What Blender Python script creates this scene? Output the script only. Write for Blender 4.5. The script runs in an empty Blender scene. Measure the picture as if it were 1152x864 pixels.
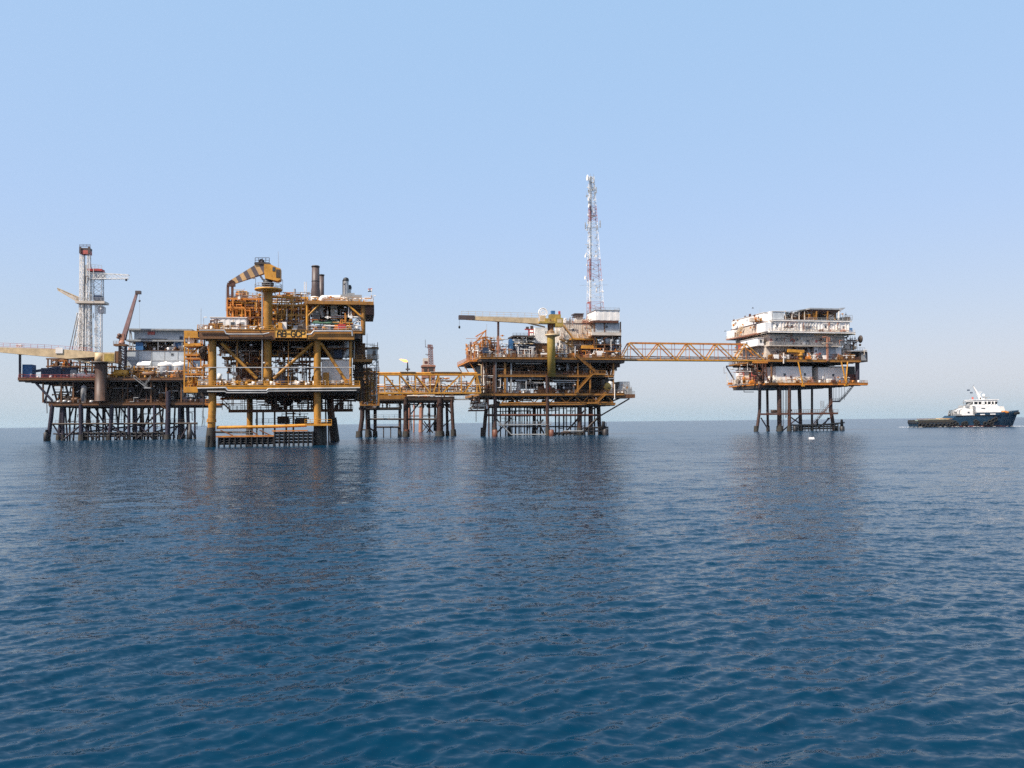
import bpy, math, random
import numpy as np
from mathutils import Vector, Matrix
R = math.radians
rnd = random.Random(7)
SC = bpy.context.scene
COL = SC.collection

# ------------------------------------------------------------------ camera
CAM_H = 5.5
FPX = 904.0            # focal length in pixels of the 1152 px wide photograph
PITCH, ROLL = math.atan(43 / FPX), R(0.6)
_f = Vector((0, math.cos(PITCH), math.sin(PITCH)))
_r0, _u0 = Vector((1, 0, 0)), Vector((0, -math.sin(PITCH), math.cos(PITCH)))
_r = _r0 * math.cos(ROLL) - _u0 * math.sin(ROLL)
_u = _u0 * math.cos(ROLL) + _r0 * math.sin(ROLL)
cam_d = bpy.data.cameras.new('camera')
cam = bpy.data.objects.new('camera', cam_d)
COL.objects.link(cam)
cam_d.sensor_width = 36.0
cam_d.lens = 36.0 * FPX / 1152
cam_d.clip_start, cam_d.clip_end = 0.2, 90000
m = Matrix.Identity(4)
for i in range(3):
    m[i][0], m[i][1], m[i][2] = _r[i], _u[i], -_f[i]
m[2][3] = CAM_H
cam.matrix_world = m
SC.camera = cam


def ray(px, py):
    return _f + _r * ((px - 576) / FPX) - _u * ((py - 432) / FPX)


class Frame:
    """A platform's own axes: u along its front, v into its depth, z up."""
    def __init__(s, px, D, yaw):
        d = ray(px, 476)
        s.o = Vector((d.x / d.y * D, D, 0))
        s.yaw = R(yaw)
        s.u = Vector((math.cos(s.yaw), math.sin(s.yaw), 0))
        s.v = Vector((-math.sin(s.yaw), math.cos(s.yaw), 0))

    def __call__(s, px, py, v=0.0):
        d = ray(px, py)
        c = Vector((0, 0, CAM_H)) - s.o
        t = (v - c.dot(s.v)) / d.dot(s.v)
        p = c + d * t
        return Vector((p.dot(s.u), v, p.z))

    def w(s, p):
        return s.o + s.u * p[0] + s.v * p[1] + Vector((0, 0, p[2]))

    def rect(s, x0, y0, x1, y1, v=0.0):
        xm, ym = (x0 + x1) / 2, (y0 + y1) / 2
        return s(x0, ym, v)[0], s(x1, ym, v)[0], s(xm, y1, v)[2], s(xm, y0, v)[2]


# ------------------------------------------------------------------ mesh builder
class MB:
    def __init__(s):
        s.V, s.F, s.S = [], [], []

    def add(s, vs, fs, smooth=False):
        b = len(s.V)
        s.V += [tuple(v) for v in vs]
        s.F += [tuple(b + i for i in f) for f in fs]
        s.S += [smooth] * len(fs)
        return s

    def box(s, u0, u1, v0, v1, z0, z1):
        vs = [(u, v, z) for z in (z0, z1) for v in (v0, v1) for u in (u0, u1)]
        return s.add(vs, [(0, 2, 3, 1), (4, 5, 7, 6), (0, 1, 5, 4), (2, 6, 7, 3), (0, 4, 6, 2), (1, 3, 7, 5)])

    def pbox(s, F, x0, y0, x1, y1, v0, v1):
        u0, u1, z0, z1 = F.rect(x0, y0, x1, y1, v0)
        return s.box(u0, u1, v0, v1, z0, z1)

    def cone(s, a, b, r0, r1=None, n=10, caps=True, smooth=True):
        r1 = r0 if r1 is None else r1
        a, b = Vector(a), Vector(b)
        d = (b - a)
        if d.length < 1e-6:
            return s
        d.normalize()
        x = d.orthogonal().normalized() if abs(d.z) < .999 else Vector((1, 0, 0))
        if n == 4 and abs(d.z) < .999:
            x = (d.cross(Vector((0, 0, 1))).normalized() + d.cross(d.cross(Vector((0, 0, 1)))).normalized()).normalized()
        if n == 4 and abs(d.z) >= .999:
            x = Vector((1, 1, 0)).normalized()
        y = d.cross(x)
        if n == 4:
            r0, r1 = r0 * 1.25, r1 * 1.25
        ring = [(x * math.cos(2 * math.pi * k / n) + y * math.sin(2 * math.pi * k / n)) for k in range(n)]
        vs = [a + q * r0 for q in ring] + [b + q * r1 for q in ring]
        s.add(vs, [(k, (k + 1) % n, n + (k + 1) % n, n + k) for k in range(n)], smooth and n > 5)
        if caps:
            s.add([a + q * r0 for q in ring], [tuple(range(n))[::-1]])
            s.add([b + q * r1 for q in ring], [tuple(range(n))])
        return s

    def bar(s, a, b, r, n=4):
        return s.cone(a, b, r, r, n)

    def path(s, pts, r, n=6):
        pts = [Vector(p) for p in pts]
        for i in range(len(pts) - 1):
            s.cone(pts[i], pts[i + 1], r, r, n)
        for p in pts[1:-1]:
            if n > 5:
                s.ball(p, r * 1.03, 6, 4)
        return s

    def ppath(s, F, pts, v, r, n=6):
        return s.path([F(x, y, v) for x, y in pts], r, n)

    def ball(s, c, r, n=10, m=6, sz=1.0):
        c = Vector(c)
        vs = [c + Vector((0, 0, -r * sz))]
        for j in range(1, m):
            t = -math.pi / 2 + math.pi * j / m
            vs += [c + Vector((r * math.cos(t) * math.cos(2 * math.pi * k / n), r * math.cos(t) * math.sin(2 * math.pi * k / n), r * sz * math.sin(t))) for k in range(n)]
        vs.append(c + Vector((0, 0, r * sz)))
        fs = [(0, 1 + (k + 1) % n, 1 + k) for k in range(n)]
        for j in range(m - 2):
            b = 1 + j * n
            fs += [(b + k, b + (k + 1) % n, b + n + (k + 1) % n, b + n + k) for k in range(n)]
        b = 1 + (m - 2) * n
        fs += [(b + k, b + (k + 1) % n, len(vs) - 1) for k in range(n)]
        return s.add(vs, fs, True)

    def lathe(s, c, prof, n=16, axis='z'):
        """prof: (radius, height) pairs along the axis from c."""
        c = Vector(c)
        ax = {'z': (Vector((1, 0, 0)), Vector((0, 1, 0)), Vector((0, 0, 1))),
              'u': (Vector((0, 1, 0)), Vector((0, 0, 1)), Vector((1, 0, 0))),
              'v': (Vector((0, 0, 1)), Vector((1, 0, 0)), Vector((0, 1, 0)))}[axis]
        vs = []
        for r, h in prof:
            vs += [c + ax[2] * h + (ax[0] * math.cos(2 * math.pi * k / n) + ax[1] * math.sin(2 * math.pi * k / n)) * max(r, .001) for k in range(n)]
        fs = []
        for j in range(len(prof) - 1):
            fs += [(j * n + k, j * n + (k + 1) % n, (j + 1) * n + (k + 1) % n, (j + 1) * n + k) for k in range(n)]
        s.add(vs, fs, True)
        return s

    def torus(s, c, R0, r, axis='v', n=14, m=6):
        c = Vector(c)
        vs = []
        for i in range(n):
            a = 2 * math.pi * i / n
            for j in range(m):
                b = 2 * math.pi * j / m
                p, q = (R0 + r * math.cos(b)), r * math.sin(b)
                x, y = p * math.cos(a), p * math.sin(a)
                vs.append(c + (Vector((x, q, y)) if axis == 'v' else Vector((x, y, q)) if axis == 'z' else Vector((q, x, y))))
        fs = [(i * m + j, ((i + 1) % n) * m + j, ((i + 1) % n) * m + (j + 1) % m, i * m + (j + 1) % m) for i in range(n) for j in range(m)]
        return s.add(vs, fs, True)

    def rail(s, pts, h=1.1, sp=2.2, r=.045, mid=True):
        pts = [Vector(p) for p in pts]
        up = Vector((0, 0, h))
        for a, b in zip(pts, pts[1:]):
            L = (b - a).length
            k = max(1, round(L / sp))
            for i in range(k + 1):
                q = a.lerp(b, i / k)
                s.bar(q, q + up, r)
            s.bar(a + up, b + up, r)
            if mid:
                s.bar(a + up * .52, b + up * .52, r * .85)
            s.bar(a + up * .08, b + up * .08, r * 1.1)
        return s

    def lattice(s, base, top, n, rl, rb, cross=False, legs=True):
        base, top = [Vector(p) for p in base], [Vector(p) for p in top]
        k = len(base)
        lv = [[b.lerp(t, i / n) for b, t in zip(base, top)] for i in range(n + 1)]
        if legs:
            for b, t in zip(base, top):
                s.bar(b, t, rl)
        for i in range(n):
            for j in range(k):
                j2 = (j + 1) % k
                a, b, c, d = lv[i][j], lv[i][j2], lv[i + 1][j], lv[i + 1][j2]
                s.bar(c, d, rb)
                if cross:
                    s.bar(a, d, rb); s.bar(b, c, rb)
                elif (i + j) % 2:
                    s.bar(a, d, rb)
                else:
                    s.bar(b, c, rb)
        return s

    def girder(s, a, b, h, n, r, rc=None):
        """a flat truss in a vertical plane: a, b ends of the lower chord."""
        a, b = Vector(a), Vector(b)
        up = Vector((0, 0, h))
        rc = rc or r * 1.4
        s.bar(a, b, rc); s.bar(a + up, b + up, rc)
        for i in range(n):
            p, q = a.lerp(b, i / n), a.lerp(b, (i + 1) / n)
            mid = (p + q) / 2 + up
            s.bar(p, mid, r); s.bar(mid, q, r)
        return s

    def stair(s, a, b, w, rail=True, axis='v'):
        """flight from a up or down to b; w is its width across."""
        a, b = Vector(a), Vector(b)
        n = max(3, int(abs(b.z - a.z) / .3))
        off = Vector((0, w, 0)) if axis == 'v' else Vector((w, 0, 0))
        for o in (Vector((0, 0, 0)), off):
            s.bar(a + o, b + o, .13)
            if rail:
                up = Vector((0, 0, 1.0))
                s.bar(a + o + up, b + o + up, .05)
                for i in range(n // 4 + 2):
                    q = a.lerp(b, i / (n // 4 + 1)) + o
                    s.bar(q, q + up, .045)
        for i in range(n):
            q = a.lerp(b, (i + .5) / n)
            d = .14
            if axis == 'v':
                s.box(q.x - d, q.x + d, q.y, q.y + w, q.z - .03, q.z + .03)
            else:
                s.box(q.x, q.x + w, q.y - d, q.y + d, q.z - .03, q.z + .03)
        return s

    def ribs(s, u0, u1, v0, v1, z0, z1, sp=.6, d=.07, sides='flr'):
        """corrugation: shallow ribs standing proud of a box's walls."""
        if 'f' in sides:
            k = max(2, int((u1 - u0) / sp))
            for i in range(k):
                u = u0 + (i + .5) * (u1 - u0) / k
                s.box(u - sp * .26, u + sp * .26, v0 - d, v0 + .01, z0 + .1, z1 - .1)
        k = max(2, int((v1 - v0) / sp))
        for i in range(k):
            v = v0 + (i + .5) * (v1 - v0) / k
            if 'l' in sides:
                s.box(u0 - d, u0 + .01, v - sp * .26, v + sp * .26, z0 + .1, z1 - .1)
            if 'r' in sides:
                s.box(u1 - .01, u1 + d, v - sp * .26, v + sp * .26, z0 + .1, z1 - .1)
        return s

    def mesh(s, name, mat, org=(0, 0, 0)):
        me = bpy.data.meshes.new(name)
        V = np.array(s.V, dtype=np.float64).reshape(-1, 3) - np.array(org)
        me.from_pydata(V.tolist(), [], s.F)
        me.polygons.foreach_set('use_smooth', s.S)
        me.materials.append(mat)
        me.update()
        return me


ORG = {}


def tag(o, label=None, cat=None, group=None, kind=None):
    if label: o['label'] = label
    if cat: o['category'] = cat
    if group: o['group'] = group
    if kind: o['kind'] = kind
    return o


def thing(name, label, cat, F, p, group=None):
    o = bpy.data.objects.new(name, None)
    COL.objects.link(o)
    o.empty_display_size = .5
    o.location = F.w(p)
    o.rotation_euler = (0, 0, F.yaw)
    ORG[o.name] = tuple(p)
    return tag(o, label, cat, group)


def part(name, mb, mat, parent, label=None):
    org = ORG[parent.name]
    o = bpy.data.objects.new(name, mb.mesh(name, mat, org))
    COL.objects.link(o)
    o.parent = parent
    ORG[o.name] = org
    if label: o['label'] = label
    return o


def solo(name, mb, mat, label, cat, F, p, group=None):
    o = bpy.data.objects.new(name, mb.mesh(name, mat, p))
    COL.objects.link(o)
    o.location = F.w(p)
    o.rotation_euler = (0, 0, F.yaw)
    ORG[o.name] = tuple(p)
    return tag(o, label, cat, group)


def duplicate(o, parent=None):
    c = o.copy()
    COL.objects.link(c)
    ORG[c.name] = ORG[o.name]
    if parent is not None:
        c.parent = parent
    for ch in list(o.children):
        duplicate(ch, c)
    return c


# ------------------------------------------------------------------ materials
M = {}


def paint(name, col, rust=.25, rough=.55, rustcol=(.10, .038, .015), var=.25, metal=0.0, sc=.55, streak=.5):
    """weathered paint: tonal drift, rust blotches and run-down stains."""
    mt = bpy.data.materials.new(name)
    mt.use_nodes = True
    N, L = mt.node_tree.nodes, mt.node_tree.links
    b = N['Principled BSDF']
    b.inputs['Roughness'].default_value = rough
    b.inputs['Metallic'].default_value = metal
    tc = N.new('ShaderNodeTexCoord')
    n1 = N.new('ShaderNodeTexNoise'); n1.inputs['Scale'].default_value = sc; n1.inputs['Detail'].default_value = 6
    L.new(tc.outputs['Object'], n1.inputs['Vector'])
    r1 = N.new('ShaderNodeMapRange'); r1.inputs[1].default_value = .35; r1.inputs[2].default_value = .7
    r1.inputs[3].default_value = 1 - var; r1.inputs[4].default_value = 1 + var * .5
    L.new(n1.outputs['Fac'], r1.inputs[0])
    mul = N.new('ShaderNodeVectorMath'); mul.operation = 'SCALE'
    mul.inputs[0].default_value = col
    L.new(r1.outputs[0], mul.inputs['Scale'])
    out = mul.outputs[0]
    if rust > 0:
        n2 = N.new('ShaderNodeTexNoise'); n2.inputs['Scale'].default_value = sc * 2.6; n2.inputs['Detail'].default_value = 8
        n2.inputs['Roughness'].default_value = .7
        L.new(tc.outputs['Object'], n2.inputs['Vector'])
        mp = N.new('ShaderNodeMapping'); mp.inputs['Scale'].default_value = (2.2, 2.2, .22)
        L.new(tc.outputs['Object'], mp.inputs['Vector'])
        n3 = N.new('ShaderNodeTexNoise'); n3.inputs['Scale'].default_value = .8; n3.inputs['Detail'].default_value = 5
        L.new(mp.outputs[0], n3.inputs['Vector'])
        mx = N.new('ShaderNodeMix'); mx.inputs[0].default_value = streak
        L.new(n2.outputs['Fac'], mx.inputs[2]); L.new(n3.outputs['Fac'], mx.inputs[3])
        rr = N.new('ShaderNodeMapRange')
        e = .66 - rust * .3
        rr.inputs[1].default_value = e; rr.inputs[2].default_value = e + .10
        rr.inputs[3].default_value = 0; rr.inputs[4].default_value = min(.9, .55 + rust * .5)
        L.new(mx.outputs[0], rr.inputs[0])
        mc = N.new('ShaderNodeMix'); mc.data_type = 'RGBA'
        L.new(rr.outputs[0], mc.inputs[0]); L.new(out, mc.inputs[6]); mc.inputs[7].default_value = (*rustcol, 1)
        out = mc.outputs[2]
    L.new(out, b.inputs['Base Color'])
    M[name] = mt
    return mt


paint('yellow', (.40, .185, .020), .34, var=.35)
paint('golden', (.56, .255, .024), .26, var=.3)
paint('orange', (.54, .19, .022), .26, var=.3)
paint('ochre', (.33, .145, .022), .42)
paint('olive', (.40, .27, .055), .25)
paint('cream', (.60, .44, .25), .22)
paint('brown', (.16, .070, .022), .5)
paint('rust', (.115, .042, .020), .5, rustcol=(.04, .02, .014))
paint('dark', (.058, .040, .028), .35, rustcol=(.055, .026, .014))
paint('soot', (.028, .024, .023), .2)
paint('legblue', (.022, .017, .030), .4, rustcol=(.06, .026, .02))
paint('marine', (.034, .030, .024), .4, rustcol=(.075, .062, .045), rough=.8)
paint('white', (.84, .79, .72), .26, rustcol=(.46, .30, .17), var=.14, sc=.3, streak=.75)
paint('mauve', (.27, .155, .14), .25)
paint('caisson', (.075, .036, .020), .5, rustcol=(.03, .02, .015))
paint('cleanwhite', (.82, .80, .76), .2, rustcol=(.46, .32, .2), var=.12)
paint('beige', (.58, .50, .41), .26, rustcol=(.26, .14, .07), var=.18)
paint('grey', (.30, .30, .29), .25, rustcol=(.16, .08, .04))
paint('clad', (.42, .45, .47), .14, rustcol=(.22, .15, .10), var=.16)
paint('galv', (.46, .46, .45), .12, rough=.4, metal=.35)
paint('pinkbrown', (.36, .165, .10), .35)
paint('mastred', (.42, .17, .15), .2)
paint('stripe', (.60, .36, .15), .22)
paint('stripedark', (.12, .095, .10), .25)
paint('fender', (.15, .048, .024), .5)
paint('pile', (.042, .020, .014), .5, rustcol=(.10, .04, .02))
paint('redtone', (.28, .06, .04), .4)
paint('stack', (.085, .058, .052), .3, rustcol=(.05, .03, .026), rough=.5)
paint('blue', (.04, .15, .33), .25)
paint('lightblue', (.13, .36, .60), .15)
paint('navy', (.016, .035, .075), .15)
paint('red', (.42, .045, .04), .2)
paint('redfade', (.50, .11, .085), .2)
paint('black', (.012, .012, .013), .1)
paint('hull', (.005, .034, .070), .10, rustcol=(.05, .04, .03))
paint('bootred', (.12, .03, .02), .4)
paint('rubber', (.012, .012, .012), 0, rough=.85)
paint('green', (.10, .20, .13), .2)
paint('sage', (.28, .34, .28), .25, rustcol=(.14, .09, .05))
paint('glass', (.012, .016, .020), 0, rough=.12)
paint('window', (.05, .06, .07), 0, rough=.25)
paint('bird', (.10, .095, .09), 0)
paint('letter', (.012, .008, .006), 0)
paint('signyellow', (.74, .38, .06), .05)

fl = bpy.data.materials.new('flame'); fl.use_nodes = True
_b = fl.node_tree.nodes['Principled BSDF']
_b.inputs['Base Color'].default_value = (.6, .2, .03, 1)
_b.inputs['Emission Color'].default_value = (1, .38, .10, 1)
_b.inputs['Emission Strength'].default_value = 1.6
M['flame'] = fl
# ------------------------------------------------------------------ building blocks of a platform
def P(u, v, z):
    return Vector((u, v, z))


def deck(F, root, x0, x1, y, v0, v1, mat='brown', name='main_deck', th=.35, beam=1.2, edge=None, edge_h=.7, sp=5.0):
    """deck plate with its grid of beams; a coloured edge beam along the rim is a part of its own."""
    u0, u1, _, z = F.rect(x0, y - 1, x1, y, v0)[0:2] + (0, F((x0 + x1) / 2, y, v0)[2])
    mb = MB().box(u0, u1, v0, v1, z - th, z)
    k = max(2, int((u1 - u0) / sp))
    for i in range(k + 1):
        u = u0 + .25 + (u1 - u0 - .5) * i / k
        mb.box(u - .16, u + .16, v0 + .1, v1 - .1, z - th - beam * .8, z - th + .01)
    k = max(2, int((v1 - v0) / sp))
    for i in range(k + 1):
        v = v0 + .35 + (v1 - v0 - .7) * i / k
        mb.box(u0 + .12, u1 - .12, v - .16, v + .16, z - th - beam, z - th + .02)
    o = part(name, mb, M[mat], root)
    if edge:
        e = MB()
        e.box(u0 - .12, u1 + .12, v0 - .14, v0 - .004, z - edge_h, z + .06)
        e.box(u0 - .14, u0 - .004, v0 - .004, v1, z - edge_h, z + .06)
        e.box(u1 + .004, u1 + .14, v0 - .004, v1, z - edge_h, z + .06)
        for q in (-edge_h - .06, .06):
            e.box(u0 - .2, u1 + .2, v0 - .26, v0 - .0, z + q - .03, z + q + .03)
        part('edge_beam', e, M[edge], root)
    return u0, u1, z


def rim_rail(root, u0, u1, v0, v1, z, mat='yellow', sides='flr', h=1.1, r=.045, sp=2.2):
    if 'f' in sides:
        part('railing', MB().rail([(u0, v0 + .1, z), (u1, v0 + .1, z)], h, sp, r), M[mat], root)
    if 'l' in sides:
        part('railing', MB().rail([(u0 + .1, v0, z), (u0 + .1, v1, z)], h, sp, r), M[mat], root)
    if 'r' in sides:
        part('railing', MB().rail([(u1 - .1, v0, z), (u1 - .1, v1, z)], h, sp, r), M[mat], root)
    if 'b' in sides:
        part('railing', MB().rail([(u0, v1 - .1, z), (u1, v1 - .1, z)], h, sp, r), M[mat], root)


def ppart(name, F, root, pts, v, r, mat, n=6, label=None):
    return part(name, MB().ppath(F, pts, v, r, n), M[mat], root, label)


def manifold(u0, u1, v, z0, z1, r, rg):
    mb = MB()
    zh = rg.uniform(z0 + (z1 - z0) * .35, z1)
    mb.cone((u0, v, zh), (u1, v, zh), r, r, 8)
    for u in (u0, u1):
        mb.cone((u - .12, v, zh), (u + .12, v, zh), r * 1.6, None, 8)
    k = rg.randint(1, 3)
    for i in range(k):
        u = rg.uniform(u0 + .3, u1 - .3)
        q = rg.choice((z0, z0, z1))
        dv = rg.uniform(-1, 1)
        rr = r * rg.uniform(.5, .9)
        mb.path([(u, v, zh), (u, v + dv, zh), (u, v + dv, q)], rr, 6)
        zz = (zh + q) / 2
        mb.cone((u, v + dv, zz - .2), (u, v + dv, zz + .2), rr * 1.9, None, 8)
        if rg.random() < .6:
            mb.bar((u, v + dv, zz), (u, v + dv - .7, zz), .06)
            mb.torus((u, v + dv - .7, zz), .26, .05, 'v', 8, 4)
    return mb


def horiz_vessel(u, v, z, L, r):
    mb = MB().lathe((u - L / 2, v, z + r + .5), [(0, -r * .5), (r * .6, -r * .38), (r * .92, -r * .15), (r, 0), (r, L), (r * .92, L + r * .15), (r * .6, L + r * .38), (0, L + r * .5)], 14, 'u')
    for s in (-.32, .32):
        mb.box(u + s * L - .2, u + s * L + .2, v - r * .7, v + r * .7, z, z + r * .75)
    mb.cone((u, v, z + 2 * r + .4), (u, v, z + 2 * r + 1), .2, None, 8)
    mb.cone((u, v, z + 2 * r + .95), (u, v, z + 2 * r + 1.08), .34, None, 8)
    return mb


def upright_vessel(u, v, z, h, r):
    mb = MB().lathe((u, v, z), [(r * .85, 0), (r * .85, .8), (r, .8), (r, h - r * .45), (r * .9, h - r * .25), (r * .55, h - r * .06), (0, h)], 14)
    mb.cone((u, v - r * .8, z + h * .55), (u, v - r - .5, z + h * .55), .2, None, 8)
    mb.cone((u, v - r - .42, z + h * .55), (u, v - r - .55, z + h * .55), .33, None, 8)
    mb.cone((u, v, z + h - .05), (u, v, z + h + .5), .16, None, 8)
    for s in (-.22, .22):
        mb.bar((u + r * .7 + s, v - r * .85, z), (u + r * .7 + s, v - r * .85, z + h * .9), .04)
    return mb


def skid(u, v, z, w, rg):
    mb = MB().box(u - w / 2, u + w / 2, v - 1, v + 1, z, z + .3)
    mb.cone((u - w * .4, v, z + .9), (u, v, z + .9), .45, None, 10)
    mb.box(u - w * .42, u - w * .02, v - .35, v + .35, z + .3, z + .6)
    mb.box(u + w * .06, u + w * .42, v - .6, v + .6, z + .3, z + rg.uniform(1, 2.2))
    mb.path([(u + w * .2, v, z + .8), (u + w * .2, v, z + 2.6), (u + w * .45, v, z + 2.6)], .13, 6)
    return mb


def cabinet(u, v, z, w, h, d=1.0):
    mb = MB().box(u - w / 2, u + w / 2, v - d / 2, v + d / 2, z + .12, z + h)
    mb.box(u - w / 2 + .1, u + w / 2 - .1, v - d / 2 + .1, v + d / 2 - .1, z, z + .12)
    k = max(2, int(w / .8))
    for i in range(k):
        a = u - w / 2 + w * i / k
        mb.box(a + .06, a + w / k - .06, v - d / 2 - .04, v - d / 2 + .01, z + .25, z + h - .12)
    return mb


def equip(F, root, x0, x1, y0, y1, v0, v1, n, mats, seed=1, kinds='mmmhusc', rr=(.08, .3)):
    """fill one bay of a deck with fixed process equipment, each piece a part."""
    rg = random.Random(seed)
    u0, u1, z0, z1 = F.rect(x0, y0, x1, y1, v0)
    z0 += .03
    H = z1 - z0
    for i in range(n):
        k = rg.choice(kinds)
        v = rg.uniform(v0, v1)
        u = rg.uniform(u0, u1)
        mat = M[rg.choice(mats)]
        if k == 'm':
            L = rg.uniform(2, min(9, (u1 - u0) * .8))
            a = min(max(u - L / 2, u0), u1 - L)
            part('pipe_manifold', manifold(a, a + L, v, z0, z1 - .1, rg.uniform(*rr), rg), mat, root)
        elif k == 'h':
            r = min(rg.uniform(.6, 1.4), H * .3)
            L = rg.uniform(3, 6)
            part('process_vessel', horiz_vessel(min(max(u, u0 + L / 2 + 1), u1 - L / 2 - 1), v, z0, L, r), mat, root)
        elif k == 'u':
            r = rg.uniform(.5, 1.1)
            part('process_vessel', upright_vessel(min(max(u, u0 + r), u1 - r), v, z0, min(rg.uniform(2.5, 6), H * .88), r), mat, root)
        elif k == 's':
            part('pump_skid', skid(min(max(u, u0 + 1.6), u1 - 1.6), v, z0, rg.uniform(2.2, 3.2), rg), mat, root)
        elif k == 'c':
            wd = rg.uniform(1.2, 3)
            part('cabinet', cabinet(min(max(u, u0 + wd / 2), u1 - wd / 2), v, z0, wd, min(rg.uniform(1.4, 2.6), H * .8)), mat, root)
        elif k == 'r':   # riser
            mb = MB().cone((u, v, z0), (u, v, z1), rg.uniform(*rr), None, 7)
            part('riser_pipe', mb, mat, root)


def box_truss(F, root, x0, x1, ytop, ybot, vs, n, r, mat, name='truss_frame'):
    for v in vs:
        a, b = F(x0, ybot, v), F(x1, ybot, v)
        h = F((x0 + x1) / 2, ytop, v)[2] - F((x0 + x1) / 2, ybot, v)[2]
        a.z = b.z = (a.z + b.z) / 2
        part(name, MB().girder(a, b, h, n, r), M[mat], root)


def cabin(name, label, cat, F, box, mat, ribs='flr', sp=.7, windows=(), doors=(), left_windows=(), roof='beige', rail=None, group=None, win_h=.8):
    """accommodation block or shelter: wall, roof, windows, doors."""
    u0, u1, v0, v1, z0, z1 = box
    t = thing(name, label, cat, F, ((u0 + u1) / 2, (v0 + v1) / 2, z0), group)
    wl = MB().box(u0, u1, v0, v1, z0, z1)
    if ribs:
        wl.ribs(u0, u1, v0, v1, z0, z1, sp, .06, ribs)
    part('wall', wl, M[mat], t)
    rf = MB().box(u0 - .25, u1 + .25, v0 - .25, v1 + .25, z1 + .004, z1 + .16)
    part('roof', rf, M[roof], t)
    for f, zf in windows:
        u, z = u0 + f * (u1 - u0), z0 + zf * (z1 - z0)
        wn = part('window', MB().box(u - .55, u + .55, v0 - .13, v0 - .03, z - win_h / 2 - .12, z + win_h / 2 + .12), M['grey'], t)
        part('pane', MB().box(u - .42, u + .42, v0 - .15, v0 - .135, z - win_h / 2, z + win_h / 2), M['window'], wn)
    for f in doors:
        u = u0 + f * (u1 - u0)
        part('door', MB().box(u - .55, u + .55, v0 - .12, v0 - .02, z0 + .05, z0 + 2.1), M['grey'], t)
    for f, zf in left_windows:
        v, z = v0 + f * (v1 - v0), z0 + zf * (z1 - z0)
        wn = part('window', MB().box(u0 - .13, u0 - .03, v - .55, v + .55, z - win_h / 2 - .12, z + win_h / 2 + .12), M['grey'], t)
        part('pane', MB().box(u0 - .15, u0 - .135, v - .42, v + .42, z - win_h / 2, z + win_h / 2), M['window'], wn)
    if rail:
        part('railing', MB().rail([(u0, v1, z1 + .16), (u0, v0, z1 + .16), (u1, v0, z1 + .16), (u1, v1, z1 + .16)], 1.0, 2.2, .045), M[rail], t)
    return t


def container(label, F, box, mat, group=None, name='shipping_container', cat='container', door='f'):
    u0, u1, v0, v1, z0, z1 = box
    t = thing(name, label, cat, F, ((u0 + u1) / 2, (v0 + v1) / 2, z0), group)
    b = MB().box(u0 + .06, u1 - .06, v0 + .06, v1 - .06, z0 + .08, z1 - .03).ribs(u0 + .06, u1 - .06, v0 + .06, v1 - .06, z0 + .1, z1 - .1, .42, .05)
    part('body', b, M[mat], t)
    fr = MB()
    for u in (u0, u1 - .14):
        for v in (v0, v1 - .14):
            fr.box(u, u + .14, v, v + .14, z0, z1)
    for z in (z0, z1 - .14):
        for v in (v0 - .003, v1 - .137):
            fr.box(u0 + .14, u1 - .14, v, v + .14, z + .002, z + .138)
    part('corner_frame', fr, M[mat], t)
    return t


def light_pole(label, F, p, h=2.6, mat='galv', group='floodlights on the deck rails', arm=(.5, 0)):
    t = thing('floodlight', label, 'floodlight', F, p, group)
    p = Vector(p)
    q = p + Vector((0, 0, h))
    part('pole', MB().path([p, q, q + Vector((arm[0], arm[1], .1))], .06, 5), M[mat], t)
    e = q + Vector((arm[0], arm[1], .05))
    part('lamp', MB().box(e.x - .3, e.x + .3, e.y - .25, e.y + .15, e.z - .15, e.z + .12), M['cleanwhite'], t)
    return t


def antenna(label, F, p, h=4, r=.035, group='whip antennas', mat='galv'):
    mb = MB().cone(p, Vector(p) + Vector((0, 0, h)), r * 1.4, r, 5)
    mb.box(p[0] - .12, p[0] + .12, p[1] - .12, p[1] + .12, p[2], p[2] + .15)
    return solo('whip_antenna', mb, M[mat], label, 'antenna', F, p, group)


def slanted(F, root, name, a, b, r, mat, n=8):
    return part(name, MB().cone(a, b, r, None, n), M[mat], root)


def cladbox(name, label, cat, F, box, mat, ribs='', group=None):
    u0, u1, v0, v1, z0, z1 = box
    mb = MB().box(*box)
    if ribs:
        mb.ribs(u0, u1, v0, v1, z0, z1, .7, .05, ribs)
    return solo(name, mb, M[mat], label, cat, F, ((u0 + u1) / 2, (v0 + v1) / 2, z0), group)


def pb(F, x0, y0, x1, y1, v0, v1, d=None):
    u0, u1, z0, z1 = F.rect(x0, y0, x1, y1, v0)
    return (u0, u1, v0, v1, z0, z1)


def fenders(F, root, x0, x1, y0, y1, v, step=1.6, mat='soot', name='boat_landing', rows=2, depth=1.6):
    """boat landing: row of fender piles with horizontal walings."""
    u0, u1, z0, z1 = F.rect(x0, y0, x1, y1, v)
    mb = MB()
    k = max(3, int((u1 - u0) / step))
    for i in range(k + 1):
        u = u0 + (u1 - u0) * i / k
        mb.cone((u, v, -2), (u, v, z1), .24, None, 7)
        mb.bar((u, v, z1 - .4), (u, v + depth, z1 - .4), .12)
    for i in range(rows):
        z = z1 - .25 - (z1 - .6) * i / rows
        mb.cone((u0 - .2, v + .3, z), (u1 + .2, v + .3, z), .2, None, 7)
        mb.cone((u0 - .2, v + depth, z - .3), (u1 + .2, v + depth, z - .3), .2, None, 7)
    return part(name, mb, M[mat], root)


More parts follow.
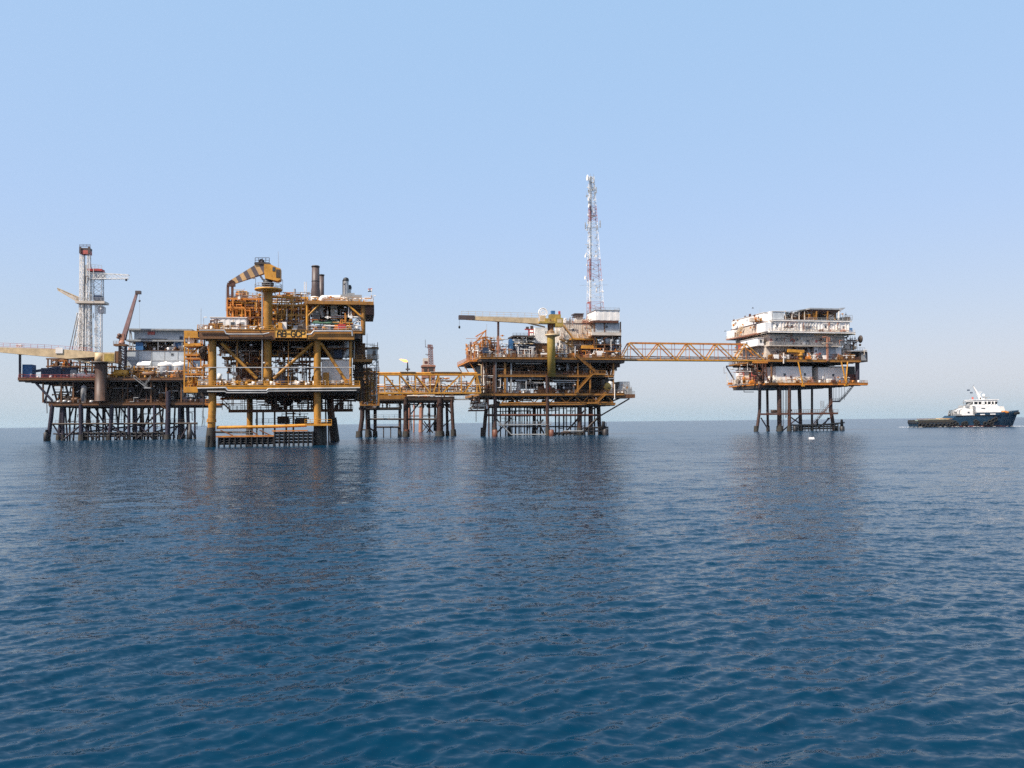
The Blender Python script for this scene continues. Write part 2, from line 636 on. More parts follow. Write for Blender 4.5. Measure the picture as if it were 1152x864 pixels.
def fine(F, root, x0, x1, y0, y1, v0, v1, n, mats, seed=1, kinds='ssslljcvd', bright=('cleanwhite', 'white', 'galv')):
    """the small fittings that crowd a working deck: spools, lamps, boxes, ladders, cable runs, valves, drums."""
    rg = random.Random(seed * 77 + 5)
    u0, u1, z0, z1 = F.rect(x0, y0, x1, y1, v0)
    H = z1 - z0
    for i in range(n):
        k = rg.choice(kinds)
        u, v, z = rg.uniform(u0, u1), rg.uniform(v0, v1), rg.uniform(z0 + .2, z1 - .2)
        m = M[rg.choice(mats)]
        mb = MB()
        if k == 's':
            r = rg.uniform(.07, .17)
            p = [P(u, v, z)]
            for j in range(rg.randint(2, 4)):
                a = rg.choice((0, 0, 2, 2, 1))
                q = p[-1].copy()
                q[a] += rg.choice((-1, 1)) * rg.uniform(.8, 3.2)
                q[2] = min(max(q[2], z0), z1)
                q[0] = min(max(q[0], u0), u1)
                p.append(q)
            mb.path(p, r, 6)
            part('pipe_spool', mb, m, root)
        elif k == 'l':
            mb.box(u - .28, u + .28, v - .25, v + .15, z - .16, z + .16)
            mb.bar((u, v + .1, z), (u, v + 1.0, z + .15), .05)
            part('lamp_fitting', mb, M[rg.choice(bright)], root)
        elif k == 'j':
            w_, h_ = rg.uniform(.3, .8), rg.uniform(.4, 1.1)
            mb.box(u - w_ / 2, u + w_ / 2, v - .2, v + .2, z - h_ / 2, z + h_ / 2)
            mb.bar((u, v, z + h_ / 2), (u, v, min(z1, z + h_ / 2 + 1.4)), .05)
            part('junction_box', mb, M[rg.choice(list(mats) + list(bright))], root)
        elif k == 'c':
            L = rg.uniform(3, 9)
            a, b_ = max(u0, u - L / 2), min(u1, u + L / 2)
            mb.box(a, b_, v - .12, v + .12, z - .06, z + .06)
            part('cable_run', mb, m, root)
        elif k == 'v':
            mb.cone((u, v, z - .35), (u, v, z + .35), .24, None, 8)
            mb.bar((u, v, z), (u, v - .6, z), .05).torus((u, v - .6, z), .26, .05, 'v', 9, 4)
            mb.cone((u - .8, v, z), (u + .8, v, z), .13, None, 6)
            part('valve', mb, m, root)
        elif k == 'd':
            s = rg.uniform(.3, .5)
            mb.lathe((u, v, z0 + .02), [(0, 0), (s, 0), (s * 1.05, s), (s, s * 2.4), (0, s * 2.4)], 9)
            part('drum', mb, M[rg.choice(list(mats) + list(bright))], root)
        elif k == 'L':
            h = min(H, rg.uniform(2.5, 5))
            zb = rg.uniform(z0, z1 - h)
            mb.bar((u - .22, v, zb), (u - .22, v, zb + h), .05).bar((u + .22, v, zb), (u + .22, v, zb + h), .05)
            for j in range(int(h / .45)):
                mb.bar((u - .22, v, zb + .3 + j * .45), (u + .22, v, zb + .3 + j * .45), .035)
            part('ladder', mb, m, root)
DENOISE = False
EXPOSURE = 0.97
HAZE = .00002
SEA_COL = (.0004, .0225, .0475)
SEA_IOR = 1.155
SEA_ROUGH = .18
SLOPE = .025
BUMP1, BUMP2 = .48, .6
AIR, DUST, OZ, SKY, SUN = 1.0, 1.6, 3.0, .1, 3.7
NISH = (.46, .18, .12)
MILK_LOW, MILK_HIGH = (1.56, 2.74, 3.34), (1.48, 2.68, 4.10)
# ------------------------------------------------------------------ sky, sun, haze, sea
SUN_EL = 50.0
SUN_H = Vector((-.76, -.65, 0)).normalized()       # where the sun stands: left, a little behind the viewer
w = bpy.data.worlds.new('World')
SC.world = w
w.use_nodes = True
N, L = w.node_tree.nodes, w.node_tree.links
bg = N['Background']
sky = N.new('ShaderNodeTexSky')
sky.sky_type = 'NISHITA'
sky.sun_disc = False
sky.sun_elevation = R(SUN_EL)
sky.sun_rotation = math.atan2(SUN_H.x, SUN_H.y)
sky.altitude = 0
sky.air_density = AIR
sky.dust_density = DUST
sky.ozone_density = OZ
# the milky light that humid air spreads over the whole dome
dome = N.new('ShaderNodeVectorMath')
dome.operation = 'MULTIPLY_ADD'
dome.inputs[1].default_value = NISH
# the milk is warmer and whiter low over the sea, bluer overhead
wtc = N.new('ShaderNodeTexCoord')
wsx = N.new('ShaderNodeSeparateXYZ')
L.new(wtc.outputs['Generated'], wsx.inputs[0])
wmr = N.new('ShaderNodeMapRange')
wmr.interpolation_type = 'SMOOTHSTEP'
wmr.inputs[1].default_value = 0.0
wmr.inputs[2].default_value = 0.26
L.new(wsx.outputs['Z'], wmr.inputs[0])
wmx = N.new('ShaderNodeMix')
wmx.data_type = 'VECTOR'
L.new(wmr.outputs[0], wmx.inputs[0])
wmx.inputs[4].default_value = MILK_LOW
wmx.inputs[5].default_value = MILK_HIGH
L.new(wmx.outputs[1], dome.inputs[2])
L.new(sky.outputs[0], dome.inputs[0])
L.new(dome.outputs[0], bg.inputs['Color'])
bg.inputs['Strength'].default_value = SKY
sd = bpy.data.lights.new('sun', 'SUN')
sd.energy = SUN
sd.angle = R(.5)
sd.color = (1, .93, .83)
so = bpy.data.objects.new('sun', sd)
COL.objects.link(so)
sv = Vector((SUN_H.x * math.cos(R(SUN_EL)), SUN_H.y * math.cos(R(SUN_EL)), math.sin(R(SUN_EL))))
so.rotation_euler = (-sv).to_track_quat('-Z', 'Y').to_euler()
so.location = (-200, 0, 300)

SC.view_settings.view_transform = 'Standard'
SC.view_settings.look = 'None'
SC.view_settings.exposure = EXPOSURE
SC.view_settings.gamma = 1
SC.cycles.use_denoising = DENOISE
SC.cycles.max_bounces = 6
SC.cycles.diffuse_bounces = 3
SC.cycles.glossy_bounces = 3
SC.cycles.volume_bounces = 0
SC.cycles.sample_clamp_indirect = 4

# haze: one closed box of thin, even air
HZ = 16000.0
me = bpy.data.meshes.new('haze')
hb = MB().box(-HZ, HZ, -HZ, HZ, -2.0, 112.0)
hz = bpy.data.materials.new('haze_air')
hz.use_nodes = True
N, L = hz.node_tree.nodes, hz.node_tree.links
N.remove(N['Principled BSDF'])
pv = N.new('ShaderNodeVolumePrincipled')
pv.inputs['Color'].default_value = (.86, .92, .97, 1)
pv.inputs['Density'].default_value = HAZE
pv.inputs['Anisotropy'].default_value = .25
L.new(pv.outputs[0], N['Material Output'].inputs['Volume'])
ho = bpy.data.objects.new('haze', hb.mesh('haze', hz))
COL.objects.link(ho)
tag(ho, 'thin pale blue haze over the sea', 'haze', kind='stuff')

# sea
def sea():
    rr = np.random.RandomState(11)
    radii = [5.0]
    while radii[-1] < 520:
        radii.append(radii[-1] * 1.005)
    while radii[-1] < 15000:
        radii.append(radii[-1] * 1.05)
    radii = np.array(radii)
    a1 = np.linspace(-46, 46, 860)
    a0 = np.linspace(-180, -48, 60)[:-1]
    ang = np.radians(np.concatenate([a0, a1, -a0[::-1]]))[:-1]
    nr, na = len(radii), len(ang)
    Rr, A = np.meshgrid(radii, ang, indexing='ij')
    X, Y = Rr * np.sin(A), Rr * np.cos(A)
    spacing = np.maximum(Rr * .005, np.where(np.abs(np.degrees(A)) < 47, Rr * .0019, Rr * .04))
    Z = np.zeros_like(X)
    DX, DY = np.zeros_like(X), np.zeros_like(X)
    near = Rr < 540
    main = math.radians(293)
    for i in range(120):
        lam = math.exp(rr.uniform(math.log(.20), math.log(2.0)))
        th = main + rr.normal(0, .42)
        k = 2 * math.pi / lam
        sl = SLOPE if lam < .7 else SLOPE * (.7 / lam) ** .75
        amp = sl / k
        ph = rr.uniform(0, 2 * math.pi)
        if i % 12 == 0:      # a little longer swell under the chop
            lam = rr.uniform(4, 10); k = 2 * math.pi / lam; amp = .011 / k
        wgt = np.clip((lam / spacing - 2.2) / 2.5, 0, 1)
        wgt = wgt * np.clip((520 - Rr) / 200, 0, 1)
        q = k / rr.uniform(4, 9)
        qa = th + rr.uniform(-1.2, 1.2)
        wgt = wgt * (1 + .85 * np.sin(q * (X * math.cos(qa) + Y * math.sin(qa)) + rr.uniform(0, 6.3)))
        arg = k * (X * math.cos(th) + Y * math.sin(th)) + ph
        s, c = np.sin(arg), np.cos(arg)
        Z += amp * wgt * s
        DX += .75 * amp * wgt * c * math.cos(th)
        DY += .75 * amp * wgt * c * math.sin(th)
    X2, Y2 = X + DX, Y + DY
    V = np.stack([X2, Y2, Z], -1).reshape(-1, 3)
    V = np.concatenate([V, [[0, 0, 0]]])
    i, j = np.meshgrid(np.arange(nr - 1), np.arange(na), indexing='ij')
    j2 = (j + 1) % na
    F = np.stack([i * na + j, i * na + j2, (i + 1) * na + j2, (i + 1) * na + j], -1).reshape(-1, 4)[:, ::-1]
    me = bpy.data.meshes.new('sea_water')
    nt = na
    nF = len(F)
    me.vertices.add(len(V)); me.vertices.foreach_set('co', V.ravel())
    tri = np.stack([np.full(na, nr * na), (np.arange(na) + 1) % na, np.arange(na)], -1)
    me.loops.add(nF * 4 + na * 3)
    me.loops.foreach_set('vertex_index', np.concatenate([F.ravel(), tri.ravel()]).astype(np.int32))
    me.polygons.add(nF + na)
    st = np.concatenate([np.arange(nF) * 4, nF * 4 + np.arange(na) * 3])
    me.polygons.foreach_set('loop_start', st.astype(np.int32))
    me.polygons.foreach_set('use_smooth', np.ones(nF + na, dtype=bool))
    me.update(calc_edges=True)
    me.validate()
    mt = bpy.data.materials.new('sea')
    mt.use_nodes = True
    N, L = mt.node_tree.nodes, mt.node_tree.links
    b = N['Principled BSDF']
    b.inputs['Base Color'].default_value = (*SEA_COL, 1)
    b.inputs['IOR'].default_value = SEA_IOR
    tc = N.new('ShaderNodeNewGeometry')
    # ripples that the mesh is too coarse for
    def noise(sc, det, stretch, rot, dist=.3):
        mp = N.new('ShaderNodeMapping')
        mp.inputs['Scale'].default_value = (stretch[0], stretch[1], 1)
        mp.inputs['Rotation'].default_value = (0, 0, R(rot))
        L.new(tc.outputs['Position'], mp.inputs['Vector'])
        n = N.new('ShaderNodeTexNoise')
        n.inputs['Scale'].default_value = sc; n.inputs['Detail'].default_value = det
        n.inputs['Roughness'].default_value = .55; n.inputs['Distortion'].default_value = dist
        L.new(mp.outputs[0], n.inputs['Vector'])
        return n.outputs['Fac']
    # calm and ruffled patches
    pt = noise(.018, 3, (1, 1.6), 20)
    pr = N.new('ShaderNodeMapRange'); pr.inputs[1].default_value = .35; pr.inputs[2].default_value = .68
    pr.inputs[3].default_value = .55; pr.inputs[4].default_value = 1.25
    L.new(pt, pr.inputs[0])
    def slopes(sc, det, stretch, rot):
        mp = N.new('ShaderNodeMapping')
        mp.inputs['Scale'].default_value = (stretch[0], stretch[1], 1)
        mp.inputs['Rotation'].default_value = (0, 0, R(rot))
        L.new(tc.outputs['Position'], mp.inputs['Vector'])
        n = N.new('ShaderNodeTexNoise')
        n.inputs['Scale'].default_value = sc; n.inputs['Detail'].default_value = det
        n.inputs['Roughness'].default_value = .5
        L.new(mp.outputs[0], n.inputs['Vector'])
        sb = N.new('ShaderNodeVectorMath'); sb.operation = 'SUBTRACT'
        L.new(n.outputs['Color'], sb.inputs[0]); sb.inputs[1].default_value = (.5, .5, .5)
        return sb.outputs[0]
    sa, sb_ = slopes(1.5, 2, (.8, 1.5), 22), slopes(6.0, 2, (.85, 1.3), 16)
    # the open sea is more wind-ruffled than the water in the lee of the viewer's boat
    ln = N.new('ShaderNodeVectorMath'); ln.operation = 'LENGTH'
    L.new(tc.outputs['Position'], ln.inputs[0])
    rf = N.new('ShaderNodeMapRange'); rf.inputs[1].default_value = 25; rf.inputs[2].default_value = 170
    rf.inputs[3].default_value = .05; rf.inputs[4].default_value = SEA_ROUGH
    L.new(ln.outputs['Value'], rf.inputs[0])
    L.new(rf.outputs[0], b.inputs['Roughness'])
    def times(vec, val):
        m_ = N.new('ShaderNodeVectorMath'); m_.operation = 'MULTIPLY'
        L.new(vec, m_.inputs[0]); m_.inputs[1].default_value = (val, val, 0)
        return m_.outputs[0]
    ad = N.new('ShaderNodeVectorMath'); ad.operation = 'ADD'
    L.new(times(sa, BUMP1), ad.inputs[0]); L.new(times(sb_, BUMP2), ad.inputs[1])
    scl = N.new('ShaderNodeVectorMath'); scl.operation = 'SCALE'
    L.new(ad.outputs[0], scl.inputs[0]); L.new(pr.outputs[0], scl.inputs['Scale'])
    ad2 = N.new('ShaderNodeVectorMath'); ad2.operation = 'ADD'
    L.new(tc.outputs['Normal'], ad2.inputs[0]); L.new(scl.outputs[0], ad2.inputs[1])
    nm = N.new('ShaderNodeVectorMath'); nm.operation = 'NORMALIZE'
    L.new(ad2.outputs[0], nm.inputs[0])
    L.new(nm.outputs[0], b.inputs['Normal'])
    me.materials.append(mt)
    o = bpy.data.objects.new('sea_water', me)
    COL.objects.link(o)
    tag(o, 'blue rippled sea stretching to the hazy horizon', 'sea', kind='structure')


sea()
# ------------------------------------------------------------------ the big yellow gas platform (nearest)
G = Frame(239, 205, 11)
gp = thing('gas_platform', 'big yellow gas platform on four thick yellow columns, the nearest platform', 'platform', G, G(239, 503), None)
# columns
zt = G(239, 373)[2]
def leg_pts(F, pts, v):
    return [F(x, y, v) for x, y in pts]
fl_ = part('leg', MB().path(leg_pts(G, [(239, 373), (239, 456), (237, 500)], 0), .98, 16).path([G(237, 500), G(236.6, 512)], .98, 16), M['yellow'], gp)
part('splash_sleeve', MB().cone(G(237.6, 481), G(236.3, 513), 1.05, 1.5, 14).cone(G(233.8, 490, -1), G(233.6, 510, -1), .5, None, 8), M['marine'], fl_)
part('collar', MB().cone(G(238, 471), G(237.8, 475), 1.12, 1.22, 16), M['yellow'], fl_)
fr_ = part('leg', MB().path(leg_pts(G, [(357, 373), (357, 455), (357.5, 510)], 0), .93, 16), M['yellow'], gp)
part('splash_sleeve', MB().cone(G(357.5, 478), G(358, 511), 1.05, 1.25, 14).cone(G(363, 478, .8), G(364, 511, .8), .75, None, 10), M['marine'], fr_)
def GV(px, py, v): return G(px, py, v)
bl = part('leg', MB().path(leg_pts(G, [(281, 445), (281, 470), (280.5, 500)], 57), .95, 14), M['yellow'], gp)
part('splash_sleeve', MB().cone(G(280.8, 479, 57), G(280.4, 500, 57), 1.05, 1.25, 14), M['marine'], bl)
br = part('leg', MB().path(leg_pts(G, [(371, 440), (372, 462), (377, 502)], 52), 1.15, 14), M['brown'], gp)
part('splash_sleeve', MB().cone(G(374.2, 470, 52), G(377.5, 503, 52), 1.25, 1.6, 14), M['marine'], br)
# decks
g0, g1, gz = deck(G, gp, 222, 405, 434, -1.8, 62, 'dark', 'cellar_deck', .35, 1.3, 'golden', .75)
t0, t1, tz = deck(G, gp, 222, 407, 371.5, -1.8, 62, 'dark', 'weather_deck', .35, 1.6, 'ochre', .55)
part('fascia_beam', MB().pbox(G, 224, 373.8, 310, 381.4, -2.25, -1.95), M['brown'], gp)
part('fascia_beam', MB().pbox(G, 345, 373.8, 399, 381.8, -2.25, -1.95), M['ochre'], gp)
rim_rail(gp, g0, g1, -1.75, 62, gz + .06, 'golden', 'flr', 1.15, .06, 2.0)
rim_rail(gp, t0, G(309, 371)[0], -1.75, 20, tz + .06, 'golden', 'fl', 1.1, .05, 2.0)
rim_rail(gp, G(345, 371)[0], t1, -1.75, 62, tz + .06, 'galv', 'fr', 1.1, .05, 2.0)
# mid-height members of the open bay
for a, b, r in (((249, 386), (289, 426), .42), ((352, 386), (308, 426), .42), ((361, 386), (391, 431), .42)):
    ppart('brace', G, gp, [a, b], 0, r, 'yellow', 10)
ppart('column', G, gp, [(394.5, 384), (394.5, 434)], 0, .36, 'yellow', 10)
ppart('column', G, gp, [(267, 383), (267, 413)], .3, .2, 'ochre', 8)
ppart('header_pipe', G, gp, [(233, 382.8), (398, 382.8)], -.9, .16, 'ochre', 8)
ppart('header_pipe', G, gp, [(231, 413.5), (398, 413.5)], -1.1, .13, 'galv', 8)
ppart('fire_main', G, gp, [(222, 437), (254, 436.2), (256.5, 439.5), (300, 439.5), (302, 437.6), (405, 436.4)], -2.1, .22, 'galv', 8)
ppart('fire_main', G, gp, [(233, 440.5), (253, 440.5), (255, 442), (300, 442), (302, 440.2), (401, 439.4)], -2.1, .18, 'grey', 8)
ppart('fire_main', G, gp, [(224, 371.6), (252.5, 371.6), (254.5, 375.5), (257, 376), (296, 376), (303, 374.5)], -2.7, .17, 'galv', 8)
ppart('fire_main', G, gp, [(345, 376.4), (350, 376), (353, 372.6), (396, 372.6), (396.5, 378)], -2.7, .2, 'galv', 8)
ppart('drain_pipe', G, gp, [(324.5, 383), (324.5, 445)], -.6, .12, 'ochre', 6)
ppart('drain_pipe', G, gp, [(294.5, 327), (295, 340), (295, 432)], -1.2, .17, 'galv', 6)
for x, y0, y1 in ((277, 384, 428), (283, 384, 430), (315, 384, 428), (333, 384, 420), (318, 384, 430), (340, 384, 426)):
    ppart('hanger_rod', G, gp, [(x, y0), (x, y1)], 1.5, .07, 'brown', 5)
# fire walls and equipment inside the open bay
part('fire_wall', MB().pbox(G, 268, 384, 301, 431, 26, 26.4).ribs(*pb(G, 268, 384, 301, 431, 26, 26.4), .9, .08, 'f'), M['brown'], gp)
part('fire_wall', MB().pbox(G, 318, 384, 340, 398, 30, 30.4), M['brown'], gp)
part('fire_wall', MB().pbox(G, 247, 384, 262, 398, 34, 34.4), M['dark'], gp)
equip(G, gp, 243, 302, 386, 433.5, 4, 22, 22, ['rust', 'brown', 'ochre', 'grey', 'dark', 'white'], 3)
equip(G, gp, 304, 358, 388, 433.5, 4, 24, 22, ['dark', 'brown', 'grey', 'ochre', 'galv', 'white', 'rust', 'orange'], 4)
equip(G, gp, 246, 395, 386, 433.5, 28, 50, 22, ['dark', 'brown', 'rust', 'grey', 'ochre', 'galv'], 5)
equip(G, gp, 243, 398, 386, 394, 2, 30, 12, ['dark', 'brown', 'rust', 'grey'], 6, 'm', (.15, .4))
for x, y, s in ((259, 429, .7), (275, 427.5, .5), (262.5, 420, .5), (266, 421, .5), (247, 424, .8)):
    p = G(x, y, 3)
    part('white_drum', MB().lathe((p.x, p.y, p.z - s), [(0, 0), (s * .6, 0), (s * .62, s), (s * .6, 2 * s), (0, 2 * s)], 10), M['white'], gp)
part('blue_skid', MB().pbox(G, 308, 427, 320, 430.5, 2.5, 4.5).pbox(G, 310, 429, 318, 433.6, 2.7, 4.2), M['blue'], gp)
# under the lower deck: vessels, walkways, catwalk with stair
for x, y, r in ((305, 449, 1.6), (322, 450, 1.9), (335, 448, 1.3)):
    p = G(x, y, 24)
    part('process_vessel', MB().lathe((p.x, p.y - 3, p.z), [(0, -.6), (r * .7, -.4), (r, 0), (r, 5), (r * .7, 5.4), (0, 5.6)], 14, 'v'), M['soot'], gp)
equip(G, gp, 290, 400, 441, 461, 8, 40, 26, ['soot', 'dark', 'brown', 'rust', 'dark'], 8, 'mmmrs', (.1, .28))
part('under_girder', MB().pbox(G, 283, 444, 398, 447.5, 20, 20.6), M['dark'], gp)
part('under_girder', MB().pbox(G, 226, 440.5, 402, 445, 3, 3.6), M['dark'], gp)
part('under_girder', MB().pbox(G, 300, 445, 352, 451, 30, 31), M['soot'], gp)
zc = G(330, 461, 22)
c0, c1 = G(258, 461, 22)[0], G(397, 461, 22)[0]
part('catwalk', MB().box(c0, c1, 20.6, 22.4, zc.z - .55, zc.z).box(c0, c1, 20.5, 20.6, zc.z - .7, zc.z + .1), M['brown'], gp)
part('railing', MB().rail([(c0, 20.7, zc.z), (c1, 20.7, zc.z)], 1.2, 2.2, .06), M['brown'], gp)
part('railing', MB().rail([(c0, 22.3, zc.z), (c1, 22.3, zc.z)], 1.2, 2.2, .06), M['dark'], gp)
part('stair', MB().stair(G(250, 453.5, 21), G(258.5, 461, 21), 1.2), M['ochre'], gp)
part('stair_landing', MB().pbox(G, 231, 454, 250.5, 456, 20.6, 22.6).rail([G(231, 454, 20.7), G(250, 454, 20.7)], 1.2, 1.8, .06), M['orange'], gp)
ppart('header_pipe', G, gp, [(248, 448.5), (278, 448.5)], 22, .35, 'orange', 8)
ppart('header_pipe', G, gp, [(288, 449), (299, 449)], 24, .3, 'orange', 8)
for x in (250, 262, 275, 289, 300, 313, 327, 340, 361, 378, 392):
    ppart('hanger_rod', G, gp, [(x, 441), (x, 461)], 21.5, .09, 'dark', 5)
for x, y0 in ((289, 462), (296, 462), (309, 462), (322, 462), (330, 462)):
    ppart('riser_pipe', G, gp, [(x, y0), (x, 500)], 24, .26, 'dark', 7)
equip(G, gp, 308, 345, 463, 477, 18, 30, 10, ['soot', 'dark', 'brown'], 9, 'mmsc', (.08, .2))
p0, p1, pz = G(288, 476, 19)[0], G(332, 476, 19)[0], G(310, 476, 19)[2]
part('railing', MB().rail([(p0, 18, pz), (p1, 18, pz)], 1.2, 1.8, .06), M['dark'], gp)
# low yellow strut, fenders, landing platform
ppart('strut', G, gp, [(244, 481), (300, 480), (345, 478.5)], 0, .42, 'golden', 12)
ppart('strut', G, gp, [(283, 480.5), (368, 476)], 50, .35, 'ochre', 10)
ppart('strut', G, gp, [(240, 486), (280, 486.5)], 28, .3, 'dark', 8)
part('landing_walkway', MB().pbox(G, 243, 490, 308, 491.6, -2.2, -.6).pbox(G, 306, 484, 346, 485.3, -2.2, -.6), M['orange'], gp)
part('railing', MB().rail([G(262, 490, -.7), G(308, 490, -.7)], 1.4, 2.0, .05), M['grey'], gp)
fenders(G, gp, 246, 308, 491.5, 505, -2, 1.25, 'black', 'boat_landing', 3)
fenders(G, gp, 309, 352, 485.5, 505, -2, 1.15, 'black', 'boat_landing', 4, 2.4)
for a, b in (((248, 484), (262, 490)), ((292, 484), (305, 490)), ((283, 485), (292, 491))):
    ppart('brace', G, gp, [a, b], -1, .16, 'brown', 6)
part('leg_platform', MB().pbox(G, 343, 477.3, 373, 479, -2.2, 2), M['golden'], gp)
part('railing', MB().rail([G(343, 477.3, -2), G(373, 477.3, -2)], 1.25, 1.4, .06), M['golden'], gp)
ppart('brace', G, gp, [(361, 482), (371, 474)], 10, .22, 'dark', 6)
ppart('brace', G, gp, [(377, 457), (389, 449)], 40, .3, 'dark', 6)
for x in (366, 369, 380, 384):
    ppart('riser_pipe', G, gp, [(x, 440), (x + 1, 500)] if x < 372 else [(x, 440), (x, 462)], 30, .24, 'dark', 7)

# white corrugated room on the lower deck
cabin('corrugated_cabin', 'pale corrugated room behind the right diagonal brace on the yellow platform', 'cabin', G, pb(G, 362, 405, 393.5, 432, 3, 12), 'white', 'flr', .75, (), (.75,), roof='ochre')
b = pb(G, 363.5, 419, 370, 432.5, 1.4, 2.6)
cladbox('yellow_locker', 'tall golden locker against the pale corrugated room', 'locker', G, b, 'golden')
t = thing('air_handler', 'dark air handling unit with a bent silver duct on the corrugated room', 'air handler', G, G(381, 403.5, 6))
part('casing', MB().pbox(G, 371, 392, 385.5, 403, 4.5, 8), M['dark'], t)
part('grille', MB().pbox(G, 376, 394, 385, 402.5, 4.3, 4.49), M['navy'], t)
part('duct', MB().ppath(G, [(368, 391), (386, 391)], 5, .65, 12).ppath(G, [(389.5, 384), (389.5, 399), (387, 402)], 5.2, .75, 12), M['galv'], t)

# sign
sg = thing('name_sign', 'yellow name board lettered AB-GCP hung from the upper deck rail', 'sign', G, G(327, 380, -2.3))
sb = pb(G, 309, 371, 345, 380, -2.35, -2.2)
part('board', MB().box(*sb), M['signyellow'], sg)
rim = MB()
u0, u1, v0, v1, z0, z1 = sb
for a, b2 in (((u0, z0), (u1, z0)), ((u0, z1), (u1, z1)), ((u0, z0), (u0, z1)), ((u1, z0), (u1, z1))):
    rim.bar((a[0], -2.38, a[1]), (b2[0], -2.38, b2[1]), .07)
part('rim', rim, M['ochre'], sg)
GLY = {
    'A': [[(0, 0), (0, .62), (.3, 1), (.7, 1), (1, .62), (1, 0)], [(0, .4), (1, .4)]],
    'B': [[(0, 0), (0, 1), (.8, 1), (1, .85), (1, .65), (.8, .52), (0, .52)], [(.8, .52), (1, .38), (1, .15), (.8, 0), (0, 0)]],
    '-': [[(.1, .48), (.9, .48)]],
    'G': [[(1, .78), (.8, 1), (.2, 1), (0, .8), (0, .2), (.2, 0), (.8, 0), (1, .2), (1, .48), (.55, .48)]],
    'C': [[(1, .78), (.8, 1), (.2, 1), (0, .8), (0, .2), (.2, 0), (.8, 0), (1, .22)]],
    'P': [[(0, 0), (0, 1), (.8, 1), (1, .85), (1, .58), (.8, .45), (0, .45)]]}
lt = MB()
x = 312.0
for ch, wd in (('A', 4.1), ('B', 4.1), ('-', 3.4), ('G', 4.2), ('C', 4.2), ('P', 4.2)):
    for st in GLY[ch]:
        pts = [G(x + a * wd, 378.6 - b_ * 6.3, -2.42) for a, b_ in st]
        for q, q2 in zip(pts, pts[1:]):
            d = (q2 - q).normalized()
            n_ = Vector((-d.z, 0, d.x)) * .125
            e = d * .125
            v4 = [q - e - n_, q2 + e - n_, q2 + e + n_, q - e + n_]
            lt.add(v4 + [k + Vector((0, .05, 0)) for k in v4], [(0, 1, 2, 3), (7, 6, 5, 4), (0, 4, 5, 1), (1, 5, 6, 2), (2, 6, 7, 3), (3, 7, 4, 0)])
    x += wd + 1.35
part('lettering', lt, M['letter'], sg)

# ---- upper deck
cabin('white_cabin', 'long low white cabin at the left end of the upper yellow deck', 'cabin', G, pb(G, 237, 357.5, 277, 371.2, 3, 9), 'white', 'flr', 1.2, ((.28, .5), (.62, .5)), (.88,), roof='white')
equip(G, gp, 225, 250, 362, 371, 1, 3, 5, ['ochre', 'rust', 'white'], 12, 'mss', (.06, .14))
antenna('thin whip antenna on the left corner rail of the yellow deck', G, G(226, 371, -1), 5.5, .05)
light_pole('floodlight on the left end rail of the yellow deck', G, G(229, 371, -1), 3.2)

# left process module: an orange frame packed with pipes
pm = thing('process_module', 'orange piping module packed with pipes left of the crane column', 'process module', G, G(275, 371, 12))
fb = MB()
for v in (8, 16, 26):
    for x in (255.5, 262, 276, 291, 296):
        fb.box(*[(lambda q: (q.x - .18, q.x + .18, v - .18, v + .18, tz, G(x, 336, v)[2]))(G(x, 350, v))][0])
    for y in (336, 346, 357):
        a, b_ = G(255, y, v), G(297, y, v)
        fb.box(a.x, b_.x, v - .2, v + .2, a.z - .25, a.z + .25)
for x in (255.5, 276, 296):
    for y in (336, 346.4, 357.4):
        q = G(x, y, 8)
        fb.box(q.x - .2, q.x + .2, 8.2, 25.8, q.z - .22, q.z + .22)
part('steel_frame', fb, M['orange'], pm)
tf = MB()
for i in range(6):
    tf.pbox(G, 262, 335.4, 296, 336.2, 8.6 + i * 3, 9.5 + i * 3)
part('walkway', tf, M['ochre'], pm)
part('railing', MB().rail([G(263, 334.6, 8.4), G(296, 334.6, 8.4)], 1.2, 1.8, .05), M['galv'], pm)
equip(G, pm, 256, 296, 338, 371, 9, 25, 30, ['orange', 'orange', 'ochre', 'rust', 'orange', 'white'], 21, 'mmmmuhm', (.1, .3))
equip(G, pm, 256, 296, 347, 357, 9, 14, 12, ['orange', 'golden', 'rust'], 22, 'mm', (.1, .25))
part('cooler_bank', MB().pbox(G, 267, 339, 291, 369, 18, 24).ribs(*pb(G, 267, 339, 291, 369, 18, 24), .8, .1, 'f'), M['rust'], pm)
for x in (256.5, 261.5):
    q = G(x, 321, 9)
    part('boom_rest_post', MB().box(q.x - .3, q.x + .3, 8.6, 9.2, tz, q.z), M['rust'], pm)
part('boom_rest_saddle', MB().pbox(G, 255, 320, 263, 321.2, 8.4, 9.4), M['rust'], pm)
solo('orange_drum', MB().lathe(G(272.5, 334.4, 13), [(0, 0), (1.7, .02), (1.75, .7), (1.75, 1.2), (1.5, 1.5), (0, 1.6)], 16).torus(G(272.5, 329.5, 13), 1.6, .1, 'z', 14, 5).cone(G(272.5, 330, 13), G(275, 324.5, 13), .12, .05, 6), M['orange'], 'flat orange drum on top of the orange piping module', 'drum', G, G(272.5, 334.4, 13))
antenna('whip antenna at the left edge of the orange piping module', G, G(254, 350, 9), 6.5, .05)

